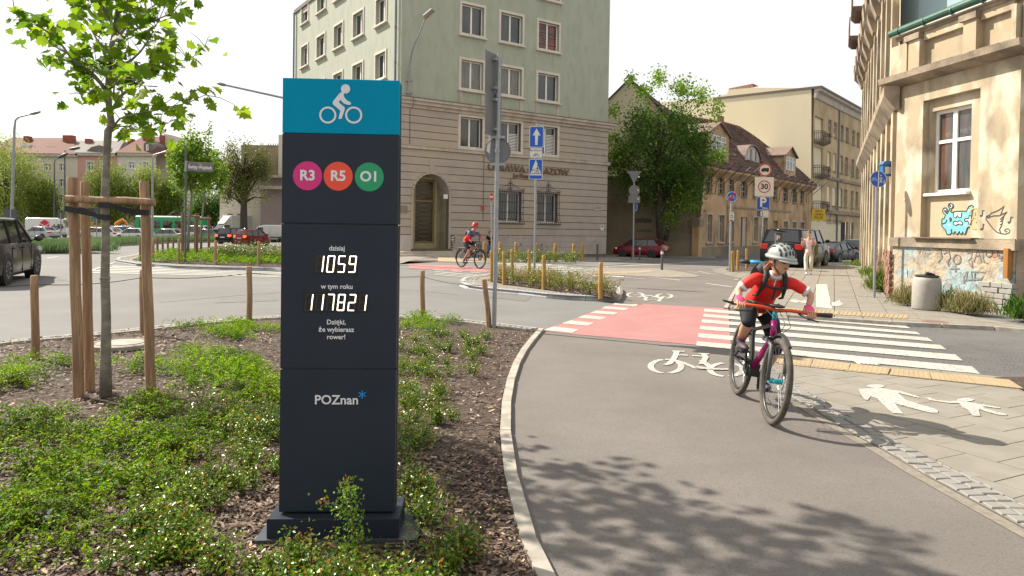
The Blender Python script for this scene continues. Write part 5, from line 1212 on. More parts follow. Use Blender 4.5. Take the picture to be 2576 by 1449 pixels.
def tdisc(nm, x, y, r, m, v=-.002):
    c = tu(x,y); MB().add([(c[0]+r*math.cos(2*PI*i/40), v, c[1]+r*math.sin(2*PI*i/40)) for i in range(40)], [tuple(range(40))]).build(nm, m, tot); return c
for x, y, s, m in ((176,477,'R3',M_mag),(305,479,'R5',M_ora),(436,482,'O1',M_grn)):
    c = tdisc('route_disc', x, y, .0735, m); text('route_number', s, .072, M_let, tot, (c[0],-.003,c[1]), ext=.0005, bold=.0022)
# cyclist pictogram
def poly_w(nm, pts, m=M_let, v=-.0025, par=None):
    q = [tu(*p) for p in pts]; MB().add([(a,v,b) for a,b in q], [tuple(range(len(q)))]).build(nm, m, par or tot)
qp = lambda x, y: ((900+x/2.453-850)*1.3175, (y/2.453-200)*1.3175)
pic = MB()
for cx in (364, 567):
    a = tu(*qp(cx,903)); r = (tu(*qp(cx+60,903))[0]-a[0]); n = 36; 
    vs = [(a[0]+rr*math.cos(2*PI*i/n), -.0025, a[1]+rr*math.sin(2*PI*i/n)) for rr in (r*1.12, r*.86) for i in range(n)]
    pic.add(vs, [(i,(i+1)%n,n+(i+1)%n,n+i) for i in range(n)])
pic.build('pictogram_wheels', M_let, tot, kind='stuff')
poly_w('pictogram_rider', [qp(*p) for p in ((468,722),(482,724),(490,735),(492,760),(510,785),(530,797),(543,802),(546,814),(540,823),(515,822),(490,812),(472,795),(462,785),(450,800),(462,815),(492,838),(498,850),(495,865),(472,933),(447,933),(462,872),(455,862),(405,820),(402,806),(405,795),(450,740))])
c = tu(*qp(503,698)); MB().add([(c[0]+.0235*math.cos(2*PI*i/24),-.0025,c[1]+.0235*math.sin(2*PI*i/24)) for i in range(24)], [tuple(range(24))]).build('pictogram_head', M_let, tot)
def ttext(s, x, y, size, bold=.0007, m=M_let, **k):
    c = tu(x,y); return text('lettering', s, size, m, tot, (c[0],-.003,c[1]), ext=.0004, bold=bold, **k)
ttext('dzisiaj', 300, 783, .034); ttext('w tym roku', 300, 944, .034)
ttext('Dzięki,', 297, 1094, .034); ttext('że wybierasz', 297, 1125, .034); ttext('rower!', 297, 1156, .034)
ttext('POZnan', 298, 1422, .066, bold=.0012, sx=1.0)
c = tu(406,1398)
mb = MB()
for k in range(6): a = PI/6+k*PI/3; mb.add([(c[0]+x*math.cos(a)-y*math.sin(a), -.0028-.0001*k, c[1]+x*math.sin(a)+y*math.cos(a)) for x, y in ((.001,-.002),(.020,-.0032),(.020,.0032),(.001,.002))], [(0,1,2,3)])
mb.build('logo_star', M_logob, tot)
SEG = {'0':'abcdef','1':'bc','2':'abged','5':'afgcd','7':'abc','8':'abcdefg','9':'abcdfg'}
def display(x0, y0, x1, y1, digits, n, first):
    a = tu(x0,y1); b = tu(x1,y0); d = MB().box(a[0],b[0],-.003,.001,a[1],b[1]).build('counter_display', M_disp, tot)
    w_ = (b[0]-a[0])/n; h = (b[1]-a[1])*.40; cz = (a[1]+b[1])/2
    M_off = MATS.get('unlit_led') or pm('unlit_led', (.02,.02,.02), rough=.4)
    for i in range(n):
        cx = a[0]+w_*(i+.55); ch_ = digits[i]; lit = MB(); off = MB(); hw = w_*.29; sl = .10
        P = {'a':((-hw,h),(hw,h)),'b':((hw,h),(hw,0)),'c':((hw,0),(hw,-h)),'d':((-hw,-h),(hw,-h)),'e':((-hw,-h),(-hw,0)),'f':((-hw,0),(-hw,h)),'g':((-hw,0),(hw,0))}
        for k_, (p, q) in P.items():
            m_ = lit if k_ in SEG.get(ch_, '') else off; nn = 5 if k_ in 'adg' else 7
            for j in range(nn):
                t = (j+.5)/nn; x = p[0]+(q[0]-p[0])*t; z = p[1]+(q[1]-p[1])*t; x += z*sl; r = .0036
                m_.add([(cx+x+r*math.cos(PI*e/3), -.0045, cz+z+r*math.sin(PI*e/3)) for e in range(6)], [(0,1,2,3,4,5)])
        if lit.v: lit.build('lit_digit', M_led, d, kind='stuff')
        off.build('unlit_segments', M_off, d, kind='stuff')
display(203, 808, 386, 889, '1059', 4, 0); display(157, 970, 429, 1050, '117821', 6, 0)

# ============================================================ timber posts and wires
M_post = pm('new_timber', (.37,.235,.135), (.28,.165,.09), 5, .75, .0015, 30, c3=(.15,.08,.045), sc3=5, amt3=.7, c4=(.17,.10,.06), sc4=22, amt4=.6, stretch=(3.5,3.5,.28))
M_post2 = pm('yellow_timber', (.42,.25,.06), (.34,.19,.045), 5, .75, c3=(.2,.11,.04), sc3=5, amt3=.6, c4=(.24,.14,.04), sc4=18, amt4=.5, stretch=(3,3,.3))
M_post3 = pm('brown_timber', (.20,.115,.065), (.15,.085,.05), 5, .8, stretch=(3,3,.4))
M_wire = pm('steel_wire', (.03,.03,.03), rough=.8); M_dgrey = pm('dark_grey_steel', (.07,.075,.08), rough=.5); M_band = pm('reflective_band', (.6,.6,.58), rough=.4)
M_strap = pm('black_strap', (.012,.012,.014), rough=.7)
def post(x, yb, yt, r, label, group, mat, xt=None, name='bollard', cat='post', z=0.05, knots=True):
    p = G(x, yb, z); t = At(xt if xt is not None else x, yt, p.y); h = t.z-p.z; tilt = Vector((t.x-p.x, 0, h)); mb = MB()
    rr = r; n = 14; pts = []; rad = []
    for k in range(9):
        f = k/8.0; pts.append(Vector((tilt.x*f + .12*rr*math.sin(f*5+x), .1*rr*math.cos(f*4+x), -.06+(h+.06)*f))); rad.append(rr*(1.04-.08*f+.015*math.sin(f*9+x)))
    pts.append(pts[-1]+Vector((0,0,.012))); rad.append(rad[-1]*.82)
    o = mb.tube(pts, rad, n).build(name, mat); split_auto(o, 50); o.data.polygons.foreach_set('use_smooth', [True]*len(o.data.polygons))
    o.location = p; o['label'] = label; o['category'] = cat
    if group: o['group'] = group
    return p, Vector((t.x, p.y, t.z))
GB1 = 'timber posts round the foreground planting bed'
near = [post(88,900,695,.043,'nearest round timber post at the left end of the foreground bed by the car',GB1,M_post),
        post(359,838,681,.042,'timber post standing right behind the right-hand tree stake',GB1,M_post),
        post(627,815,672,.045,'timber post at the road edge between the tree stakes and the pillar',GB1,M_post),
        post(1063,797,682,.045,'upright timber post just right of the information pillar',GB1,M_post),
        post(1231,820,704,.045,'leaning split timber post beside the tall grey sign pole',GB1,M_post,xt=1219)]
w0 = At(-260, 760, 6.0)
def wire(pts, label, group='wires strung between the posts'):
    mb = MB()
    for a, b in zip(pts, pts[1:]):
        n = 8; mb.tube([a.lerp(b, i/n) + Vector((0,0,-.04*math.sin(PI*i/n))) for i in range(n+1)], .005, 5)
    mb.build('wire', M_wire, None, label=label, cat='wire', group=group)
tops = [t + Vector((0,0,-.10)) for _, t in near]
wire([tops[0]+Vector((-2.5,-1.2,-.03))]+tops, 'thin steel wire running post to post along the foreground bed')
def V7(x): return z7(x, 0)[0]
GB2 = 'yellow timber posts on the middle island'
i3 = []
for x, t, b, lab in ((553,487,800,'yellow timber post immediately left of the tall grey sign pole'),(680,503,830,'yellow timber post first right of the tall grey pole, at the island front'),(765,478,765,'slim yellow post at the rear of the island, second right of the grey pole'),
                (940,483,735,'yellow post at the rear of the island just left of the blue sign pole'),(1091,538,878,'yellow timber post at the front middle of the rose island'),(1676,612,955,'yellow timber post at the right-hand tip of the rose island')):
    i3.append(post(V7(x), z7(x,b)[1], z7(x,t)[1], .05, lab, GB2, M_post2, z=.14))
wire([i3[k][1]+Vector((0,0,-.1)) for k in (0,2,3)], 'wire along the rear posts of the rose island'); wire([i3[k][1]+Vector((0,0,-.1)) for k in (1,4,5)], 'wire along the front posts of the rose island')
GB3 = 'yellow timber posts in front of the stone building'
far = []
lab3 = ['yellow post furthest left before the stone building, beside the cyclist','second yellow post from the left before the stone building','third yellow post from the left, by the barred window','yellow post right behind the blue sign pole','yellow post below the gap right of the barred windows','yellow post in front of the blue cabinet, left one','yellow post in front of the blue cabinet, right one']
for (x, t, b), lab in zip(((482,400,580),(642,403,585),(805,405,590),(1021,415,595),(1210,418,590),(1397,420,588),(1488,420,588)), lab3):
    far.append(post(V7(x), z7(x,b)[1], z7(x,t)[1], .09, lab, GB3, M_post2, z=.05))
wire([f[1]+Vector((0,0,-.15)) for f in far], 'wire between the yellow posts in front of the stone building')
for x, y0, y1, lab in ((822,415,580,'bent galvanised bike hoop left of the blue sign pole by the wall'),(1045,420,560,'galvanised bike hoop just right of the blue sign pole'),(1267,428,548,'galvanised bike hoop halfway to the blue cabinet')):
    p = G(*z7(x,y1)); t = At(*z7(x,y0), p.y); h = t.z-p.z; mb = MB(); mb.tube([(0,0,-.05),(0,0,h-.12),(.05,.1,h),(.15,.5,h),(.2,.6,h-.12),(.2,.6,-.05)], .045, 8); o = mb.build('bike_hoop', M_lampm); o.location = p; o['label'] = lab; o['category'] = 'bike rack'; o['group'] = 'bike hoops by the stone building'
GB4 = 'timber posts on the left island'
lab4 = ['brown post furthest left on the left island, beside the stake','first tan post at the front of the left island','brown post at the rear left of the left island','second brown rear post of the left island','third brown rear post of the left island','fourth brown rear post of the left island','tan front post just left of the street name pole','tan front post between the street name pole and the pillar','tan front post nearest the information pillar']
for (x, t, b, m), lab in zip(((50,630,995,2),(258,640,1010,1),(327,618,890,2),(416,615,860,2),(502,612,850,2),(592,610,840,2),(680,650,1040,1),(1290,668,1060,1),(2003,685,1080,1)), lab4):
    q_ = zi(x,b); post(q_[0], q_[1], zi(x,t)[1], .055, lab, GB4, M_post if m == 1 else M_post3, z=.14)
for (x, t, b), lab in zip(((2060,868,1250),(2076,866,1250),(2170,850,1215),(2340,820,1185)), ('yellow post touching the end-of-cycleway sign pole','yellow post doubled beside the end-of-cycleway sign pole','single yellow post in the small mulch bed','yellow post at the right of the small mulch bed')):
    q_ = zd(x,b); post(q_[0], q_[1], zd(x,t)[1], .055, lab, 'yellow timber posts in the small mulch bed', M_post2, z=.05)
def steelpost(pa, pb, r, label, band=True, blue=False):
    p = G(*pb); t = At(*pa, p.y); h = t.z-p.z; T_ = thing('steel_bollard', label, 'bollard', p, 0, 'dark steel bollards on the square'); MB().cyl((0,0,-.1),(0,0,h), r, n=12).build('post', M_dgrey, T_)
    if band: MB().cyl((0,0,h*.76),(0,0,h*.89), r*1.06, n=12).build('reflective_band', M_blt if blue else M_band, T_)
steelpost(zd(700,825), zd(700,1230), .055, 'dark steel bollard with white band on the tip of the refuge')
steelpost(zd(270,765), zd(270,1038), .055, 'dark steel bollard with white band before the red hatchback'); steelpost(zd(125,768), zd(125,1020), .055, 'dark steel bollard with blue sticker left of the give-way pole', True, True)
steelpost(z7(1641,422), z7(1641,588), .06, 'dark steel bollard at the corner of the stone building', False)
qy = zm(2280,480,3.8125); steelpost(qy(1050,1215), qy(1050,1425), .07, 'dark steel bollard behind the rider at the pavement edge', False)

# ============================================================ road signs
M_blue = pm('sign_blue', (.0,.07,.42), rough=.4); M_sred = pm('sign_red', (.48,.01,.015), rough=.4); M_swh = pm('sign_white', (.58,.58,.56), rough=.4); M_sback = pm('sign_back_grey', (.13,.135,.145), (.16,.165,.175), 3, .45, metal=.2)
M_gp = pm('galvanised_pole', (.24,.26,.28), (.31,.33,.34), 6, .42, metal=.35)
def pole(label, pb, pt_, r, name='sign_post', z=0.02, cat='road sign', rz=0, bulge=True, mat=None):
    p = G(*pb, z); t = At(*pt_, p.y); T_ = thing(name, label, cat, p, rz)
    dx = t.x-p.x; h = t.z-p.z
    MB().tube([(0,0,-.1),(dx,0,h)], r, 14).build('pole', mat or M_gp, T_); T_['h'] = h
    return T_, p, h, dx
def sgn(T_, p, c, w_, h, mat, name='sign_plate', shape='rect', v=-.06, rim=None, rz=0, rimw=.02):
    """plate centred at photo point c; p = pole foot"""
    q = At(*c, p.y); x = q.x-p.x; z = q.z-p.z
    def shp(k):
        a, b = w_/2-k, h/2-k
        if shape == 'rect':
            r = .03; return [(sx*(a-r)+r*math.cos(t_), sz*(b-r)+r*math.sin(t_)) for sx, sz, t0 in ((1,1,0),(-1,1,90),(-1,-1,180),(1,-1,270)) for t_ in (R(t0), R(t0+45), R(t0+90))]
        if shape == 'disc': return [(a*math.cos(2*PI*i/32), b*math.sin(2*PI*i/32)) for i in range(32)]
        if shape == 'tri': k2 = k*1.6; return [(-w_/2+k2*1.2,h/2-k2),(0,-h/2+k2*1.6),(w_/2-k2*1.2,h/2-k2)][::-1]
    b = put(name, MB().prism(shp(0), 0, .012, 'y').mesh(name, [M_sback]), T_, (x, v, z), (0,0,rz))
    f = MB(); s = shp(.001); f.add([(a,-.002,c_) for a, c_ in s], [tuple(range(len(s)))]).build('sign_rim', rim or M_swh, b)
    s = shp(rimw); MB().add([(a,-.004,c_) for a, c_ in s], [tuple(range(len(s)))]).build('sign_face', mat, b)
    MB().box(-.06,.06,.012,abs(v)+.03,-.02,.02).build('clamp', M_gp, b)
    return b
def sshape(b, polys, mat, v=-.006, name='sign_symbol'):
    mb = MB()
    for p in polys: mb.add([(a,v,c) for a, c in p], [tuple(range(len(p)))])
    return mb.build(name, mat, b, kind='stuff' if len(polys) > 1 else None)
def bike_icon(b, s, mat, v=-.006, cx=0, cz=0, name='bicycle_symbol'):
    mb = MB(); L_ = lambda pts, w_=.06: [mb.obox((cx+p[0]*s,v,cz+p[1]*s),(cx+q[0]*s,v,cz+q[1]*s), w_*s, .001, up=(0,1,0)) for p, q in zip(pts, pts[1:])]
    for x in (-.55,.55): mb.ring((cx+x*s,v,cz-.2*s), .33*s, .035*s, 'y', 18, 4)
    L_([(-.55,-.2),(-.28,.3),(.3,.3),(.55,-.2)]); L_([(-.28,.3),(-.05,-.2),(.3,.3)]); L_([(-.55,-.2),(-.05,-.2)]); L_([(-.42,.42),(-.18,.42)]); L_([(-.3,.42),(-.25,.28)]); L_([(.3,.3),(.24,.5),(.4,.5)])
    return mb.build(name, mat, b)
# the tall pole with two sign backs and a round sign back
T_, p, h, dx = pole('tall grey galvanised pole carrying grey sign backs and a round sign back', (1243,824), (1256,136), .036, z=.03)
sz = lambda x, y: At(x, y, p.y)-p
b = sz(1238,150); MB().obox((b.x-.02,-.10,(sz(1238,130).z+sz(1238,240).z)/2),(b.x+.0,-.10,(sz(1238,130).z+sz(1238,240).z)/2+.001), .3, .3) if False else None
def sideplate(y0, y1, nm='sign_plate'):
    z0, z1 = sz(1240,y1).z, sz(1240,y0).z; xc = sz(1249,(y0+y1)/2).x
    o = put(nm, MB().bbox(-.26,.26,-.006,.006,0,z1-z0,.002).mesh(nm, [M_sback]), T_, (xc-.05,-.02,z0), (0,0,R(62)))
    MB().box(-.26,.26,.006,.012,.0,.02).box(-.26,.26,.006,.012,z1-z0-.02,z1-z0).build('plate_flange', M_sback, o); bevel(o,.01,1)
    for k in (.15,.85): MB().box(-.05,.05,-.07,.0,(z1-z0)*k-.02,(z1-z0)*k+.02).build('clamp', M_gp, o)
sideplate(135, 238); sideplate(236, 342)
q_ = sz(1252,379); rr = (sz(1285,379).x-sz(1219,379).x)/2
o = put('round_sign_plate', MB().prism([(rr*math.cos(2*PI*i/36), rr*math.sin(2*PI*i/36)) for i in range(36)], .05, .064, 'y').mesh('round_sign_plate', [M_sback]), T_, (q_.x,0,q_.z))
MB().ring((0,.05,0), rr-.01, .008, 'y', 36, 6).build('flange', M_sback, o); MB().add([(-rr*.86,.048,-.0),(-rr*.62,.048,-.05),(-rr*.5,.048,.24),(-rr*.7,.048,.26)], [(0,1,2,3)]).build('sticker', M_swh, o)
for z in (-.22,.22): MB().box(-.12,.12,-.02,.05,z-.02,z+.02).build('clamp', M_gp, o)
for y in (240,345,380): 
    z = sz(1250,y).z; MB().cyl((dx*z/h,0,z-.03),(dx*z/h,0,z+.03), .046, n=12).build('pole_clamp', M_gp, T_)
# one-way, except cycles, crossing
T_, p, h, dx = pole('blue one-way arrow sign over a cycle exemption plate and blue crossing sign', (1344,700), (1350,322), .034, z=.13)
def arrow_(s): return [(-.055*s,-.38*s),(.055*s,-.38*s),(.075*s,.08*s),(.19*s,.06*s),(0,.40*s),(-.19*s,.06*s),(-.075*s,.08*s)]
def wh(x0, x1, y0, y1): a = At(x0, y0, p.y); b = At(x1, y1, p.y); return b.x-a.x, a.z-b.z
w_, h_ = wh(1332,1367,318,372); b = sgn(T_, p, (1349.5,345), w_, h_, M_blue, rz=R(-4)); sshape(b, [arrow_(h_)], M_swh)
w_, h_ = wh(1333,1365,372,398); b = sgn(T_, p, (1348.5,385.5), w_, h_, M_swh, rim=M_ink, rimw=.008, rz=R(-4)); text('sign_lettering', 'Nie dotyczy', .085, M_ink, b, (0,-.006,h_*.27), sx=1.1); bike_icon(b, .11, M_ink, cz=-h_*.18)
w_, h_ = wh(1331,1365,400,452); b = sgn(T_, p, (1347.5,426), w_, h_, M_blue, rz=R(-4)); sshape(b, [[(-w_*.44,-h_*.30),(w_*.44,-h_*.30),(0,h_*.46)]], M_swh); bike_icon(b, .09, M_ink, v=-.008, cx=-.08, cz=-.03)
mb = MB()
for a_, c_ in (((.06,.08),(.05,-.02)),((.05,-.02),(.0,-.13)),((.05,-.02),(.1,-.13)),((.06,.05),(.0,.0)),((.06,.05),(.11,-.02)),((-.16,-.13),(.16,-.13))): mb.obox((a_[0],-.008,a_[1]),(c_[0],-.008,c_[1]), .018, .001, up=(0,1,0))
mb.ell((.06,-.008,.11), (.022,.001,.022), 8, 4).build('pedestrian_symbol', M_ink, b)
# cycle and pedestrian path sign, right
T_, p, h, dx = pole('round blue shared cycle and pedestrian sign on a slim grey pole by the corner house', (2199,748), (2206,440), .033, z=.04)
w_, h_ = wh(2186,2227,431,471); b = sgn(T_, p, (2206.5,451), w_, w_, M_blue, shape='disc', rim=M_swh, rimw=.014); MB().box(-.012,.012,-.008,-.005,-w_/2+.02,w_/2-.02).build('divider', M_swh, b)
bike_icon(b, w_*.21, M_swh, cx=-w_*.25, v=-.007)
mb = MB()
for s, cx in ((1,.14),(.55,.34)):
    cx *= w_; k = w_*.5*s; z0 = 0 if s == 1 else -w_*.14
    for a_, c_ in (((0,.28),(0,-.02)),((0,0),(-.1,-.42)),((0,0),(.12,-.42)),((0,.25),(-.15,0)),((0,.25),(.16,.0))): mb.obox((cx+a_[0]*k,-.007,z0+a_[1]*k),(cx+c_[0]*k,-.007,z0+c_[1]*k), .10*k, .001, up=(0,1,0))
    mb.ell((cx,-.007,z0+.42*k), (.08*k,.001,.08*k), 8, 4)
mb.build('pedestrian_symbol', M_swh, b, kind='stuff')
# end of cycleway
q_ = zm(2280,480,3.8125)
T_, p, h, dx = pole('slim pole with blue end-of-cycleway disc and small coloured route plate', zd(2008,1262), qy(222,640), .04, z=.03)
w_, h_ = wh(qy(162,0)[0],qy(286,0)[0],0,50); b = sgn(T_, p, qy(224,569), w_, w_, M_blue, shape='disc'); bike_icon(b, w_*.38, M_swh, v=-.006); mb = MB(); mb.obox((-w_*.36,-.012,-w_*.36),(w_*.36,-.012,w_*.36), w_*.13, .002, up=(0,1,0)).build('red_bar', M_sred, b)
w_, h_ = wh(*[qy(x,0)[0] for x in (190,250)], *[qy(0,y)[1] for y in (750,870)]); b = sgn(T_, p, qy(220,810), w_, h_, M_swh, rim=M_ink, rimw=.008); bike_icon(b, w_*.3, M_ink, cz=h_*.33)
for k, m in enumerate((M_logob, M_grn, M_yel, M_ink)): MB().box(-w_*.28,w_*.28,-.008,-.005,h_*(.1-.17*k)-.02,h_*(.1-.17*k)+.02).build('colour_bar', m, b)
# truck ban, 30, parking
T_, p, h, dx = pole('sign stack with truck ban, white 30 zone board and blue P parking plate', (1914,668), (1926,420), .04, z=.03)
def ring_face(b, r, m=M_sred, w_=.2):
    MB().prism([], 0, 0) if False else None
    n = 32; mb = MB(); mb.add([(rr*math.cos(2*PI*i/n), -.007, rr*math.sin(2*PI*i/n)) for rr in (r, r*(1-w_)) for i in range(n)], [(i,(i+1)%n,n+(i+1)%n,n+i) for i in range(n)]); mb.build('red_ring', m, b)
c0 = qy(628,243); w_, h_ = wh(qy(550,0)[0],qy(705,0)[0],0,50); b = sgn(T_, p, c0, w_, w_, M_swh, shape='disc', rimw=.01); ring_face(b, w_/2*.98, w_=.18)
k = w_*.3; sshape(b, [[(-.6*k,-.4*k),(-1*k,-.35*k),(-1*k,.0*k),(-.85*k,.35*k),(-.55*k,.38*k),(-.45*k,.5*k),(1*k,.5*k),(1*k,-.38*k)]], M_ink, v=-.009, name='truck_symbol')
MB().ell((-.55*k,-.009,-.45*k),(.16*k,.001,.16*k),10,4).ell((.6*k,-.009,-.45*k),(.16*k,.001,.16*k),10,4).build('truck_wheels', M_ink, b)
w_, h_ = wh(*[qy(x,0)[0] for x in (505,732)], *[qy(0,y)[1] for y in (328,568)]); b = sgn(T_, p, qy(618,447), w_, h_, M_swh, rimw=.01); ring_face(b, w_*.33, w_=.16); text('speed_number', '30', w_*.40, M_ink, b, (0,-.008,0), bold=.012)
w_, h_ = wh(*[qy(x,0)[0] for x in (528,682)], *[qy(0,y)[1] for y in (570,730)]); b = sgn(T_, p, qy(605,650), w_, h_, M_blue, rimw=.015); text('parking_letter', 'P', h_*1.0, M_swh, b, (-w_*.02,-.007,h_*.06), bold=.02); text('sign_lettering', 'Płatny', h_*.17, M_swh, b, (w_*.15,-.007,-h_*.36), bold=.003)
w_, h_ = wh(*[qy(x,0)[0] for x in (525,670)], *[qy(0,y)[1] for y in (735,815)]); b = sgn(T_, p, qy(598,775), w_, h_, M_swh, rimw=.01); MB().box(-w_*.49,0,-.008,-.005,-h_*.47,h_*.47).build('grey_panel', M_dgrey, b); MB().box(-w_*.18,-w_*.06,-.011,-.008,-h_*.4,h_*.4).build('white_panel', M_swh, b)
# give way backs
T_, p, h, dx = pole('grey pole with backs of a give-way triangle, a disc and square plates by the tree', zd(148,1025), qm(264,725), .045, z=.02)
for c, x0, x1, sh in ((qm(263,760),218,310,'tri'),(qm(264,848),228,300,'disc'),(qm(264,905),227,302,'rect')):
    w_, h_ = wh(qm(x0,0)[0],qm(x1,0)[0],0,50); hh = {'tri':w_*.88,'disc':w_,'rect':w_*.62}[sh]
    b = sgn(T_, p, c, w_, hh, M_sback, shape=sh, rim=M_sback, v=-.07); MB().box(w_*.28,w_*.38,-.012,-.006,-.02,.08).build('sticker', M_swh, b)
w_, h_ = wh(qm(258,0)[0],qm(282,0)[0],0,50); sgn(T_, p, qm(274,955), w_*1.0, w_*2.2, M_blue, v=.03, shape='disc')
# no entry, edge on
T_, p, h, dx = pole('small red no-entry disc on a thin pole partly hidden by the tall grey pole', z7(553,700), qw(197,520), .03, z=.02)
w_, h_ = wh(qw(175,0)[0],qw(218,0)[0],qw(0,515)[1],qw(0,628)[1]); b = sgn(T_, p, qw(196,571), w_, h_, M_sred, shape='disc', rimw=.008); MB().box(-w_*.33,w_*.33,-.01,-.005,-h_*.1,h_*.1).build('white_bar', M_swh, b)
# street name sign
T_, p, h, dx = pole('street name plate Święty Wojciech on a dark grey pole on the left island', (466,661), (468,367), .042, z=.13, name='street_name_sign', cat='street sign', mat=M_dgrey)
w_, h_ = wh(470,537,408,432); q_ = At(503.5,420,p.y)-p
b = MB().bbox(-w_/2,w_/2,-.02,.02,-h_/2,h_/2,.005).build('name_plate', pm('plate_violet_grey', (.13,.115,.125), rough=.5), T_, loc=(q_.x,0,q_.z), rot=(0,R(2.3),0))
text('lettering', 'Święty Wojciech', h_*.52, M_swh, b, (0,-.022,-.02), bold=.006, sx=w_*.96/(h_*.52*7.6)); text('lettering', 'ulica', h_*.22, M_swh, b, (0,-.022,h_*.33))
MB().box(-w_/2-.06,-w_/2+.02,-.06,.06,-h_/2-.03,h_/2+.03).build('plate_holder', M_gp, b); MB().cyl((dx,0,h-1.3),(dx,0,h+.06), .038, n=12).build('pole_top', M_gp, T_)
# dark sign backs far left
qf = zm(0,640,5.176)
for x0, y0, x1, y1, xp, yt, yb, Y, lab in ((60,152,278,300,180,-1500,620,45,'dark sign back on the tall left street lamp'),(968,208,1065,310,1005,208,560,62,'small dark sign back above the parcel van')):
    a = At(*qf(x0,y1),Y); b = At(*qf(x1,y0),Y); c = At(*qf(xp,yb),Y); t = At(*qf(xp,max(yt,150)),Y)
    T_ = thing('sign_post', lab, 'road sign', c); MB().box(a.x-c.x,b.x-c.x,-.03,.0,a.z-c.z,b.z-c.z).build('sign_plate', M_dgrey, T_); MB().cyl((0,0,-1),(0,0,t.z-c.z), .05, n=8).build('pole', M_gp, T_)
a = At(*qf(1505,312),60); b = At(*qf(1598,280),60); c = At(*qf(1600,470),60); T_ = thing('sign_post', 'dark blue street name plate behind the parked cars', 'street sign', c); MB().box(a.x-c.x,b.x-c.x,-.02,.02,a.z-c.z,b.z-c.z).build('name_plate', M_blt, T_); MB().cyl((0,0,-1.5),(0,0,b.z-c.z+.5), .04, n=8).build('pole', M_gp, T_)

# ============================================================ street lamps
def lamp(label, foot, top, arm, headpx, Y, r=.11, mat=None):
    c = At(*foot, Y); c.z = zt(Y); T_ = thing('street_lamp', label, 'street lamp', c, 0); m = mat or M_gp
    t = At(*top, Y)-c; e = At(*headpx, Y)-c; a = At(*arm, Y)-c
    k = Y/60
    MB().tube([(0,0,0),(t.x*.5,0,t.z*.5),(t.x,0,t.z),((a.x*.25+t.x*.75),0,t.z+(a.z-t.z)*.75),tuple(a),tuple(e)], [r*1.3,r,r*.8,r*.6,r*.55,r*.5], 10).build('pole', m, T_)
    d = (Vector(e)-Vector(a)).normalized(); o = MB().ell(Vector(e)+d*.35*k, (.5*k,.2*k,.13*k), 12, 8, mat=Matrix.Rotation(-math.atan2(d.z,d.x),3,'Y')).build('lamp_head', m, T_, smooth=True)
    return T_
M_lgrey = pm('lamp_head_grey', (.2,.19,.18), rough=.4)
ls = zm(0,0,2.8986)
lamp('grey street lamp at far left leaning over the road', (27,590), ls(133,1200), ls(175,1085), ls(290,1056), 48, .10)
lamp('black street lamp with curved arm behind the tree stakes', (136,600), z1(280,850) if False else (137,415), (141,400), (149,396), 117, .12, M_dgrey)
lamp('dark lamp post with double head behind the young tree', (163,600), (163,388), (165,377), (178,375), 118, .12, M_dgrey)
lamp('grey street lamp with long arm left of the street name sign', (383,600), (384,400), (392,388), (422,379), 62, .09)
# overhead lamp whose arm reaches out from behind the pillar
T_ = thing('street_lamp', 'street lamp whose long arm reaches left from behind the information pillar', 'street lamp', tuple(At(860,640,32)) ); c = Vector(T_.location)
pts = [At(860,640,32), At(865,330,32), At(850,285,32), At(710,245.5,32), At(565,213.5,32)]
MB().tube([q-c for q in pts], [.14,.1,.07,.05,.045], 8).build('pole', M_gp, T_); e = At(558,212,32)-c; MB().ell(e, (.24,.12,.075), 12, 8, mat=Matrix.Rotation(R(12),3,'Y')).build('lamp_head', M_lgrey, T_, smooth=True)
# electrical cabinet and box
ca, cb2 = G(*qw(1168,1300)), G(*qw(1365,1300)); p = ca; T_ = thing('electrical_cabinet', 'grey-blue electrical cabinet plastered with a torn poster by the stone building', 'cabinet', ca, GR.rz*.6)
M_cab = pm('grey_blue_cabinet', (.20,.25,.31), (.25,.29,.33), 2, .6, c3=(.33,.31,.28), sc3=2, amt3=.5)
wc = (cb2-ca).length*1.02; hc = At(*qw(1170,885), ca.y).z-ca.z
MB().box(0,wc,-.1,.9,0,.75).build('plinth', M_cab, T_); o = MB().box(.02,wc-.02,-.08,.9,.752,hc-.06).build('body', M_cab, T_); MB().bbox(-.04,wc+.04,-.14,.95,hc-.058,hc,.03).build('lid', M_cab, T_); MB().box(wc*.3,wc*.31,-.085,-.078,.8,hc-.1).build('door_seam', M_groove, T_)
MB().box(wc*.38,wc*.88,-.085,-.079,hc*.42,hc*.92).build('poster', pm('torn_poster', (.42,.40,.38), (.03,.03,.035), 5, .8, thr=(.48,.52)), T_); MB().box(wc*.46,wc*.78,-.09,-.084,hc*.55,hc*.85).build('poster_centre', pm('poster_pale', (.48,.45,.43), (.12,.1,.1), 6, .8), T_)
mb = MB()
for k in range(4):
    for j in range(3): mb.ell((wc*(.45+.11*k),-.09,hc*(.44+.045*j)), (.05,.002,.04), 8, 4)
mb.build('poster_mark', M_ink, T_, kind='stuff')
ca = G(*qw(1372,1302)); T_ = thing('utility_box', 'low grey utility box with a black stencilled hand drawing', 'cabinet', ca, GR.rz*.6); w2 = 1.15; h2 = At(*qw(1372,1140), ca.y).z-ca.z
MB().box(0,w2,-.05,.5,0,h2-.05).build('body', M_corn, T_); MB().box(-.03,w2+.03,-.08,.5,h2-.049,h2).build('lid', M_dgrey, T_)
mb = MB()
for k in range(5): a = R(150-k*30); mb.obox((w2*.5+.22*math.cos(a),-.056,h2*.5+.2*math.sin(a)),(w2*.5+.42*math.cos(a),-.056,h2*.5+.42*math.sin(a)), .08, .002, up=(0,1,0))
mb.ring((w2*.5,-.055,h2*.38), .18, .035, 'y', 12, 4, a0=0, a1=PI).build('stencil', M_ink, T_, kind='stuff')
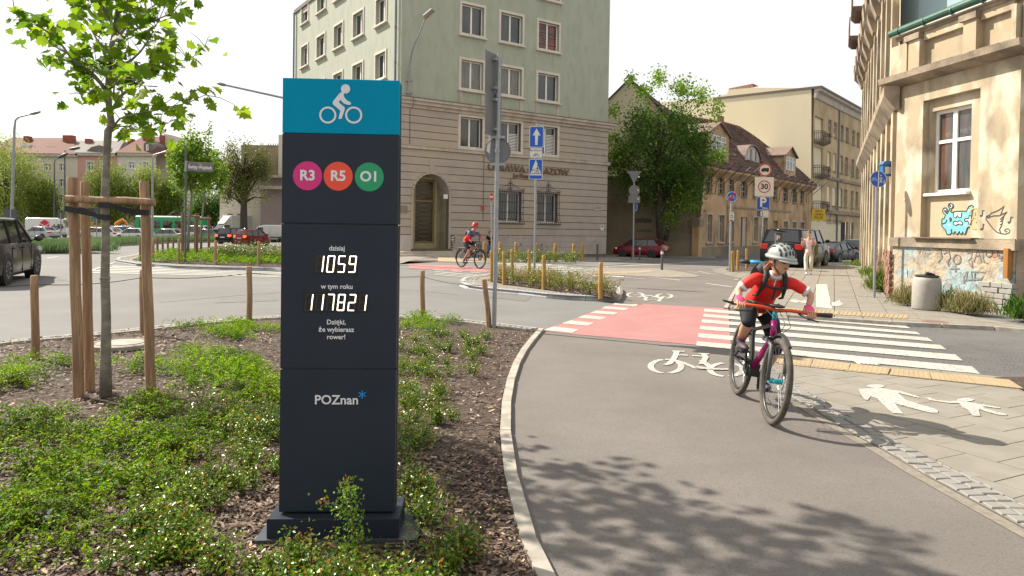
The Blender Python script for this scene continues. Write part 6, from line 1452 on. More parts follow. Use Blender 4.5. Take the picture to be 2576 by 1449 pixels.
# concrete bin by the corner house
p = G(2330,779,.03); pr = At(2364,740,p.y).x-At(2298,740,p.y).x; hb = At(2330,697,p.y).z-p.z; T_ = thing('concrete_bin', 'round speckled concrete litter bin with black liner by the blue plinth', 'bin', p)
M_cbin = pm('speckled_concrete', (.30,.28,.255), (.36,.335,.30), 6, .85, .002, 60, c4=(.16,.15,.14), sc4=70, amt4=.5)
r_ = pr/2; MB().lathe([(r_*.93,0),(r_*1.0,.04),(r_*.985,hb*.75),(r_*.96,hb*.9),(r_*.9,hb-.02),(r_*.82,hb),(r_*.76,hb-.01),(r_*.74,hb-.3)], 36).build('drum', M_cbin, T_, smooth=True)
MB().lathe([(r_*.5,hb-.02),(r_*.8,hb+.01),(r_*.86,hb+.025),(r_*.75,hb+.045),(r_*.3,hb+.03),(.01,hb+.03)], 24).build('liner', M_strap, T_)
mb = MB(); mb.tube([(-.12,-.1,hb+.03),(0,0,hb+.07),(.12,-.02,hb+.05),(.22,.02,hb+.02)], [.02,.05,.035,.01], 6).build('bag_fold', M_strap, T_, smooth=True)
# manhole cover in the bed and small things lying about
p = G(*zm(0,800,1.391)(535,430), .04); T_ = thing('manhole_cover', 'pale round concrete manhole cover in the planting bed behind the tree trunk', 'manhole cover', p); MB().lathe([(.38,0),(.38,.05),(.36,.06),(.05,.062)], 32).build('cover', M_kerb, T_); MB().ring((0,0,.06), .3, .008, 'z', 32, 5).build('rim', M_groove, T_)
o = MB().lathe([(.22,-.01),(.22,.006),(.2,.008)], 24).build('drain_cover', M_rust, None, label='small rusty drain cover set in the pavement near the concrete bin', cat='manhole cover'); o.location = G(*q3(847,1272), .028)
zb4 = zm(0,800,1.391); lit = []
for k, (x, y, s, lab) in enumerate(((455,962,.07,'crumpled pale paper scrap lying among the low shrubs'),(200,1183,.09,'crumpled clear plastic scrap at lower left among green shrubs'))):
    p = G(*zb4(x,y), .09); mb = MB(); 
    rr = random.Random(k); vs = [(s*rr.uniform(-1,1), s*.7*rr.uniform(-1,1), s*.5*rr.uniform(0,1)) for _ in range(12)]; mb.add(vs, [(0,1,2),(1,2,3),(2,3,4),(4,5,6),(5,6,7),(1,6,8),(8,9,3),(9,10,11),(5,10,2),(11,7,0)]); o = mb.build('litter', M_wp, None, label=lab, cat='litter'); o.location = p
# ============================================================ leaves
def leaves(P, D, N, L_, W_, fold=.25, shape='rhomb'):
    """arrays of leaf quads: root P, direction D, normal N, length, width"""
    D = D/np.linalg.norm(D, axis=1)[:,None]; S = np.cross(D, N); S /= (np.linalg.norm(S, axis=1)[:,None]+1e-9); U = np.cross(S, D)
    L_ = np.asarray(L_)[:,None]*np.ones((len(P),1)); W_ = np.asarray(W_)[:,None]*np.ones((len(P),1)); n = len(P)
    if shape == 'rhomb':
        V = np.stack([P, P+D*L_*.45+S*W_*.5+U*W_*fold, P+D*L_, P+D*L_*.45-S*W_*.5+U*W_*fold], 1).reshape(-1,3)
        b = np.arange(n)[:,None]*4; F = np.concatenate([b+np.array([[0,1,2]]), b+np.array([[0,2,3]])], 0)
        return V, F
    if shape == 'maple':
        pts = [(0,0),(.12,.38),(.02,.42),(.2,.52),(.30,.95-.3),(.22,.34),(.45,.62),(.62,.50)]
        out = [(0.0,0.0),(-.02,.28),(.10,.50),(.26,.34),(.42,.60),(.50,.34),(.66,.40),(.72,.20),(1.0,0.0),(.72,-.20),(.66,-.40),(.50,-.34),(.42,-.60),(.26,-.34),(.10,-.50),(-.02,-.28)]
        c = (.38,0); m = len(out); V = []
        for i, (a, s) in enumerate(out): V.append(P + D*L_*a + S*W_*s + U*W_*(abs(s)*fold - a*a*.18))
        V.append(P + D*L_*c[0] - U*W_*.03); V = np.stack(V, 1).reshape(-1,3); b = np.arange(n)[:,None]*(m+1)
        F = np.concatenate([b+np.array([[i, (i+1)%m, m]]) for i in range(m)], 0); return V, F
def rnd_unit(n, r=rs):
    v = r.normal(size=(n,3)); return v/np.linalg.norm(v, axis=1)[:,None]
def vf_obj(name, V, F, mats, parent=None, smooth=False, kind=None, label=None, cat=None, group=None, loc=None):
    me = bpy.data.meshes.new(name); nv, nf = len(V), len(F); k = F.shape[1]
    me.vertices.add(nv); me.vertices.foreach_set('co', np.ascontiguousarray(V, dtype=np.float32).ravel())
    me.loops.add(nf*k); me.loops.foreach_set('vertex_index', F.astype(np.int32).ravel()); me.polygons.add(nf)
    me.polygons.foreach_set('loop_start', np.arange(0, nf*k, k, dtype=np.int32)); me.update(calc_edges=True); me.validate()
    me.materials.append(mats)
    if smooth: me.polygons.foreach_set('use_smooth', [True]*nf)
    return put(name, me, parent, loc, None, kind, label, cat, group)
M_bark = pm('plane_bark', (.15,.135,.11), (.24,.215,.175), 9, .85, .006, 40, c3=(.07,.06,.048), sc3=9, amt3=.75, c4=(.3,.27,.2), sc4=14, amt4=.5, stretch=(.8,.8,1.3))
M_bark2 = pm('dark_bark', (.045,.035,.028), (.07,.055,.04), 8, .9, .004, 30)
M_mapleL = im('fresh_maple_leaf', [(.12,.235,.01),(.20,.33,.014),(.08,.175,.01),(.30,.42,.018),(.11,.22,.011)], .5, .6, spec=.3)
M_leafA = im('street_tree_leaf', [(.16,.23,.03),(.23,.31,.04),(.10,.16,.02),(.32,.38,.06)], .5, .5, world_sc=.7, wcol=(.10,.16,.02))
M_leafB = im('bright_tree_leaf', [(.13,.24,.015),(.19,.32,.02),(.09,.17,.015),(.25,.38,.03)], .5, .5)
M_leafC = im('dark_green_leaf', [(.06,.14,.012),(.09,.19,.018),(.045,.10,.012),(.15,.27,.025)], .5, .5, world_sc=1.0, wcol=(.05,.11,.014))
M_leafD = im('willow_leaf', [(.22,.30,.03),(.31,.38,.05),(.15,.21,.03),(.40,.44,.08)], .5, .5, world_sc=.5, wcol=(.14,.19,.04))
M_leafE = im('sparse_bronze_leaf', [(.13,.16,.03),(.18,.18,.05),(.09,.11,.025),(.2,.22,.06)], .5, .4)

# ------------------------------------------------------------ the young plane tree with its stakes
f0 = G(267,995,.05)
def TP(x, y, dy=0.0): return At(x, y, f0.y+dy)-f0
tree = thing('maple_tree', 'young staked plane tree with big lobed leaves in the foreground bed', 'tree', f0)
zs_ = zm(0,0,2.8986)
trunk = [TP(266,997), TP(266,900), TP(267,800), TP(264,700), TP(266,600), TP(264,500), TP(268,400), TP(272,330)] + [TP(*zs_(*p)) for p in ((1035,1160),(1010,980),(1000,850),(1010,650),(1030,450),(1060,300),(1085,130),(1100,-20))] + [TP(300,-60), TP(305,-170,.1), TP(300,-300,.1), TP(310,-430,.2), TP(305,-560,.2)]
rad = [.055,.046,.040,.039,.034,.036,.031,.033,.030,.027,.027,.025,.023,.021,.019,.017,.016,.013,.010,.007,.004]
bark = MB(); bark.tube(trunk, rad, 12)
for k_, r_ in ((3,.045),(5,.043),(8,.040),(10,.036),(12,.030)): bark.ell(trunk[k_], (r_,r_,r_*.75), 12, 8)
bark.build('trunk', M_bark, tree, smooth=True)
lim = MB(); LP = []; tips = []
def limb(px, dys, r0, r1, pxs=True):
    pts = [TP(*zs_(*p), d) for p, d in zip(px, dys)]; n = len(pts)
    lim.tube(pts, [r0+(r1-r0)*i/(n-1) for i in range(n)], 6); return pts
LB_ = [([(990,860),(930,770),(850,690),(740,600),(640,510),(520,345),(400,270),(300,200),(130,80)],-.25,.017),([(985,830),(880,700),(780,620),(660,520),(460,400),(350,330),(250,230)],.3,.014),([(1010,480),(910,390),(850,280),(700,80),(640,-60)],.3,.013),([(1040,240),(980,100),(900,-20),(850,-200)],-.3,.011),
      ([(1055,995),(1130,880),(1200,830),(1300,740),(1390,640),(1480,500),(1600,420)],.3,.016),([(1055,665),(1120,600),(1210,565),(1300,480),(1360,400),(1440,250),(1520,80)],-.2,.015),([(1060,370),(1180,240),(1330,120),(1500,0),(1560,-160)],.25,.014),([(1060,1160),(1110,1100),(1240,1060),(1450,1020),(1600,985),(1750,950),(1900,880)],-.2,.011),
      ([(1062,1170),(1200,1170),(1300,1215),(1350,1230),(1480,1180),(1560,1140)],.15,.007),([(1060,670),(1190,660),(1400,590),(1560,560),(1750,560),(1900,430)],.35,.010),([(1100,380),(1280,260),(1450,180),(1600,120),(1680,10)],-.35,.011),([(1200,830),(1260,700),(1400,650),(1560,610),(1650,600)],.1,.008),
      ([(1050,900),(1060,780),(1120,730),(1240,740)],-.4,.008),([(990,950),(930,880),(880,870)],.2,.006),([(1000,700),(920,600),(900,640),(850,600),(700,620)],-.1,.007),([(1090,130),(1160,50),(1220,-80),(1300,-250)],-.3,.012),([(1100,-20),(1000,-160),(900,-330)],.3,.012)]
rl = random.Random(5)
for px, dy, r0 in LB_:
    n = len(px); pts = limb(px, [dy*i/(n-1)*2 for i in range(n)], r0, .003)
    for i in range(1, n):
        LP.append((pts[i], 1.0)); 
        if i < n-1: LP.append(((pts[i]+pts[i+1])/2, 1.0))
        for _ in range(2):
            d = Vector((rl.uniform(-1,1), rl.uniform(-1,1), rl.uniform(-.2,1))).normalized()*rl.uniform(.12,.3); e = pts[i]+d
            lim.tube([pts[i], pts[i]+d*.5+Vector((0,0,.02)), e], [.004,.003,.002], 4); LP.append((e, 1.0))
# crown above the frame (it throws the shade on the path)
for k in range(20):
    z = 2.9+3.0*k/20 + .8; a = rl.uniform(0, 6.28); ln = rl.uniform(.7,1.15)*(1-.6*max(0,(z-3.4)/3.2)); base = Vector((trunk[-6].x+.0, 0, z-.5))
    d = Vector((math.cos(a), math.sin(a), .55)); pts = [base, base+d*ln*.5, base+d*ln+Vector((0,0,.1))]; lim.tube(pts, [.012,.007,.003], 5)
    for t in (.35,.5,.65,.8,.95,1.0):
        q = pts[0].lerp(pts[2], t)
        for _ in range(2): LP.append((q+Vector((rl.uniform(-.2,.2),rl.uniform(-.2,.2),rl.uniform(-.1,.2))), 1.0))
lim.build('branches', M_bark, tree, smooth=True, kind='stuff')
P = []; 
for q, s in LP:
    m = 2 if q.z < 3.6 else 4
    for _ in range(m): P.append((q.x+rs.normal()*.06, q.y+rs.normal()*.06, q.z+rs.normal()*.055))
P = np.array(P); n = len(P); D = rnd_unit(n); D[:,2] = D[:,2]*.5-.25; N = rnd_unit(n)*.8; N[:,2] += .8
sz_ = rs.uniform(.06,.145, n); V, F = leaves(P, D, N, sz_, sz_*.95, .22, 'maple')
vf_obj('leaves', V, F, M_mapleL, tree, kind='stuff')
# stakes, crossbars and straps
stk = thing('tree_stakes', 'three round timber stakes with crossbar and black straps holding the young plane tree', 'tree support', f0)
def stake(xb, yb, xt, yt, r, par=stk, org=f0, mat=M_post, z=.03):
    b = G(xb,yb,z); t = At(xt,yt,b.y); b -= org; t -= org; pts = [b.lerp(t, k/8) + Vector((.004*math.sin(k*1.7+xb), 0, 0)) for k in range(9)]
    pts = [pts[0]-Vector((0,0,.05))]+pts+[pts[-1]+Vector((0,0,.01))]; o = MB().tube(pts, [r]+[r*(1.02-.05*k/8) for k in range(9)]+[r*.84], 16).build('stake', mat, par, smooth=True); split_auto(o, 50); return b, t
s1 = stake(199,1000,182,449,.046); s2 = stake(226,983,213,460,.043); s3 = stake(380,992,363,459,.044)
cbA = At(166,501,s1[1].y+f0.y-.09)-f0; cbB = At(390,508,s3[1].y+f0.y-.09)-f0
o = MB().tube([cbA.lerp(cbB,k/6)+Vector((0,0,.004*math.sin(k*2))) for k in range(7)], .036, 14).build('crossbar', M_post, stk, smooth=True); split_auto(o, 50)
def strap(pts, par, w_=.05):
    mb = MB(); P = [Vector(p) for p in pts]; n = len(P); vs = []
    for p in P: vs += [(p.x,p.y,p.z-w_/2),(p.x,p.y,p.z+w_/2),(p.x,p.y-.006,p.z+w_/2),(p.x,p.y-.006,p.z-w_/2)]
    fs = []
    for i in range(n-1):
        for j in range(4): fs.append((i*4+j, i*4+(j+1)%4, (i+1)*4+(j+1)%4, (i+1)*4+j))
    return mb.add(vs, fs).build('strap', M_strap, par)
a = s1[1]; tz = TP(266,532)
strap([a+Vector((-.055,.0,-.28)), a+Vector((-.03,-.06,-.28)), a+Vector((.05,-.06,-.29)), Vector((tz.x-.06,-.06,tz.z-.03)), Vector((tz.x-.03,-.065,tz.z-.05)), Vector((tz.x+.05,-.06,tz.z-.055)), Vector((tz.x+.055,0,tz.z-.055))], stk)
b = s3[1]; strap([Vector((tz.x-.055,-.0,tz.z+.06)), Vector((tz.x-.03,-.062,tz.z+.06)), Vector((tz.x+.06,-.06,tz.z+.055)), b+Vector((-.06,-.07,-.28)), b+Vector((.05,-.065,-.285)), b+Vector((.055,0,-.285))], stk)
strap([s2[1]+Vector((-.04,-.05,-.25)), s2[1]+Vector((.05,-.05,-.27)), Vector((tz.x-.05,.03,tz.z+.02))], stk, .045)

# ------------------------------------------------------------ generic trees
def tree_at(name, label, foot, Y, crown_px, leafm, barkm, n, ls, cat='tree', group=None, trunk_r=.15, trunk_px=None, limbs=9, clumps=26, seed=1, depth=.8, zoff=None, gaps=.55, cl=.30):
    """crown_px: outline box (x0,y0,x1,y1) of the crown; leaves are gathered in clumps along real limbs"""
    r = random.Random(seed); q = np.random.RandomState(seed)
    c = At(*foot, Y); c.z = zt(Y) if zoff is None else zoff
    T_ = thing(name, label, cat, c, 0, group)
    a = At(crown_px[0], crown_px[3], Y)-c; b = At(crown_px[2], crown_px[1], Y)-c
    cx, cz = (a.x+b.x)/2, (a.z+b.z)/2; rx, rz = (b.x-a.x)/2, (b.z-a.z)/2; ry = rx*depth
    mb = MB(); fork = Vector((cx*.5, 0, max(a.z+.15*rz, .5)))
    mb.tube([(0,0,-.2),(cx*.1,0,fork.z*.5),tuple(fork),(cx,0,cz),(cx,0,cz+rz*.6)], [trunk_r*1.25,trunk_r,trunk_r*.85,trunk_r*.45,trunk_r*.12], 9)
    C = []
    for k in range(clumps):
        th = r.uniform(0, 2*PI); ph = math.asin(r.uniform(-.75, 1)); rr = r.uniform(.55, 1.0)
        p = Vector((cx+rx*rr*math.cos(ph)*math.cos(th)*.85, ry*rr*math.cos(ph)*math.sin(th)*.85, cz+rz*rr*math.sin(ph)*.85)); C.append(p)
        s = fork.lerp(Vector((cx,0,cz+rz*.3)), r.uniform(0,.8)); m = s.lerp(p, .5)+Vector((0,0,.08*rz))
        mb.tube([s, m, p], [trunk_r*.4, trunk_r*.22, trunk_r*.06], 5)
    mb.build('trunk', barkm, T_, smooth=True)
    C = np.array([tuple(p) for p in C]); idx = q.randint(0, len(C), n)
    off = q.normal(size=(n,3))*np.array([rx,ry,rz])*cl*q.uniform(.5,1.1,(n,1)); P = C[idx]+off
    e = ((P[:,0]-cx)/rx)**2+(P[:,1]/ry)**2+((P[:,2]-cz)/rz)**2; P = P[e < 1.15+.35*q.rand(n)]; n = len(P)
    D = rnd_unit(n, q); D[:,2] -= .3; N = rnd_unit(n, q); N[:,2] += .6; s = q.uniform(.7,1.3,n)*ls
    V, F = leaves(P, D, N, s, s*.7); vf_obj('crown', V, F, leafm, T_, kind='stuff'); return T_
# tree in front of the yard wall
tree_at('tree', 'leafy two-stemmed tree growing in front of the dark yard wall above the red hatchback', qm(440,1240), 56.5, (1515,235,1800,560), M_leafC, M_bark2, 17000, .19, trunk_r=.22, clumps=60, seed=4, cl=.17)
tt = [o for o in bpy.data.objects if o.get('label','').startswith('leafy two-stemmed')][0]; cc = Vector(tt.location)
mb = MB()
for line, r0 in (([(440,1200),(425,1000),(435,850),(415,700),(430,560),(470,420)],.30),([(470,1180),(500,1060),(545,950),(600,820),(680,740)],.2),([(425,900),(380,800),(300,720),(220,640)],.14),([(430,800),(520,680),(600,560),(660,470)],.14),([(420,700),(340,560),(260,420)],.13),([(425,650),(500,520),(540,380),(600,270)],.12),([(430,560),(420,400),(430,250)],.1)):
    mb.tube([At(*qm(*p), 56.5)-cc for p in line], [r0*(1-.75*i/(len(line)-1)) for i in range(len(line))], 8)
mb.build('limb', M_bark2, tt, smooth=True)
q = np.random.RandomState(9); P = []
for (x, y, sx, sy, m) in ((240,110,20,25,160),(430,100,25,30,300),(580,170,35,35,500),(700,220,40,40,400),(800,330,30,30,160),(830,270,20,15,60),(130,320,25,25,150),(130,510,25,25,150),(620,940,50,30,420),(500,1020,35,40,250),(570,850,40,40,300),(330,190,30,30,260),(170,620,50,50,600),(800,620,45,35,350)):
    for _ in range(m): p = At(*qm(x+q.normal()*sx, y+q.normal()*sy), 56.5+q.normal()*1.3)-cc; P.append(tuple(p))
P = np.array(P); n = len(P); V, F = leaves(P, rnd_unit(n,q), rnd_unit(n,q)+np.array([0,0,.6]), q.uniform(.16,.3,n), q.uniform(.1,.2,n)); vf_obj('outer_twigs', V, F, M_leafB, tt, kind='stuff')
# far left trees
GT = 'trees behind the main road'
for k, (lab, foot, Y, box, m, n, ls, r0, cl) in enumerate((
    ('broad willow-green tree filling the far left edge', (20,610), 122, (-90,344,118,600), M_leafD, 26000, .26, .3, .3),
    ('green tree behind the parcel van beside the left lamp', (110,600), 124, (70,440,150,600), M_leafA, 9000, .26, .25, .3),
    ('green tree right of the staked tree trunk', (290,600), 122, (212,405,330,600), M_leafA, 15000, .28, .3, .3),
    ('tree with dense lower crown left of the street name sign', (370,600), 124, (318,418,420,600), M_leafD, 13000, .28, .3, .3),
    ('dark green tree behind the green tram', (430,600), 125, (395,450,470,600), M_leafA, 9000, .28, .3, .3),
    ('dark bushy tree at the right of the tram', (520,600), 120, (470,470,580,600), M_leafC, 12000, .28, .3, .3),
    ('low dark tree behind the white box truck', (590,595), 122, (555,500,640,600), M_leafC, 8000, .28, .2, .3))):
    tree_at('tree', lab, foot, Y, box, m, M_bark2, n, ls, group=GT, trunk_r=r0, clumps=30, seed=20+k, cl=cl)
tree_at('tree', 'gnarled bare-limbed tree with thin foliage beside the mauve building', (612,600), 90, (535,336,695,545), M_leafE, M_bark2, 9000, .22, group=GT, trunk_r=.5, clumps=60, seed=51, cl=.16)
tree_at('tree', 'small bare-branched tree between the two dark lamp posts', (178,600), 88, (150,470,205,590), M_leafE, M_bark2, 500, .2, group=GT, trunk_r=.12, clumps=30, seed=52)
# two young staked trees on the left island
for k, (lab, foot, box, n, seed) in enumerate((('young yellow-green staked tree just right of the street name pole', zi(830,950), (420,330,560,510), 3600, 61), ('second young staked tree behind the street name sign', zi(1047,870), (470,380,575,500), 2200, 62))):
    p = G(*foot, .14)
    t = tree_at('young_tree', lab, foot, p.y, box, M_leafB, M_bark, n, .15, group='young trees on the left island', trunk_r=.055, clumps=34, seed=seed, zoff=.14, cl=.2)
    mb = MB(); P = []
    for x0, y0, x1, y1 in (((480,420,478,285),(522,420,526,308),(455,430,452,352)) if k == 0 else ((545,420,548,380),)):
        a = At(x0,y0,p.y)-p; b = At(x1,y1,p.y)-p; mb.tube([a,b], [.02,.006], 5)
        for _ in range(110): u = rs.rand(); c = a.lerp(b,u); P.append((c.x+rs.normal()*.08, c.y+rs.normal()*.08, c.z+rs.normal()*.05))
    mb.build('shoot', M_bark, t); P = np.array(P); n = len(P); V, F = leaves(P, rnd_unit(n), rnd_unit(n), rs.uniform(.08,.15,n), rs.uniform(.06,.12,n)); vf_obj('shoot_leaves', V, F, M_leafB, t, kind='stuff')
p = G(*zi(860,950), .14); st2 = thing('tree_stakes', 'set of timber stakes and crossbars holding the young trees on the left island', 'tree support', p)
for xb, yb, xt, yt in ((742,950,745,205),(980,945,978,212),(1180,880,1178,250),(955,900,955,230)):
    b = G(*zi(xb,yb), .14); t = At(*zi(xt,yt), b.y); MB().tube([b-p-Vector((0,0,.05)), t-p], .065, 10).build('stake', M_post3, st2, smooth=False)
for x0, y0, x1, y1 in ((720,265,1028,270),(1000,305,1212,308)):
    a = At(*zi(x0,y0), p.y); b = At(*zi(x1,y1), p.y); MB().tube([a-p,b-p], .05, 10).build('crossbar', M_post3, st2)

# ------------------------------------------------------------ foreground bed: bark chips, cotoneaster and roses
def sample_bed(poly, n, r, ymin=0, ymax=99, xmin=-99):
    xs = [p[0] for p in poly]; ys = [p[1] for p in poly]; out = []
    x0, x1, y0, y1 = max(min(xs),xmin), max(xs), max(min(ys),ymin), min(max(ys),ymax)
    while len(out) < n:
        x = r.uniform(x0,x1); y = r.uniform(y0,y1)
        if abs(x) > y*.82+.6: continue
        if inside((x,y), poly): out.append((x,y))
    return np.array(out)
bp_ = [(p.x,p.y) for p in bedpoly]
def chips(poly, n, z, ymin, ymax, s0, s1, name, par=None, xmin=-9):
    c = sample_bed(poly, n, rs, ymin, ymax, xmin); n = len(c); a = rs.uniform(0,2*PI,n); D = np.stack([np.cos(a),np.sin(a),rs.normal(size=n)*.18],1); N = rnd_unit(n)*.45; N[:,2] += 1
    S = np.cross(D,N); S /= np.linalg.norm(S,axis=1)[:,None]; L_ = rs.uniform(s0,s1,n)[:,None]; W_ = L_*rs.uniform(.18,.5,(n,1)); P = np.concatenate([c, (z+rs.uniform(0,.022,n)+np.array([zt(y) for y in c[:,1]]))[:,None]],1)
    V = np.stack([P-D*L_*.5-S*W_*.4, P+D*L_*.45-S*W_*.5, P+D*L_*.5+S*W_*.35, P-D*L_*.42+S*W_*.5],1).reshape(-1,3); b = np.arange(n)[:,None]*4; F = np.concatenate([b+np.array([[0,1,2]]), b+np.array([[0,2,3]])],0)
    return vf_obj(name, V, F, M_chip, par, kind='stuff')
chips(bp_, 26000, .036, 2.2, 5, .012, .05, 'bark_mulch'); chips(bp_, 15000, .036, 5, 11, .02, .06, 'bark_mulch')
for k_, b in (('isl3', bed3), ('isl2', bed2)): chips([(p.x,p.y) for p in b], 2500, .137, 0, 60, .04, .1, 'bark_mulch', None, -40)
M_cot = im('cotoneaster_leaf', [(.07,.19,.002),(.14,.31,.003),(.25,.43,.004),(.46,.56,.008),(.09,.22,.002)], .5, .45, world_sc=2.6, wcol=(.03,.10,.003), wamt=.75, spec=.15)
M_rose = im('rose_leaf', [(.045,.12,.008),(.08,.19,.01),(.15,.28,.012),(.06,.15,.01),(.26,.38,.015),(.17,.22,.015)], .28, .35, world_sc=3, wcol=(.045,.11,.012), wamt=.4, spec=.5)
M_roser = im('rose_tip_leaf', [(.25,.10,.02),(.30,.16,.02),(.18,.20,.02),(.35,.22,.03)], .35, .4)
M_stem = pm('red_brown_stem', (.10,.045,.02), rough=.7)
zb = zm(0,800,1.391)
def gp(x, y): return G(x, y, .03)
def cot_stems(centres, per, rr, name, z0=.03, ll=.014, hmax=.14, stepk=26, mat=None, seed=3, ln=(.25,.6)):
    q = np.random.RandomState(seed); P = []; D = []; N = []; mb = MB()
    for (cx, cy) in centres:
        for _ in range(per):
            a = q.uniform(0,2*PI); st = np.array([cx+q.normal()*rr, cy+q.normal()*rr, z0+zt(cy)]); L_ = q.uniform(*ln); h = q.uniform(.3,1)*hmax; a += q.normal()*.3
            n = int(stepk*L_/.5); t = np.linspace(0,1,n); bend = q.normal()*.5
            ang = a+bend*t; xs = st[0]+np.cumsum(np.cos(ang))*L_/n; ys = st[1]+np.cumsum(np.sin(ang))*L_/n; zs = st[2]+.01+h*np.sin(np.pi*np.minimum(t*.85+.08,1))+.012*q.normal(size=n)
            c = np.stack([xs,ys,zs],1); d = np.gradient(c,axis=0); d /= np.linalg.norm(d,axis=1)[:,None]; sd_ = np.cross(d, np.array([0,0,1.0])); sd_ /= np.linalg.norm(sd_,axis=1)[:,None]+1e-6
            for s in (1,-1):
                m = q.rand(n) < .95; P.append(c[m]+q.normal(size=(m.sum(),3))*.004); D.append((sd_*s*.9+d*.6+q.normal(size=c.shape)*.25)[m]); N.append((np.array([0,0,1.0])+q.normal(size=c.shape)*.45)[m])
            P.append(c[::2]); D.append((d+q.normal(size=c.shape)*.5+np.array([0,0,.5]))[::2]); N.append((q.normal(size=c.shape))[::2])
            if cy < 7: mb.tube([c[0], c[n//3], c[2*n//3], c[-1]], [.003,.0025,.002,.001], 3, cap=False)
    P = np.concatenate(P); D = np.concatenate(D); N = np.concatenate(N); n = len(P); s = q.uniform(.7,1.3,n)*ll
    V, F = leaves(P, D, N, s, s*.66, .15); o = vf_obj(name, V, F, mat or M_cot, kind='stuff', label=None)
    if mb.v: mb.build(name+'_stems', M_stem, o, kind='stuff')
    return o
pat = np.random.RandomState(2)
def scatter(boxes, dens):
    out = []
    for (x0,y0,x1,y1,m) in boxes:
        for _ in range(int(m*dens)): p = gp(pat.uniform(x0,x1), pat.uniform(y0,y1)); 
        for _ in range(int(m*dens)):
            p = gp(pat.uniform(x0,x1), pat.uniform(y0,y1))
            if inside((p.x,p.y), bp_) and not (-1.42 < p.x < -.48 and 3.3 < p.y < 4.05): out.append((p.x,p.y))
    return out
cA = scatter(((-30,1060,150,1180,8),(-30,1200,220,1449,14),(120,1090,330,1220,9),(200,1220,400,1330,6),(370,1030,600,1100,12),(470,960,700,1030,14),(340,1080,480,1170,8),(60,915,200,950,6),(-20,960,160,1010,7),(330,900,500,945,8),(480,880,700,940,16),(440,815,700,860,18),(1000,805,1180,850,12),(300,1010,400,1060,3),(-200,1200,0,1449,8),(500,930,640,975,6),(230,1110,300,1150,3)), 1.0)
cot_stems(cA[::3]+cA[1::3], 19, .03, 'cotoneaster', ll=.0205, hmax=.17, stepk=36, ln=(.12,.36))
def rose_bush(name, x, y, h, rr, n, ls, q, z0=.03, stems=7, tipf=.14):
    """returns leaf arrays of one bush"""
    P = []; D = []; N = []; T = []; mb = []
    for _ in range(stems):
        a = q.uniform(0,2*PI); b = np.array([x,y,z0+zt(y)]); e = b+np.array([math.cos(a)*rr*q.uniform(.4,1.1), math.sin(a)*rr*q.uniform(.4,1.1), h*q.uniform(.55,1.1)]); m = (b+e)/2+np.array([0,0,h*.18])
        mb.append([b,m,e]); k = n//stems; t = q.uniform(.18,1,k); c = np.outer((1-t)**2,b)+np.outer(2*t*(1-t),m)+np.outer(t*t,e)
        P.append(c+q.normal(size=(k,3))*rr*.2); D.append(rnd_unit(k,q)+np.array([0,0,-.1])); N.append(rnd_unit(k,q)*.7+np.array([0,0,1.0])); T.append((t > 1-tipf) & (q.rand(k) < .5))
    return np.concatenate(P), np.concatenate(D), np.concatenate(N), np.concatenate(T), mb
def roses(cs, name, ls=.02, z0=.03, hs=(.1,.26), rr=(.08,.17), n=170, seed=8, obj=None, **k):
    q = np.random.RandomState(seed); A = [[],[],[],[]]; mb = MB()
    for (x, y) in cs:
        r = rose_bush(name, x, y, q.uniform(*hs), q.uniform(*rr), n, ls, q, z0, **k)
        for i in range(4): A[i].append(r[i])
        for s in r[4]: mb.tube(s, [.003,.0025,.0015], 3, cap=False)
    P, D, N, T = [np.concatenate(a) for a in A]; s = q.uniform(.6,1.25,len(P))*ls
    V, F = leaves(P[~T], D[~T], N[~T], s[~T], s[~T]*.68, .2); o = vf_obj(name, V, F, M_rose, obj, kind='stuff')
    V, F = leaves(P[T], D[T], N[T], s[T]*1.05, s[T]*.6, .2); vf_obj('red_tips', V, F, M_roser, o, kind='stuff'); mb.build('stems', M_stem, o, kind='stuff'); return o
pat = np.random.RandomState(5)
cR = scatter(((500,1000,700,1100,16),(560,1100,700,1200,13),(400,1210,560,1300,13),(540,1210,640,1260,5),(250,1330,420,1449,10),(420,1360,640,1449,14),(640,1440,840,1520,12),(840,1435,1160,1520,20),(1060,1400,1180,1440,5),(1000,840,1230,900,26),(1000,900,1200,960,20),(1000,960,1120,1040,14),(1010,1050,1150,1075,6),(1000,1090,1075,1180,8),(1000,1230,1120,1280,7),(1060,1300,1170,1330,4),(640,1060,700,1140,5),(340,1300,480,1400,6),(1150,850,1235,870,4)), 1.0)
roses(cR, 'rose_groundcover', ls=.022, hs=(.07,.2), n=200)
# the rose shoot in front of the pillar
rp_ = G(905,1430,.03); q = np.random.RandomState(77); rb_ = thing('rose_bush', 'tall rose shoot with glossy leaves growing in front of the pillar base', 'shrub', rp_)
Yr = rp_.y; line = [At(x,y,Yr-.0)-rp_ for x,y in ((905,1430),(900,1360),(885,1300),(880,1250),(872,1215))]; l2 = [At(x,y,Yr)-rp_ for x,y in ((885,1300),(860,1275),(815,1262))]; l3 = [At(x,y,Yr)-rp_ for x,y in ((895,1340),(870,1375),(850,1400))]
mb = MB(); P = []
for l, m in ((line,420),(l2,90),(l3,110)):
    mb.tube(l, [.004]*(len(l)-1)+[.002], 5)
    for _ in range(m): i = q.randint(0,len(l)-1); c = l[i].lerp(l[i+1], q.rand()); P.append((c.x+q.normal()*.03, c.y+q.normal()*.03, c.z+q.normal()*.018))
mb.build('stem', M_stem, rb_); P = np.array(P); n = len(P); V, F = leaves(P, rnd_unit(n,q), rnd_unit(n,q)+np.array([0,-.4,.8]), q.uniform(.012,.024,n), q.uniform(.009,.016,n)); vf_obj('foliage', V, F, M_rose, rb_, kind='stuff')
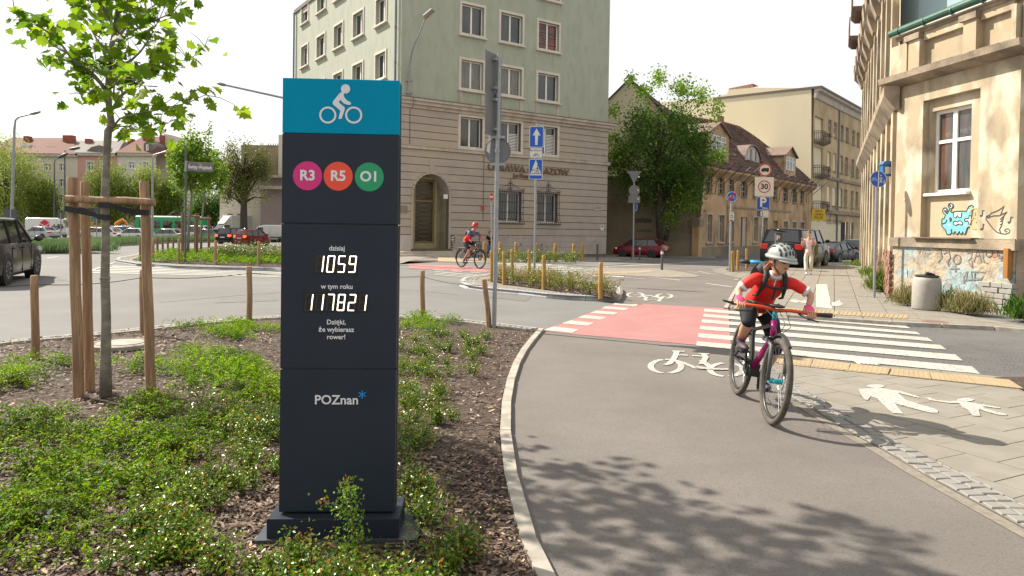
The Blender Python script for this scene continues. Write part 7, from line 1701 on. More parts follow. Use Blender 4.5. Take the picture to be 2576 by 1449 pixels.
P = np.array([tuple(line[-1]+Vector((q.normal()*.015,q.normal()*.01,q.normal()*.012))) for _ in range(14)]+[tuple(l2[-1]+Vector((q.normal()*.015,q.normal()*.01,q.normal()*.012))) for _ in range(14)]); V, F = leaves(P, rnd_unit(28,q), rnd_unit(28,q), np.full(28,.02), np.full(28,.011)); vf_obj('young_leaves', V, F, M_roser, rb_, kind='stuff')
# islands
q = np.random.RandomState(12)
M_isl = im('bronze_rose_leaf', [(.12,.20,.02),(.18,.28,.02),(.24,.20,.03),(.09,.17,.02),(.34,.16,.04)], .4, .4)
def in_bed(b, n, r): return [tuple(p) for p in sample_bed([(p.x,p.y) for p in b], n, r, 0, 60, -60)]
k_ = [c for c in in_bed(bed3, 80, q)]
o = roses(k_, 'rose_bed', ls=.042, z0=.14, hs=(.25,.5), rr=(.25,.4), n=110, seed=13); o.data.materials[0] = M_isl
b2 = [(p.x,p.y) for p in bed2]
def inbox(x0,y0,x1,y1,n,r):
    out = []
    while len(out) < n:
        p = G(r.uniform(x0,x1), r.uniform(y0,y1), .14)
        out.append((p.x,p.y))
    return out
cot_stems(inbox(*zi(300,880), *zi(1300,1030), 44, q), 6, .15, 'cotoneaster', z0=.14, ll=.05, hmax=.35, stepk=16, seed=14, ln=(.5,1.1))
cot_stems(inbox(*zi(1300,960), *zi(2350,1060), 38, q), 6, .15, 'cotoneaster', z0=.14, ll=.05, hmax=.3, stepk=16, seed=15, ln=(.5,1.0))
roses(inbox(*zi(1300,880), *zi(2350,1000), 70, q), 'rose_bed', ls=.06, z0=.14, hs=(.4,.75), rr=(.3,.5), n=90, seed=16)
roses(inbox(*z7(600,575), *z7(1480,590), 46, q), 'rose_bed', ls=.07, z0=.04, hs=(.3,.7), rr=(.3,.6), n=80, seed=17)
# bark crumbs spilt over the kerb on to the path
c = []; ew = resample(edgeW, .05)
for p_, n_ in zip(ew, normals(ew)):
    for _ in range(3): d = abs(rl.gauss(0,.10)); c.append((p_.x-n_.x*d, p_.y-n_.y*d))
mb = MB()
for x, y in c:
    if y < 1.5: continue
    a = rl.uniform(0,PI); s = rl.uniform(.004,.014); mb.add([(x+s*math.cos(a+k*PI/2)*(1 if k%2 else .5), y+s*math.sin(a+k*PI/2)*(1 if k%2 else .5), .012+.004*(k%2)) for k in range(4)], [(0,1,2,3)])
mb.build('bark_crumbs', M_chip, kind='stuff')
# tall grass on the median
def grass(cs, h, w_, n, name, mat, seed, spread=.4, **k):
    q = np.random.RandomState(seed); P = []
    cs = np.array(cs); i = q.randint(0,len(cs),n); P = np.concatenate([cs[i]+q.normal(size=(n,2))*spread, np.zeros((n,1))],1); P[:,2] = np.array([zt(y) for y in P[:,1]])+k.get('z',.1)
    D = q.normal(size=(n,3))*.28; D[:,2] = 1; N = rnd_unit(n,q); L_ = q.uniform(.5,1.1,n)*h; V, F = leaves(P, D, N, L_, np.full(n,w_), .1); return vf_obj(name, V, F, mat, k.get('parent'), kind='stuff')
M_grass = im('median_grass', [(.12,.20,.08),(.17,.25,.11),(.09,.16,.05),(.22,.28,.15)], .6, .35, world_sc=.5, wcol=(.09,.16,.05))
cs = []
mw = resample(g2(medP), .5)
nn = normals(mw)
for p, n_ in zip(mw, nn):
    for d in (.5,1.2,2.0,3.0): s = 1; cs.append((p.x+n_.x*d, p.y+n_.y*d))
grass(cs, .72, .045, 75000, 'median_grass', M_grass, 31, .35)
# weeds by the corner house
M_weed = im('weed_leaf', [(.10,.18,.02),(.16,.24,.03),(.20,.22,.06),(.08,.13,.02)], .5, .4); M_dry = im('dry_weed', [(.26,.22,.10),(.33,.26,.12),(.18,.17,.06),(.14,.18,.05)], .7, .3)
def weed(lab, x, y, h, rr, n, mat, w_=.02, z=.03):
    p = G(x,y,z); q = np.random.RandomState(int(x)); P = np.zeros((n,3)); P[:,:2] = q.normal(size=(n,2))*rr*.5; P[:,2] = np.abs(q.normal(size=n))*h*.3; D = q.normal(size=(n,3))*.4; D[:,2] = np.abs(D[:,2])+.7; L_ = q.uniform(.15,.55,n)*h
    V, F = leaves(P, D, rnd_unit(n,q), L_, q.uniform(.5,1.3,n)*w_, .15); return vf_obj('weed_clump', V, F, mat, kind='stuff', loc=p)
W3 = lambda x, y: q3(x,y)
for lab, (x, y), h, rr, n, m, w_ in (('', W3(430,1030), .75, .35, 1300, M_weed, .035), ('', W3(330,900), .4, .4, 700, M_weed, .04), ('', W3(250,825), .35, .6, 700, M_weed, .05), ('', W3(620,1140), .5, .32, 1000, M_dry, .02), ('', W3(950,1180), .45, .3, 900, M_weed, .02), ('', W3(1060,1200), .5, .35, 1100, M_dry, .02), ('', W3(1170,1210), .45, .32, 900, M_dry, .02), ('', W3(1540,1260), .5, .25, 700, M_leafC, .04), ('', W3(920,1320), .08, .06, 60, M_dry, .01), ('', W3(360,1000), .2, .3, 200, M_weed, .03)):
    weed(lab, x, y, h, rr, n, m, w_)
# ============================================================ vehicles
M_tyre = pm('tyre_rubber', (.018,.018,.018), (.03,.029,.028), 20, .85); M_rim = pm('alloy_rim', (.35,.35,.36), rough=.3, metal=.8); M_rimd = pm('dark_rim', (.06,.06,.065), rough=.35, metal=.6)
M_cglass = pm('car_glass', (.015,.018,.02), rough=.04, spec=.9); M_tail = pm('tail_light_red', (.42,.01,.01), rough=.2, spec=.6); M_tailon = pm('lit_brake_light', (1.0,.10,.03), emit=1.2); M_head = pm('headlight_glass', (.55,.57,.6), rough=.1, metal=.3)
M_trim = pm('black_plastic_trim', (.02,.02,.022), rough=.6); M_numpl = pm('number_plate', (.55,.55,.52), rough=.5); M_chrome = pm('chrome', (.6,.6,.62), rough=.15, metal=1)
def paint(n, c): return pm(n, c, rough=.2, spec=.25, coat=.1)
PT = {'black':paint('black_car_paint',(.008,.009,.012)), 'graphite':paint('graphite_car_paint',(.035,.036,.034)), 'red':paint('red_car_paint',(.28,.006,.008)), 'crimson':paint('crimson_car_paint',(.16,.006,.012)), 'white':paint('white_car_paint',(.58,.58,.56)), 'silver':paint('silver_car_paint',(.36,.38,.40)), 'green':paint('tram_green',(.02,.28,.11)), 'yellow':paint('tram_yellow',(.6,.32,.02)), 'grey':paint('grey_car_paint',(.13,.14,.16)), 'orange':paint('orange_paint',(.65,.22,.01))}
def loft(mb, S, mi=0):
    """S: list of rings of equal length (closed rings)"""
    k = len(S[0]); vs = [p for r in S for p in r]; fs = []
    for i in range(len(S)-1):
        for j in range(k): j2 = (j+1)%k; fs.append((i*k+j, (i+1)*k+j, (i+1)*k+j2, i*k+j2))
    fs.append(tuple(range(k))); fs.append(tuple((len(S)-1)*k+j for j in range(k-1,-1,-1))); mb.add(vs, fs, mi)
def wheel_(T_, x, y, r, wd, rimm, side):
    w_ = thing('wheel', None, None, (x,y,r)); w_.parent = T_
    prof = [(r*.62,-wd/2),(r*.93,-wd/2),(r,-wd*.36),(r,wd*.36),(r*.93,wd/2),(r*.62,wd/2),(r*.60,wd*.3),(r*.6,-wd*.3)]
    rot = (R(90),0,0)
    put('tyre', MB().lathe(prof, 24).mesh('tyre', [M_tyre], True), w_, None, rot)
    mb = MB(); s = side
    mb.lathe([(r*.62,-.02),(r*.62,.02)], 20); o = put('rim', MB().lathe([(.02,wd*.2),(r*.58,wd*.2),(r*.63,wd*.45),(r*.6,wd*.46),(r*.56,wd*.3),(.02,wd*.28)], 20).mesh('rim', [M_trim if rimm is M_rim else rimm]), w_, None, (R(90)*-s,0,0))
    mb = MB()
    for k in range(10 if rimm is M_rim else 5): a = 2*PI*k/(10 if rimm is M_rim else 5); mb.obox((.03*math.cos(a),.03*math.sin(a),wd*.36),(r*.6*math.cos(a+.12),r*.6*math.sin(a+.12),wd*.44), .035, .03)
    mb.lathe([(r*.57,wd*.42),(r*.63,wd*.44),(r*.63,wd*.47),(r*.57,wd*.47)], 24); mb.lathe([(.05,wd*.34),(.05,wd*.42)], 10)
    put('spokes', mb.mesh('spokes', [rimm]), w_, None, (R(90)*-s,0,0)); return w_
def car(name, label, cat, L_, W_, H_, body, prof, group=None, wr_=.33, rim=M_rim, wb=.58, tail=None, plate_txt=None, rails=False, face=None):
    """prof: hood height, windscreen foot, windscreen top, roof end, rear glass foot (fractions of length from the nose), belt height, tail height"""
    hood, wf, wt_, re_, rf, belt, tailh, nose = prof
    T_ = thing(name, label, cat, (0,0,0), 0, group); hw = W_/2
    X = lambda f: L_/2 - f*L_
    def ringz(x, zb, zt2, w, crown=.03, pinch=0):
        pts = [(-w+.12,zb),(-w+.02,zb+.10),(-w,zb+(zt2-zb)*.35),(-w+.015,zb+(zt2-zb)*.7),(-w+.07,zt2-.04),(-w+.16,zt2),(-w*.4,zt2+crown),(w*.4,zt2+crown),(w-.16,zt2),(w-.07,zt2-.04),(w-.015,zb+(zt2-zb)*.7),(w,zb+(zt2-zb)*.35),(w-.02,zb+.10),(w-.12,zb)]
        return [(x, y, z) for y, z in pts]
    st = [(0,.34,nose*.82,hw*.80),(.012,.24,nose*.93,hw*.90),(.04,.2,nose,hw*.955),(.12,.19,nose+(hood-nose)*.55,hw*.985),(wf*.98,.19,hood,hw),(wf+.04,.19,belt,hw),((wf+rf)/2,.19,belt+.015,hw),(rf-.04,.19,belt+.03,hw*.995),(max(rf,.9),.2,tailh+.01,hw*.975),(.965,.22,tailh,hw*.94),(.99,.28,tailh*.93,hw*.90),(1.0,.36,tailh*.8,hw*.82)]
    st = sorted(st, key=lambda s: s[0]); mb = MB(); loft(mb, [ringz(X(f), a, b, w) for f, a, b, w in st]); o = mb.build('body', body, T_, smooth=True); split_auto(o, 32)
    # cabin: glass all round, roof and pillars on top
    bw, tw_ = hw-.09, hw-.24; zr = H_
    def gring(f, z, w): return f, z, w
    G_ = MB(); xs0 = [X(wf), X(rf)]; xs1 = [X(wt_), X(re_)]; zb_ = belt-.02
    A_ = [(xs0[0],-bw*.92,zb_),(xs0[0]+.05,0,zb_),(xs0[0],bw*.92,zb_),(xs0[0]-.35,bw,zb_),(xs0[1]+.3,bw,zb_),(xs0[1],bw*.88,zb_),(xs0[1]-.04,0,zb_),(xs0[1],-bw*.88,zb_),(xs0[1]+.3,-bw,zb_),(xs0[0]-.35,-bw,zb_)]
    B_ = [(xs1[0],-tw_*.93,zr-.07),(xs1[0]+.05,0,zr-.04),(xs1[0],tw_*.93,zr-.07),(xs1[0]-.15,tw_,zr-.07),(xs1[1]+.2,tw_,zr-.08),(xs1[1],tw_*.9,zr-.09),(xs1[1]-.03,0,zr-.06),(xs1[1],-tw_*.9,zr-.09),(xs1[1]+.2,-tw_,zr-.08),(xs1[0]-.15,-tw_,zr-.07)]
    n = 10; G_.add(A_+B_, [(i,n+i,n+(i+1)%n,(i+1)%n) for i in range(n)]); G_.build('window', M_cglass, T_)
    Rf = MB(); k = .97
    C_ = [(p[0],p[1]*1.03,p[2]-.01) for p in B_]; D_ = [(p[0]*.96+.04*X(.5),p[1]*.93,p[2]+.055) for p in B_]; E_ = [(p[0]*.8+.2*(xs1[0]+xs1[1])/2,p[1]*.6,zr) for p in B_]
    Rf.add(C_+D_+E_, [(i,n+i,n+(i+1)%n,(i+1)%n) for i in range(n)]+[(n+i,2*n+i,2*n+(i+1)%n,n+(i+1)%n) for i in range(n)]+[tuple(range(3*n-1,2*n-1,-1)), tuple(range(n))]); o = Rf.build('roof', body, T_, smooth=True)
    bm_ = bmesh.new(); bm_.from_mesh(o.data); bmesh.ops.recalc_face_normals(bm_, faces=bm_.faces[:]); bm_.to_mesh(o.data); bm_.free()
    for s in (-1, 1):
        pl = MB()
        for (a, b, w_) in (((X(wf)-.02,s*bw*.95,belt),(X(wt_),s*tw_*.97,zr-.05),.07),((X(rf)+.05,s*bw*.92,belt+.02),(X(re_)+.02,s*tw_*.95,zr-.07),.16)): pl.obox(a, b, .05, w_, up=(0,1,0))
        pl.build('pillar', body, T_)
        m_ = (wf+wt_)*.5*.35+(rf+re_)*.5*.65
        for f in ((.47,.69) if rf-wf > .5 else (.5,)):
            MB().obox((X(f),s*(bw+.004),belt),(X(f)-.03,s*(tw_+.012),zr-.08), .03, .05, up=(0,1,0)).build('pillar', M_trim, T_)
        for f in (.33,.52,.72): MB().box(X(f)-.004,X(f)+.004,min(s*(hw-.02),s*(hw+.003)),max(s*(hw-.02),s*(hw+.003)),.3,belt-.07).build('door_seam', M_trim, T_)
        for f in (.50,.69): MB().box(X(f)-.0,X(f)+.16,min(s*(hw-.03),s*(hw+.018)),max(s*(hw-.03),s*(hw+.018)),belt-.16,belt-.125).build('handle', body, T_)
        mr = MB().ell((X(wf+.06),s*(hw+.11),belt+.09), (.07,.12,.085), 12, 8).build('mirror', body, T_, smooth=True)
        MB().obox((X(wf+.055),s*(bw-.02),belt+.02),(X(wf+.055),s*(hw+.1),belt+.07), .05, .03).build('mirror_arm', M_trim, mr)
        MB().obox((X(.035),s*hw*.62,nose*.86),(X(.09),s*hw*.93,nose*.95), .18, .13).build('headlight', M_head, T_)
        o = MB().box(X(1.0)-.004,X(.94),min(s*hw*.60,s*hw*.935),max(s*hw*.60,s*hw*.935),tailh*.72,tailh*.93).build('tail_light', tail or M_tail, T_); bevel(o,.02,1)
        for f in (.5-wb/2, .5+wb/2):
            x = X(f); r = wr_+.045; k_ = MB(); k_.prism([(x+r*math.cos(a), wr_+r*math.sin(a)) for a in [2*PI*i/24 for i in range(24)]], min(s*(hw-.25),s*(hw+.004)), max(s*(hw-.25),s*(hw+.004)), 'y'); k_.build('wheel_arch', M_trim, T_)
            wheel_(T_, x, s*(hw-.105), wr_, .23, rim, s)
        if rails: MB().tube([(X(wt_+.05),s*(tw_-.03),zr+.01),(X(wt_+.1),s*(tw_-.03),zr+.06),(X(re_-.06),s*(tw_-.03),zr+.05),(X(re_-.02),s*(tw_-.03),zr)], .018, 6).build('roof_rail', M_chrome, T_)
    MB().box(X(0)-.06,X(0)+.012,-hw*.72,hw*.72,.24,.42).build('front_bumper_trim', M_trim, T_); MB().box(X(0)-.1,X(0)+.0,-hw*.42,hw*.42,nose*.6,nose*.8).build('grille', M_trim, T_)
    MB().box(X(1)-.012,X(1)+.08,-hw*.76,hw*.76,.22,.40).build('rear_bumper_trim', M_trim, T_)
    p1 = MB().box(X(1)-.02,X(1)-.004,-.26,.26,tailh*.62,tailh*.62+.115).build('number_plate', M_numpl, T_); MB().box(X(0)+.013,X(0)+.025,-.26,.26,.42,.535).build('number_plate', M_numpl, T_)
    if plate_txt: text('lettering', plate_txt, .13, M_ink, p1, (X(1)-.022,0,tailh*.62+.058), rot=(PI/2,0,-PI/2), ext=.0008)
    return T_
SUV = (1.02,.20,.34,.90,.975,1.05,1.08,.88); HAT = (.92,.20,.37,.84,.97,.93,.98,.70); SED = (.92,.24,.40,.76,.90,.93,.98,.70); EST = (.92,.22,.37,.90,.985,.94,.98,.70); MPV = (1.05,.14,.33,.92,.985,1.02,1.1,.80)
def setpos(T_, x, y, rz, z=0): T_.location = (x, y, zt(y)+z); T_.rotation_euler = (0,0,rz); return T_
def from_wheels(T_, pr, pf, side, W_):
    """rear and front wheel contacts on the visible side; side -1: its right side"""
    a = G(*pr); b = G(*pf); d = (b-a); rz = math.atan2(d.y, d.x); n = Vector((-math.sin(rz), math.cos(rz))); c = (a+b)/2; c2 = Vector((c.x,c.y)) - n*side*(W_/2-.1)
    return setpos(T_, c2.x, c2.y, rz)
t = car('parked_car', 'glossy graphite SUV driving out of the left edge of the picture', 'car', 4.9, 2.0, 1.76, PT['graphite'], (1.06,.21,.42,.84,.985,1.08,1.1,.9), wr_=.40, wb=.61); from_wheels(t, (12,717), (82,698), -1, 2.0)
t.name = 'moving_car'
t = car('parked_car', 'large black off-roader parked behind the sign stack, rear towards us', 'car', 5.05, 2.05, 1.87, PT['black'], (1.15,.20,.30,.93,.99,1.18,1.22,1.0), wr_=.40, plate_txt='PY 9200G', rails=False); a = G(1918,667); t_ = R(52); setpos(t, a.x+math.cos(t_)*1.05+math.sin(t_)*.95, a.y+math.sin(t_)*1.05-math.cos(t_)*.95-1.1, t_)
t = car('parked_car', 'glossy black coupe saloon parked behind the man in pink', 'car', 4.65, 1.86, 1.38, PT['black'], (.90,.25,.42,.72,.93,.90,.95,.68), wr_=.34, rim=M_rim); a = G(2096,661); b = G(2138,655); setpos(t, *(At(2100,600,46.5).xy), R(43))
t = car('parked_car', 'dark grey hatchback half hidden by the corner house', 'car', 4.4, 1.85, 1.60, PT['grey'], HAT, wr_=.34); setpos(t, *(At(2158,600,58).xy), R(50))
t = car('parked_car', 'dark red hatchback parked under the tree by the yard wall', 'car', 4.0, 1.66, 1.44, PT['crimson'], HAT, wr_=.30, rim=M_rimd, plate_txt='PO 51M 18'); setpos(t, *(At(1612,600,54).xy), R(148))
CG1 = 'cars on the far carriageway'
def far_car(lab, xc, Y, deg, kind, col, L_=4.4, W_=1.8, H_=1.48, **k):
    t = car('parked_car', lab, 'car', L_, W_, H_, PT[col], kind, group=CG1, **k); p = At(xc, 600, Y); setpos(t, p.x, p.y, R(deg)); return t
far_car('silver saloon in front of the parcel van at far left', 102, 84, 165, SED, 'silver'); far_car('white car just right of the paired tree stakes', 235, 90, 172, SED, 'white'); far_car('small white hatchback half behind the tree trunk', 262, 84, 168, HAT, 'white')
far_car('dark SUV right of the tree trunk, roof rails shining', 296, 86, 165, EST, 'grey', 4.7, 1.85, 1.66, rails=True); far_car('white car behind the right-hand tree stake', 338, 82, 168, SED, 'white'); far_car('silver saloon in front of the green tram', 422, 80, 165, SED, 'silver', 4.6)
far_car('dark grey saloon left of the white box truck', 523, 88, 163, SED, 'grey'); far_car('white car peeking out beside the information pillar', 700, 92, 165, SED, 'white'); far_car('white people carrier behind the brown island stakes', 492, 92, 160, MPV, 'white', 4.9, 1.9, 1.85)
t = far_car('black SUV seen from behind with brake lights lit', 591, 75, 78, SUV, 'black', 4.4, 1.86, 1.72, tail=M_tailon, wr_=.36); t = far_car('small red hatchback seen from behind with brake lights lit', 636, 70, 66, MPV, 'crimson', 3.6, 1.6, 1.56, tail=M_tailon, wr_=.28, plate_txt='PO 8841')
# vans
def van(name, label, L_, W_, H_, body, group=None, cab=.30):
    T_ = thing(name, label, 'van', (0,0,0), 0, group); hw = W_/2; mb = MB()
    def ring(x, zb, zt2, w, k=.12): return [(x,y,z) for y, z in ((-w+.06,zb),(-w,zb+.15),(-w,zb+(zt2-zb)*.55),(-w+.05,zt2-k),(-w+.2,zt2-.02),(0,zt2),(w-.2,zt2-.02),(w-.05,zt2-k),(w,zb+(zt2-zb)*.55),(w,zb+.15),(w-.06,zb))]
    x0 = L_/2
    loft(mb, [ring(x0,.35,.95,hw*.82,.05), ring(x0-.12,.28,1.1,hw*.94,.05), ring(x0-.75,.28,1.32,hw,.06), ring(x0-1.45,.28,H_-.22,hw), ring(x0-2.0,.28,H_,hw), ring(-x0+.15,.28,H_,hw), ring(-x0,.3,H_-.12,hw*.97)]); o = mb.build('body', body, T_, smooth=True); split_auto(o, 30)
    mb = MB(); mb.add([(x0-.72,-hw*.86,1.36),(x0-.72,hw*.86,1.36),(x0-1.4,hw*.74,H_-.30),(x0-1.4,-hw*.74,H_-.30)], [(0,1,2,3)]); mb.v = [(a+.045,b,c+.02) for a,b,c in mb.v]; mb.build('windscreen', M_cglass, T_)
    for s in (-1,1):
        y = s*(hw+.004); MB().add([(x0-.98,y,1.30),(x0-1.95,y,1.22),(x0-1.95,y,1.78),(x0-1.42,y,1.80)], [(0,1,2,3)] if s < 0 else [(3,2,1,0)]).build('window', M_cglass, T_)
        MB().box(x0-2.04,x0-2.02,min(y,s*hw),max(y,s*hw),.4,H_-.3).build('door_seam', M_trim, T_); MB().box(-.2,-.18,min(y,s*hw),max(y,s*hw),.4,H_-.3).build('door_seam', M_trim, T_); MB().box(x0-1.9,-x0+.9,min(s*hw,s*(hw+.02)),max(s*hw,s*(hw+.02)),.5,.62).build('side_strip', M_trim, T_)
        MB().box(x0-.16,x0-.02,min(s*hw*.55,s*hw*.9),max(s*hw*.55,s*hw*.9),.82,1.02).build('headlight', M_head, T_); MB().box(-x0-.01,-x0+.05,min(s*hw*.85,s*hw),max(s*hw*.85,s*hw),.9,1.5).build('tail_light', M_tail, T_)
        MB().ell((x0-1.1,s*(hw+.16),1.45), (.06,.1,.16), 8, 6).build('mirror', M_trim, T_)
        for x in (x0-1.0,-x0+1.15): wheel_(T_, x, s*(hw-.12), .34, .24, M_rimd, s)
    MB().box(x0-.03,x0+.015,-hw*.75,hw*.75,.3,.55).build('front_bumper_trim', M_trim, T_); MB().box(x0-.06,x0+.0,-hw*.45,hw*.45,.62,.85).build('grille', M_trim, T_); return T_
Y = 95; t = van('parcel_van', 'long white parcel van with red cube logo and dpd lettering', 6.7, 2.0, 2.62, PT['white']); p = At(134,600,Y); setpos(t, p.x, p.y, R(-6))
M_dpd = pm('parcel_red', (.55,.0,.03), rough=.5); y = -1.02
cx = -.45; mb = MB()
mb.add([(cx-.72,y,1.95),(cx,y,2.35),(cx+.72,y,1.95),(cx,y,1.55)], [(0,3,2,1)]); mb.build('parcel_logo_top', M_dpd, t)
MB().add([(cx+.72,y,1.80),(cx+.72,y,1.12),(cx+.05,y,.78),(cx+.05,y,1.42)], [(3,2,1,0)]).build('parcel_logo_side', M_dpd, t); MB().add([(cx-.72,y,1.80),(cx-.2,y,1.50),(cx-.2,y,1.32),(cx-.72,y,1.5)], [(3,2,1,0)]).build('parcel_logo_flap', M_dpd, t)
text('lettering', 'dpd', 1.05, M_ink, t, (1.35,y-.004,1.38), bold=.02, sx=1.05)
t = van('van', 'white delivery van parked right of the red hatchback', 5.2, 1.95, 2.1, PT['white'], CG1); p = At(675,600,88); setpos(t, p.x, p.y, R(200))
# box truck
T_ = thing('box_truck', 'white box truck with wind deflector behind the black SUV', 'truck', (0,0,0)); p = At(587,600,98); setpos(T_, p.x, p.y, R(232))
mb = MB(); mb.box(-3.6,1.0,-1.15,1.15,.9,3.35); o = mb.build('cargo_box', PT['white'], T_); bevel(o,.05,2)
mb = MB(); loft(mb, [[(x,y,z) for y, z in ((-w,.4),(-w,zt2*.6),(-w+.1,zt2),(w-.1,zt2),(w,zt2*.6),(w,.4))] for x, zt2, w in ((3.1,1.0,.85),(2.95,1.25,.98),(2.3,1.45,1.0),(1.75,2.15,.98),(1.05,2.2,.98))]); o = mb.build('cab', PT['white'], T_, smooth=True); split_auto(o,30)
MB().add([(2.33,-.86,1.5),(2.33,.86,1.5),(1.8,.76,2.12),(1.8,-.76,2.12)], [(0,1,2,3)]).build('windscreen', M_cglass, T_); MB().prism([(1.9,2.2),(1.02,2.22),(1.02,3.2)], -.85, .85, 'y').build('wind_deflector', PT['white'], T_)
for s in (-1,1):
    MB().box(1.15,1.9,min(s*.985,s*1.003),max(s*.985,s*1.003),1.4,2.0).build('window', M_cglass, T_); MB().box(2.95,3.12,min(s*.5,s*.85),max(s*.5,s*.85),.8,1.0).build('headlight', M_head, T_)
    for x in (2.25,-2.4): wheel_(T_, x, s*.9, .36, .26, M_rimd, s)
MB().box(3.0,3.14,-.8,.8,.35,.62).build('front_bumper_trim', M_trim, T_); MB().box(-3.5,1.0,-.4,.4,.55,.9).build('chassis', M_trim, T_)
# tram
Y = 112; a = At(340,600,Y); b = At(505,600,Y); Lt = b.x-a.x; T_ = thing('tram', 'green tram with yellow doors and roof pantograph behind the cars', 'tram', (a.x, Y, zt(Y)))
ops = []; x = .6
while x < Lt-1.6: ops.append((x,x+1.5,1.35,2.55)); x += 1.9
mb = MB(); cells(mb, 0, Lt, .35, 3.1, ops, .08); mb.box(.02,Lt-.02,.1,2.3,.35,3.05); o = mb.build('body', PT['green'], T_)
for k, o_ in enumerate(ops): MB().box(o_[0],o_[1],.05,.09,o_[2],o_[3]).build('window', M_cglass, T_); MB().box(o_[0]+.7,o_[0]+.76,.02,.06,o_[2],o_[3]).build('window_bar', M_trim, T_)
for k in range(0, len(ops), 3): MB().box(ops[k][0]-.1,ops[k][1]+.1,-.03,-.0,.4,1.3).build('door', PT['yellow'], T_)
MB().prism([(.0,3.1),(.25,3.3),(2.1,3.3),(2.3,3.1)], 0, Lt, 'x').build('roof', M_sback, T_); c = Lt*.55
mb = MB(); mb.tube([(c-1.2,1,3.35),(c,1,4.2),(c+1.2,1,3.35)], .04, 5).tube([(c-1.2,1.6,3.35),(c,1.6,4.2),(c+1.2,1.6,3.35)], .04, 5).tube([(c,.6,4.2),(c,2,4.2)], .05, 5).tube([(c-1.2,1,3.35),(c-1.2,1.6,3.35)], .04, 5).build('pantograph', M_iron, T_)
MB().box(.2,Lt-.2,.2,2.1,.05,.36).build('running_gear', M_trim, T_)
# excavator
Y = 104; a = At(300,600,Y); T_ = thing('excavator', 'small orange excavator with raised arm above the dark SUV', 'excavator', (a.x, Y, zt(Y)))
def ex(x, y): p_ = At(*qf(x,y), Y); return (p_.x-a.x, 0, p_.z-zt(Y))
MB().tube([ex(1890,480), ex(1930,380), ex(2025,322), ex(2080,360)], [.28,.26,.22,.16], 6).build('boom', PT['orange'], T_); MB().tube([ex(2060,340), ex(2125,425)], [.16,.1], 6).build('stick', PT['orange'], T_); MB().prism([(ex(2110,410)[0],ex(2110,410)[2]),(ex(2150,420)[0],ex(2150,420)[2]),(ex(2160,455)[0],ex(2160,455)[2]),(ex(2120,450)[0],ex(2120,450)[2])], -.4, .4, 'y').build('bucket', M_trim, T_)
a0 = ex(1800,400); b0 = ex(1900,600); MB().box(a0[0],b0[0],-.8,.8,1.1,a0[2]).build('cab', M_trim, T_); MB().box(a0[0]-1.5,b0[0],-1,1,.9,1.6).build('body', PT['orange'], T_); MB().box(a0[0]-1.6,b0[0]+.4,-1.1,1.1,0,.85).build('track', M_trim, T_)
# parking meter
p = At(2008,640,31); p.z = zt(31); T_ = thing('parking_meter', 'dark parking meter with red P badge and small solar panel behind the rider', 'parking meter', p, R(-8)); s_ = 1.0
zz = lambda y: At(*qy(790,y), 31).z-p.z; xx = lambda x: At(*qy(x,1050), 31).x-p.x
MB().bbox(xx(770),xx(842),-.15,.15,0,zz(1010),.02).build('body', M_dgrey, T_); MB().box(xx(772),xx(812),-.16,-.15,zz(1095),zz(1050)).build('parking_badge', M_sred, T_); text('parking_letter', 'P', .30, M_swh, T_, ((xx(772)+xx(812))/2,-.165,(zz(1095)+zz(1050))/2), bold=.01)
MB().prism([(xx(730),zz(958)),(xx(885),zz(990)),(xx(880),zz(1003)),(xx(735),zz(975))], -.3, .35, 'y').build('solar_panel', M_trim, T_)
p = G(*qy(1265,1420)); r_ = (At(*qy(1312,1400),p.y).x-At(*qy(1225,1400),p.y).x)/2; hb = At(*qy(1265,1240),p.y).z-p.z; o = MB().lathe([(r_*.95,0),(r_,.05),(r_*.97,hb-.05),(r_*.85,hb),(r_*.8,hb-.1)], 24).build('concrete_bin', M_cbin, None, label='second round concrete bin standing behind the man in pink', cat='bin'); o.location = p
# ============================================================ bicycles
M_sk = pm('skin', (.50,.27,.17), (.54,.30,.20), 8, .5, spec=.35); M_sk2 = pm('tanned_skin', (.42,.20,.12), (.46,.23,.15), 8, .5, spec=.35)
M_blk = pm('black_lycra', (.008,.008,.011), (.014,.014,.018), 10, .7, spec=.2); M_redj = pm('red_jersey', (.72,.018,.008), (.62,.012,.006), 6, .7, .004, 14); M_wcuff = pm('white_cuff', (.6,.58,.62), rough=.7); M_pink = pm('pink_glove', (.72,.06,.17), rough=.6)
M_helm = pm('pale_grey_helmet', (.28,.30,.29), (.33,.35,.34), 3, .3, spec=.5); M_hred = pm('red_helmet', (.5,.015,.03), rough=.25); M_orgf = pm('orange_handlebar', (.50,.05,.005), rough=.4); M_magf = pm('magenta_frame', (.28,.005,.11), rough=.25); M_cyan = pm('turquoise_metal', (.0,.38,.5), rough=.25, metal=.3); M_bfr = pm('black_frame', (.012,.012,.014), rough=.3)
M_mud = pm('dusty_tyre', (.10,.085,.065), (.05,.045,.04), 10, .9); M_alu = pm('brushed_aluminium', (.4,.4,.4), rough=.3, metal=.8); M_shoe = pm('dark_shoe', (.03,.022,.03), (.06,.03,.04), 30, .6); M_hairr = pm('ginger_hair', (.42,.13,.03), (.33,.09,.02), 30, .6); M_hairb = pm('light_brown_hair', (.16,.075,.03), rough=.7); M_lens = pm('dark_glasses', (.01,.01,.012), rough=.1)
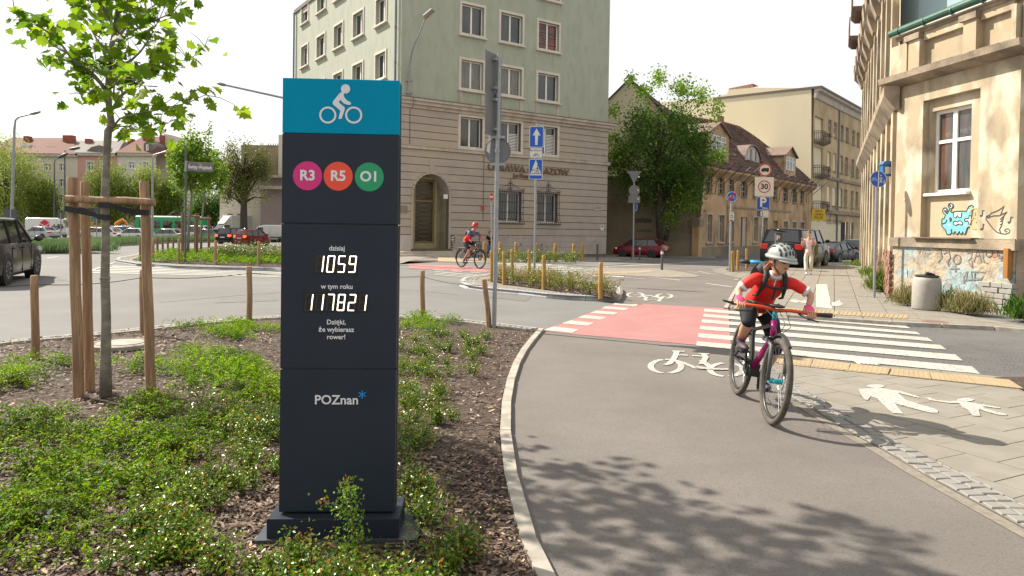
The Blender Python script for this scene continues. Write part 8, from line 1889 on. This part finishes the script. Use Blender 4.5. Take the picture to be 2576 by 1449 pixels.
def bike(T_, r, wbs, mtb=True):
    """local frame: x forward, z up; rear hub at x=-a, front hub at +b"""
    xr, xf = -wbs*.43, wbs*.57; tw_ = .028 if mtb else .019
    for x, nm in ((xr,'rear'),(xf,'front')):
        w_ = thing('wheel', None, None, (x,0,r)); w_.parent = T_
        MB().ring((0,0,0), r-tw_, tw_, 'y', 44, 10).build('tyre', M_mud if mtb else M_tyre, w_, smooth=True)
        MB().ring((0,0,0), r-tw_*2-.012, .013, 'y', 40, 6).build('rim', M_bfr if not mtb else M_rimd, w_, smooth=True)
        mb = MB()
        for k in range(28):
            a = 2*PI*k/28; b = a+(.5 if k % 2 else -.5); s = .03*(1 if k % 4 < 2 else -1); mb.tube([(.022*math.cos(b),s,.022*math.sin(b)),((r-tw_*2-.01)*math.cos(a),0,(r-tw_*2-.01)*math.sin(a))], .0013, 3, cap=False)
        mb.build('spokes', M_alu, w_, kind='stuff'); MB().cyl((0,-.055,0),(0,.055,0), .022, n=12).build('hub', M_cyan if (mtb and nm == 'front') else M_bfr, w_)
        if mtb: MB().ring((0,.045,0), .075, .006, 'y', 20, 4).build('brake_disc', M_alu, w_)
    bb = Vector((-.06,0,.33)); seat = Vector((-.24,0,.80)); ht = Vector((.36,0,.86)) if mtb else Vector((.34,0,.88)); hb = Vector((.40,0,.72)); rh = Vector((xr,0,r)); fh = Vector((xf,0,r))
    fm = M_magf if mtb else M_bfr; mb = MB(); mb.tube([hb, bb+Vector((0,0,.03))], .03 if mtb else .02, 10); mb.build('down_tube', fm, T_, smooth=True)
    MB().tube([ht, hb], .028, 12).build('head_tube', fm, T_, smooth=True); MB().tube([ht+Vector((0,0,-.03)), seat+Vector((.02,0,-.10))], .018, 8).build('top_tube', M_bfr, T_); MB().tube([bb, seat], .017, 8).build('seat_tube', M_bfr, T_)
    for s in (-1,1):
        MB().tube([bb+Vector((0,s*.03,0)), rh+Vector((0,s*.07,0))], .011, 6).build('chain_stay', M_bfr, T_); MB().tube([seat+Vector((.03,s*.02,-.1)), rh+Vector((0,s*.07,0))], .010, 6).build('seat_stay', M_bfr, T_)
        f_ = MB(); f_.tube([hb+Vector((.0,s*.065,-.02)), fh+Vector((-.02,s*.068,.30)), fh+Vector((0,s*.065,0))], [.019,.021,.017] if mtb else .012, 8); f_.build('fork_leg', M_dgrey if mtb else M_bfr, T_, smooth=True)
    MB().obox(hb+Vector((0,-.085,-.02)), hb+Vector((0,.085,-.02)), .05, .035).build('fork_crown', M_trim, T_)
    MB().tube([seat, seat+Vector((-.03,0,.10))], .014, 8).build('seat_post', M_alu, T_); sd_ = seat+Vector((-.03,0,.13)); MB().ell(sd_+Vector((-.07,0,0)), (.11,.075,.03), 12, 6).ell(sd_+Vector((.06,0,0)), (.13,.028,.022), 10, 6).build('saddle', M_trim, T_, smooth=True)
    bar = ht+Vector((.035,0,.10)); hwb = .37 if mtb else .29
    MB().tube([ht, ht+Vector((-.01,0,.07)), bar], .02, 10).build('stem', M_cyan if mtb else M_bfr, T_, smooth=True)
    MB().tube([bar+Vector((-.05,-hwb,.01)), bar+Vector((-.01,-.12,.015)), bar, bar+Vector((-.01,.12,.015)), bar+Vector((-.05,hwb,.01))], .0165 if mtb else .013, 10).build('handlebar', M_orgf if mtb else M_bfr, T_, smooth=True)
    for s in (-1,1):
        MB().tube([bar+Vector((-.04,s*(hwb-.14),.012)), bar+Vector((-.055,s*hwb,.01)), bar+Vector((-.055,s*(hwb+.015),.01))], [.018,.019,.021], 10).build('grip', M_trim, T_)
        MB().tube([bar+Vector((-.02,s*(hwb-.17),.0)), bar+Vector((.05,s*(hwb-.12),-.03)), bar+Vector((.03,s*(hwb-.01),-.045))], [.012,.009,.006], 6).build('brake_lever', M_trim, T_)
        if mtb: MB().tube([bar+Vector((-.05,s*(hwb+.01),.01)), bar+Vector((-.02,s*(hwb+.09),.02)), bar+Vector((.0,s*(hwb+.11),.025))], [.018,.022,.02] if s > 0 else [.012,.009,.006], 8).build('bar_end', M_trim, T_)
    if mtb:
        MB().ell(bar+Vector((.0,.0,.04)), (.05,.07,.018), 12, 6).build('display', M_trim, T_); mb = MB()
        for k in range(4): mb.tube([bar+Vector((.01,-.1+.06*k,0)), bar+Vector((.12,-.05+.05*k,-.06-.02*k)), bar+Vector((.05,.03,-.22)), hb+Vector((.02,.03*(k-1.5),0))], .0035, 4)
        mb.build('cable', M_trim, T_, kind='stuff'); MB().obox(bb+Vector((.02,0,0)), bb+Vector((-.09,0,.04)), .12, .13).build('motor', M_trim, T_)
        MB().prism([(.40+.10*math.cos(a),.72-.02+.10*math.sin(a)) for a in [0]]*3, 0, .001, 'y') if False else None
        for k in range(1): MB().ring((xf,0,r), r+.03, .016, 'y', 14, 5, a0=R(55), a1=R(135)).build('mudguard', M_trim, T_)
    else:
        for x, a0, a1 in ((xr,60,190),(xf,30,140)): MB().ring((x,0,r), r+.025, .018, 'y', 16, 5, a0=R(a0), a1=R(a1)).build('mudguard', M_trim, T_)
        mb = MB(); mb.tube([(xr-.22,-.06,r*2+.05),(xr+.16,-.06,r*2+.05)], .008, 5).tube([(xr-.22,.06,r*2+.05),(xr+.16,.06,r*2+.05)], .008, 5).tube([(xr-.1,.06,r*2+.05),(xr,.07,r)], .007, 5).tube([(xr-.1,-.06,r*2+.05),(xr,-.07,r)], .007, 5).build('luggage_rack', M_trim, T_)
        MB().bbox(.46,.57,-.10,.10,.74,.93,.02).build('handlebar_bag', M_dgrey, T_)
    cr = MB(); cr.ring(bb+Vector((0,-.05,0)), .085, .006, 'y', 24, 4); cr.build('chainring', M_bfr, T_); ch_ = MB(); ch_.tube([bb+Vector((0,-.05,.085)), rh+Vector((0,-.05,.045))], .004, 4).tube([bb+Vector((0,-.05,-.085)), rh+Vector((0,-.05,-.08))], .004, 4).build('chain', M_dgrey, T_)
    return bb, bar, hwb
def crank(T_, bb, ang, L_=.17):
    out = []
    for s in (1,-1):
        a = ang if s > 0 else ang+PI; e = bb+Vector((L_*math.cos(a),0,L_*math.sin(a)))+Vector((0,s*.08,0)); MB().tube([bb+Vector((0,s*.06,0)), e], .012, 6).build('crank', M_bfr, T_); MB().box(e.x-.045,e.x+.045,e.y+min(0,s*.1),e.y+max(0,s*.1),e.z-.012,e.z+.012).build('pedal', M_trim, T_); out.append(e+Vector((0,s*.05,0)))
    return out
# ============================================================ people
def hand(par, wrist, palm_dir, curl_dir, mat, glove=None, s=1.0, grip=True, side=1, gpos=None):
    """palm with five separate fingers bent round what is held"""
    w_ = Vector(wrist); d = Vector(palm_dir).normalized(); c = Vector(curl_dir).normalized(); a = d.cross(c).normalized()
    mb = MB(); pm_ = w_+d*.045*s; M3 = Matrix((d,a,c)).transposed()
    mb.ell(pm_, (.052*s,.042*s,.017*s), 12, 8, mat=M3)
    for i, ln in enumerate((.068,.075,.070,.056)):
        o = (i-1.5)*.020*s; b = w_+d*.085*s+a*o; k = b+d*.03*s+c*.012*s; e = k+(d*.2+c*.9).normalized()*ln*.45*s; f = e+(d*-.7+c*.45).normalized()*ln*.35*s
        if not grip: k = b+d*ln*.4*s+c*.004; e = k+d*ln*.3*s+c*.012; f = e+d*ln*.25*s+c*.015
        mb.tube([b-d*.02*s, k, e, f], [.0095*s,.009*s,.0085*s,.006*s], 6)
    b = w_+d*.03*s+a*side*.036*s; mb.tube([b, b+d*.03*s+a*side*.018*s+c*.012*s, b+d*.052*s+a*side*.008*s+c*.035*s], [.012*s,.0105*s,.008*s], 6)
    h = mb.build('hand', mat, par, smooth=True)
    if glove: MB().ell(pm_-d*.008*s, (.058*s,.048*s,.024*s), 12, 8, mat=M3).build('glove', glove, h, smooth=True)
    return h
def head(par, c, fwd, up, mat, s=1.0, hair=None, hairm=None, glasses=False):
    f = Vector(fwd).normalized(); u = Vector(up); u = (u-f*u.dot(f)).normalized(); l = u.cross(f); M3 = Matrix((f,l,u)).transposed(); c = Vector(c)
    W = lambda x, y, z: c + M3 @ Vector((x*s,y*s,z*s))
    # one closed surface for skull, jaw, nose and chin
    nu, nv = 24, 18; vs = []; fs = []
    for i in range(nv+1):
        t = -PI/2+PI*i/nv
        for j in range(nu):
            a = 2*PI*j/nu; x = math.cos(t)*math.cos(a); y = math.cos(t)*math.sin(a); z = math.sin(t)
            px, py, pz = x*.096, y*.074, z*.118
            if z < 0: k = 1+.0*z; py *= 1+z*.28; px = px*(1+z*.10) + (.012*(-z) if x > 0 else .02*z)
            if x > .8 and abs(y) < .34: 
                g = max(0,1-abs(y)/.30)*math.exp(-((z+.12)/.16)**2); px += .024*g
                px += .006*max(0,1-abs(y)/.35)*math.exp(-((z+.52)/.09)**2); px -= .004*math.exp(-((z+.40)/.05)**2)
            if x > .55: px -= .010*math.exp(-((abs(y)-.38)/.16)**2)*math.exp(-((z-.12)/.12)**2)
            if z < -.75 and x > 0: px += .006
            vs.append(W(px, py, pz))
    for i in range(nv):
        for j in range(nu): j2 = (j+1)%nu; fs.append((i*nu+j,i*nu+j2,(i+1)*nu+j2,(i+1)*nu+j))
    h = MB().add(vs, fs).build('head', mat, par, smooth=True)
    for sd_ in (-1,1):
        MB().ell(W(-.005,sd_*.076,-.005), (.018*s,.009*s,.030*s), 8, 6, mat=M3).build('ear', mat, h, smooth=True)
        if not glasses: MB().ell(W(.083,sd_*.030,.014), (.008*s,.013*s,.008*s), 8, 6, mat=M3).build('eye', M_wp, h); MB().ell(W(.090,sd_*.030,.014), (.004*s,.006*s,.006*s), 6, 4, mat=M3).build('iris', M_ink, h)
        else: MB().ell(W(.094,sd_*.032,.012), (.010*s,.026*s,.018*s), 12, 6, mat=M3).build('glasses_lens', M_lens, h, smooth=True); MB().tube([W(.094,sd_*.055,.018), W(.0,sd_*.080,.018)], .003*s, 4).build('glasses_arm', M_lens, h)
        MB().tube([W(.088,sd_*.018,.036), W(.086,sd_*.045,.038)], .004*s, 4).build('eyebrow', hairm or M_hairb, h)
    MB().ell(W(.094,0,-.048), (.008*s,.024*s,.007*s), 10, 6, mat=M3).build('mouth', pm('lips', (.36,.10,.08), rough=.5) if 'lips' not in MATS else MATS['lips'], h, smooth=True)
    if hair:
        mb = MB(); mb.ell(W(-.012,0,.018), (.104*s,.084*s,.116*s), 20, 10, mat=M3, v0=-.05); mb.ell(W(-.035,0,-.005), (.075*s,.076*s,.085*s), 16, 10, mat=M3)
        mb.build('hair', hairm, h, smooth=True)
    return h, W, M3
def helmet(h, W, M3, mat, s=1.0, peak=True):
    C = W(-.005,0,.052); MB().ell(C, (.143*s,.110*s,.110*s), 28, 12, mat=M3, v0=-.12).build('helmet_shell', mat, h, smooth=True)
    for y in (-.082,-.050,-.017,.017,.050,.082):
        for t0 in (22,50,78,106,134,160):
            k = math.sqrt(1-(y/.112)**2); a = R(t0+(6 if abs(y) < .02 else 0)); p = Vector((.143*k*math.cos(a), y, .110*k*math.sin(a)))*s
            if abs(y) > .08 and t0 in (78,): continue
            tx = Vector((-.143*math.sin(a),0,.110*math.cos(a))).normalized(); nn_ = Vector((p.x/.143**2,p.y/.11**2,p.z/.11**2)).normalized(); ty = nn_.cross(tx).normalized(); tx = ty.cross(nn_)
            MB().ell(C+M3@p, (.026*s,.0115*s,.007*s), 10, 6, mat=M3@Matrix((tx,ty,nn_)).transposed()).build('helmet_vent', M_trim, h, smooth=True)
    pts = [C+M3@(Vector((.142*math.cos(2*PI*j/24),.108*math.sin(2*PI*j/24),-.022-.012*math.cos(2*PI*j/24+PI)))*s) for j in range(24)]; MB().tube(pts, .019*s, 8, closed=True).build('helmet_rim', mat, h, smooth=True)
    if peak: 
        mb = MB(); n = 12; vs = []
        for j in range(n+1): a = R(-62+124*j/n); p = Vector((.135*math.cos(a),.105*math.sin(a),-.012)); q_ = Vector((.135*math.cos(a)+.055*math.cos(a)**.5 if math.cos(a) > 0 else 0,.112*math.sin(a),-.028)); vs += [C+M3@(p*s), C+M3@(q_*s), C+M3@((q_-Vector((0,0,.008)))*s), C+M3@((p-Vector((0,0,.012)))*s)]
        fs = [(4*j+a,4*j+4+a,4*j+4+(a+1)%4,4*j+(a+1)%4) for j in range(n) for a in range(4)]; mb.add(vs, fs).build('helmet_peak', mat, h, smooth=True)
    for sd_ in (-1,1): MB().tube([W(.02,sd_*.082,.03), W(.03,sd_*.075,-.05), W(.045,sd_*.012,-.118)], .006*s, 5).build('chin_strap', M_trim, h)
def rider(T_, bb, bar, hwb, feet, hip, neck, headc, look, mats, s=1.0, knees=None, elbows=None, long_sleeve=False, shoe=M_shoe, gl=None, shorts_len=1.0, up=(0,0,1), skinm=M_sk, tors=1.0):
    jer, sho = mats; hip = Vector(hip); neck = Vector(neck); J = []; E = []
    def add(p, r, ry=None, par=None): J.append((p[0],p[1],p[2],r,ry if ry else r)); 
    chest = neck.lerp(hip,.30)+Vector((.0,0,-.015)); belly = neck.lerp(hip,.62)+Vector((0,0,.01)); shL = neck+Vector((-.03,.165*s,-.055)); shR = neck+Vector((-.03,-.165*s,-.055)); hL = hip+Vector((.02,.09*s,-.02)); hR = hip+Vector((.02,-.09*s,-.02))
    hands_ = [bar+Vector((-.055, k*(hwb-.06), .03)) for k in (1,-1)]
    wr = []; ank = []
    for k, hnd in zip((1,-1), hands_): wr.append(hnd+Vector((-.07,-k*.0,.035)))
    # continuous body
    P = [hip, belly, chest, neck, Vector(headc)-Vector((0,0,.09))]; rad_ = [(.115*tors,.10*tors),(.105*tors,.09*tors),(.125*tors,.105*tors),(.06,.055),(.05,.05)]
    for p, r in zip(P, rad_): add(p, r[0], r[1])
    E += [(0,1),(1,2),(2,3),(3,4)]
    def chain(start, pts, rads):
        i = start
        for p, r in zip(pts, rads): add(p, r); E.append((i, len(J)-1)); i = len(J)-1
    info = []
    for k, (sh, el, w_) in enumerate(zip((shL,shR), elbows, wr)): chain(2, [sh, el, w_], [.052,.038,.026]); info.append((sh,Vector(el),w_))
    li = []
    for k, (h_, kn, ft) in enumerate(zip((hL,hR), knees, feet)):
        an = Vector(ft)+Vector((-.075,0,.105)); chain(0, [h_, Vector(h_).lerp(kn,.5), kn, Vector(kn).lerp(an,.4)+Vector((-.015,0,0)), an], [.088,.078,.055,.052,.034]); li.append((h_,Vector(kn),an,Vector(ft)))
    skin('body', J, E, skinm, T_, 2)
    # jersey
    g = .014; J = []; E2 = []
    for p, r in zip([hip.lerp(belly,-.25), hip.lerp(belly,.35), belly, chest, neck+Vector((0,0,-.015))], [(.155,.13),(.150,.13),(.135,.118),(.142,.12),(.066,.062)]): J.append((p.x,p.y,p.z,r[0]*tors,r[1]*tors))
    E2 = [(0,1),(1,2),(2,3),(3,4)]
    for (sh, el, w_) in info:
        end = 1.0 if long_sleeve else .72; i = 3; pts = [(sh,.060),(Vector(sh).lerp(el,end),.053 if not long_sleeve else .046)] + ([(w_,.036)] if long_sleeve else [])
        for p, r in pts: J.append((p[0],p[1],p[2],r)); E2.append((i,len(J)-1)); i = len(J)-1
    jj = skin('jersey', J, E2, jer, T_, 2)
    if not long_sleeve:
        for (sh, el, w_) in info: a = Vector(sh).lerp(el,.66); b = Vector(sh).lerp(el,.80); MB().tube([a,a.lerp(b,.5),b], [.050,.052,.049], 14).build('sleeve_cuff', M_wcuff, jj, smooth=True)
        MB().tube([neck+Vector((-.01,0,-.03)), neck+Vector((.0,0,.025))], [.066,.056], 14).build('collar', M_wcuff, jj, smooth=True); MB().tube([neck+Vector((.058,0,-.02)), chest+Vector((.118,0,-.02))], .005, 4).build('zip', M_wcuff, jj)
    # shorts
    J = [(hip.x,hip.y,hip.z,.128*tors,.112*tors),(hip.lerp(belly,.4).x,0,hip.lerp(belly,.4).z,.118*tors,.105*tors)]; E3 = [(0,1)]
    for (h_, kn, an, ft) in li:
        i = 0
        for p, r in ((h_,.098),(Vector(h_).lerp(kn,.5),.086),(Vector(h_).lerp(kn,min(1,shorts_len)),.066)) + (((Vector(kn).lerp(an,shorts_len-1),.058),) if shorts_len > 1 else ()): J.append((p[0],p[1],p[2],r)); E3.append((i,len(J)-1)); i = len(J)-1
    skin('shorts', J, E3, sho, T_, 2)
    for (h_, kn, an, ft) in li:
        sh_ = MB(); f = Vector(ft); sh_.ell(f+Vector((.035,0,.035)), (.135,.047,.038), 14, 8); sh_.ell(f+Vector((-.055,0,.06)), (.05,.042,.055), 12, 8); o = sh_.build('shoe', shoe, T_, smooth=True); MB().tube([an+Vector((0,0,-.03)), an+(kn-an).normalized()*.06], [.042,.040], 12).build('sock', M_dgrey, o, smooth=True); MB().tube([an+(kn-an).normalized()*.055, an+(kn-an).normalized()*.068], [.042,.042], 12).build('sock_band', M_redj, o)
        MB().box(f.x-.09,f.x+.15,f.y-.042,f.y+.042,f.z-.004,f.z+.012).build('sole', M_trim, o)
    for k, (hnd, w_) in enumerate(zip(hands_, wr)):
        hand(T_, w_, (hnd-w_)+Vector((.03,0,-.01)), (0.1,0,-1), skinm, gl, 1.0, True, -1 if k == 0 else 1)
    return info, jj
def lean_root(name, label, cat, rear, front, lean, group=None):
    d = front-rear; rz = math.atan2(d.y, d.x); m = Matrix.Rotation(rz,4,'Z') @ Matrix.Rotation(lean,4,'X'); t = thing(name, label, cat, (0,0,0), 0, group); return t, rz, m
# ---- woman on the mountain bike
rear = Vector((2.30,7.12,0)); front = Vector((2.235,6.02,0)); WB = (front-rear).length+.0
d = (front-rear); rz = math.atan2(d.y,d.x); org = rear+d*.43; ROT = (R(-7.0),0,rz)
bk = thing('mountain_bike', 'dusty black and magenta mountain bike with orange handlebar ridden towards the camera', 'bicycle', (org.x,org.y,.006), rot=ROT)
bb, bar, hwb = bike(bk, .372, WB)
fl, fr_ = crank(bk, bb, R(-92))
wo = thing('person', 'woman in red jersey, pale grey helmet and black backpack straps riding the mountain bike', 'person', (org.x,org.y,.006), rot=ROT)
fl = fl+Vector((0,0,.012)); fr_ = fr_+Vector((0,0,.012))
neck = Vector((.21,0,1.275)); hc = Vector((.295,0,1.402))
info, jj = rider(wo, bb, bar, hwb, [fl, fr_], (-.20,0,.955), neck, hc, None, (M_redj, M_blk), knees=[(.14,.13,.58),(.25,-.19,.80)], elbows=[(.24,.34,1.13),(.16,-.30,1.08)], gl=M_pink, shorts_len=1.12)
h, W, M3 = head(wo, hc, (.95,.38,-.18), (.1,0,1), M_sk, 1.0, glasses=True, hair=True, hairm=M_hairr); helmet(h, W, M3, M_helm, .98)
for s in (-1,1):
    mb = MB(); 
    for k in range(7): mb.tube([W(-.03,s*(.072+.002*k),-.03), W(-.03-.006*k,s*(.08+.004*k),-.07-.004*k), W(-.035,s*(.088+.006*k),-.10+.01*(k%3))], [.008,.007,.003], 5)
    mb.build('hair_tuft', M_hairr, h, smooth=True, kind='stuff')
bp2 = thing('backpack', 'black and blue hydration backpack strapped on the rider', 'backpack', (org.x,org.y,.006), rot=ROT)
for s in (-1,1):
    MB().tube([(.02,s*.07,1.35),(.15,s*.08,1.33),(.24,s*.085,1.25),(.23,s*.095,1.165),(.14,s*.115,1.065),(.02,s*.125,1.05)], [.02,.024,.026,.022,.012,.009], 8).build('strap', M_strap, bp2, smooth=True)
MB().tube([(.235,-.10,1.17),(.262,-.04,1.15),(.262,.04,1.15),(.235,.10,1.17)], .013, 6).build('chest_strap', M_strap, bp2); MB().tube([(.262,0,1.145),(.225,0,1.04)], [.012,.010], 6).build('strap_tail', M_strap, bp2); MB().tube([(.0,-.135,.99),(.1,-.115,.985),(.14,0,.975),(.1,.115,.985),(.0,.135,.99)], .013, 6).build('waist_strap', M_strap, bp2)
o = MB().bbox(-.36,-.06,-.14,.14,.0,.0001,.00001); 
mb = MB(); mb.ell((-.09,0,1.22), (.105,.145,.19), 16, 10, mat=Matrix.Rotation(R(35),3,'Y')); mb.build('pack', M_strap, bp2, smooth=True); MB().bbox(-.16,-.04,-.15,-.04,1.34,1.375,.015).build('blue_pocket', pm('blue_nylon', (.01,.20,.42), rough=.5), bp2, smooth=True); MB().bbox(-.15,-.03,-.25,-.172,1.33,1.37,.015).build('black_flap', M_strap, bp2, smooth=True)
# ---- man on the touring bike
F_ = G(*z7(447,678)); R_ = G(*z7(228,660)); sc_ = 1.12
d = (F_-R_); dl_ = d.length; rz = math.atan2(d.y,d.x); wb2 = 1.08; org = R_+d*.43; org.z = zt(org.y)+.008
RT = (R(-2),0,rz)
b2 = thing('touring_bike', 'dark touring bike with mudguards, rack and bar bag on the red crossing', 'bicycle', org, rot=RT); b2.scale = (sc_,)*3
bb, bar, hwb = bike(b2, .345, wb2, False); fl, fr_ = crank(b2, bb, R(80))
m2 = thing('person', 'man in red and blue jersey, black shorts and red helmet riding the touring bike', 'person', org, rot=RT); m2.scale = (sc_,)*3
info, jj = rider(m2, bb, bar, hwb, [fl+Vector((0,0,.012)), fr_+Vector((0,0,.012))], (-.24,0,.98), (.17,0,1.40), (.25,0,1.545), None, (M_redj, M_blk), knees=[(.26,.13,.86),(.13,-.12,.62)], elbows=[(.26,.26,1.20),(.24,-.26,1.18)], long_sleeve=True, gl=M_blt, shorts_len=.92, skinm=M_sk2)
M_blj = pm('blue_grey_jersey_panel', (.06,.07,.16), (.10,.10,.2), 6, .7)
for (sh, el, w_) in info: MB().tube([sh, Vector(sh).lerp(el,.5), el], [.072,.062,.052], 12).build('sleeve_panel', M_blj, jj, smooth=True)
MB().ell((.13,0,1.26), (.10,.135,.12), 14, 10).build('chest_panel', M_blj, jj, smooth=True)
h, W, M3 = head(m2, (.25,0,1.545), (.9,-.25,-.15), (0,0,1), M_sk2, 1.0, glasses=True, hair=True, hairm=M_hairb); helmet(h, W, M3, M_hred, 1.03, peak=False)
b3 = thing('backpack', 'small dark blue backpack on the back of the man riding', 'backpack', org, rot=RT); b3.scale = (sc_,)*3; MB().ell((-.12,0,1.30), (.09,.13,.18), 14, 10, mat=Matrix.Rotation(R(40),3,'Y')).build('pack', pm('navy_nylon', (.03,.035,.09), rough=.7), b3, smooth=True)
for s in (-1,1): MB().tube([(-.05,s*.08,1.42),(.08,s*.09,1.43),(.17,s*.10,1.34),(.1,s*.12,1.2)], .02, 6).build('strap', M_strap, b3)
# ---- pedestrians
def walker(label, p, rz, h, shirt, trous, skinm, hairm, pose='walk', shoe=M_wp, shirtlen=True, s=None, name='person'):
    T_ = thing(name, label, 'person', p, rz); k = h/1.75; T_.scale = (k,k,k)   # faces +x
    st = .16; hip = (0,0,.93); J = [(0,0,.93,.13,.10),(0,0,1.10,.12,.09),(.01,0,1.30,.14,.10),(.0,0,1.47,.055,.055),(.01,0,1.55,.05,.05)]; E = [(0,1),(1,2),(2,3),(3,4)]
    legs = [((0,.09,.90),(.10,.095,.50),(.02,.09,.09)),((0,-.09,.90),(.03,-.095,.50),(st+.03,-.09,.09))] if pose == 'walk' else [((0,.09,.90),(.02,.09,.50),(0,.09,.09)),((0,-.09,.90),(.08,-.10,.52),(-.12,-.10,.16))]
    arms = [((0,.18,1.41),(.03,.24,1.16),(.14,.16,1.36)),((0,-.18,1.41),(.0,-.26,1.15),(.12,-.26,1.33))]
    if pose != 'walk': arms = [((0,.18,1.41),(.0,.22,1.14),(.16,.1,1.10)),((0,-.18,1.41),(.0,-.22,1.14),(.18,-.08,1.12))]
    def ch(i, pts, rs_, J=J, E=E):
        for q_, r in zip(pts, rs_): J.append((*q_, r)); E.append((i, len(J)-1)); i = len(J)-1
    for l in legs: ch(0, l, [.085,.055,.038])
    for a in arms: ch(2, a, [.050,.038,.026])
    skin('body', J, E, skinm, T_, 2)
    J2 = [(0,0,.80,.18,.13),(0,0,.95,.175,.13),(0,0,1.12,.155,.115),(.01,0,1.30,.155,.115),(0,0,1.44,.075,.07)]; E2 = [(0,1),(1,2),(2,3),(3,4)]
    for a in arms: m = Vector(a[0]).lerp(Vector(a[1]), .8); ch(3, [a[0], tuple(m)], [.074,.070], J2, E2)
    skin('shirt', J2, E2, shirt, T_, 2)
    J3 = [(0,0,.90,.13,.11),(0,0,1.02,.12,.10)]; E3 = [(0,1)]
    for l in legs: ch(0, [(l[0][0],l[0][1]*.8,.80), tuple(Vector(l[0]).lerp(Vector(l[1]),.5)), l[1], tuple(Vector(l[1]).lerp(Vector(l[2]),.92))], [.10,.095,.085,.08], J3, E3)
    skin('trousers', J3, E3, trous, T_, 2)
    for l in legs: f = Vector(l[2]); MB().ell(f+Vector((.06,0,-.045)), (.14,.05,.045), 12, 8).build('shoe', shoe, T_, smooth=True)
    h_, W, M3 = head(T_, (.02,0,1.64), (1,.15,-.05), (0,0,1), skinm, 1.0, hair=True, hairm=hairm)
    for i, a in enumerate(arms): w_ = Vector(a[2]); hand(T_, w_, (w_-Vector(a[1])), (.3,0,.2) if pose == 'walk' else (0,0,-1), skinm, None, 1.0, True, 1 if i else -1)
    return T_
M_pinks = pm('pale_pink_cotton', (.66,.49,.47), (.60,.44,.42), 5, .85, .01, 8); M_creamt = pm('cream_cotton', (.58,.53,.45), (.52,.47,.40), 6, .85, .01, 9)
p = G(2033,690,.03); hp = (At(2036,581,p.y).z-p.z)
wk = walker('young man in pale pink t-shirt and cream trousers walking towards us on the pavement', p, R(-108), hp, M_pinks, M_creamt, M_sk, M_hairb)
bg_ = thing('shoulder_bag', 'olive green tote bag hanging at the side of the man in pink', 'bag', p, R(-108)); bg_.scale = wk.scale
mb = MB(); mb.ell((-.10,.28,.98), (.17,.07,.27), 14, 10); mb.build('bag_body', pm('olive_canvas', (.09,.085,.03), (.12,.11,.04), 6, .85), bg_, smooth=True); MB().tube([(-.08,.27,1.2),(-.02,.2,1.45),(.06,.16,1.42),(.08,.19,1.2)], .016, 6).build('bag_strap', M_strap, bg_)
p = At(1236,640,46.6); p.z = zt(46.6)
M_jean = pm('blue_denim', (.05,.10,.20), (.07,.13,.24), 12, .85)
walker('woman in black top and blue jeans standing at the wall behind the tall pole', At(1231,640,46.0).xy.to_3d()+Vector((0,0,zt(46))), R(-60), 1.72, M_blk, M_jean, M_sk2, M_hairb, pose='stand', shoe=M_trim)
pp = At(2052,640,44).xy.to_3d()+Vector((0,0,zt(44))); walker('dark-haired person in black beyond the black coupe', At(2062,640,49.5).xy.to_3d()+Vector((0,0,zt(49.5))), R(80), 1.72, M_blk, M_blk, M_sk2, M_ink, pose='stand', shoe=M_trim)
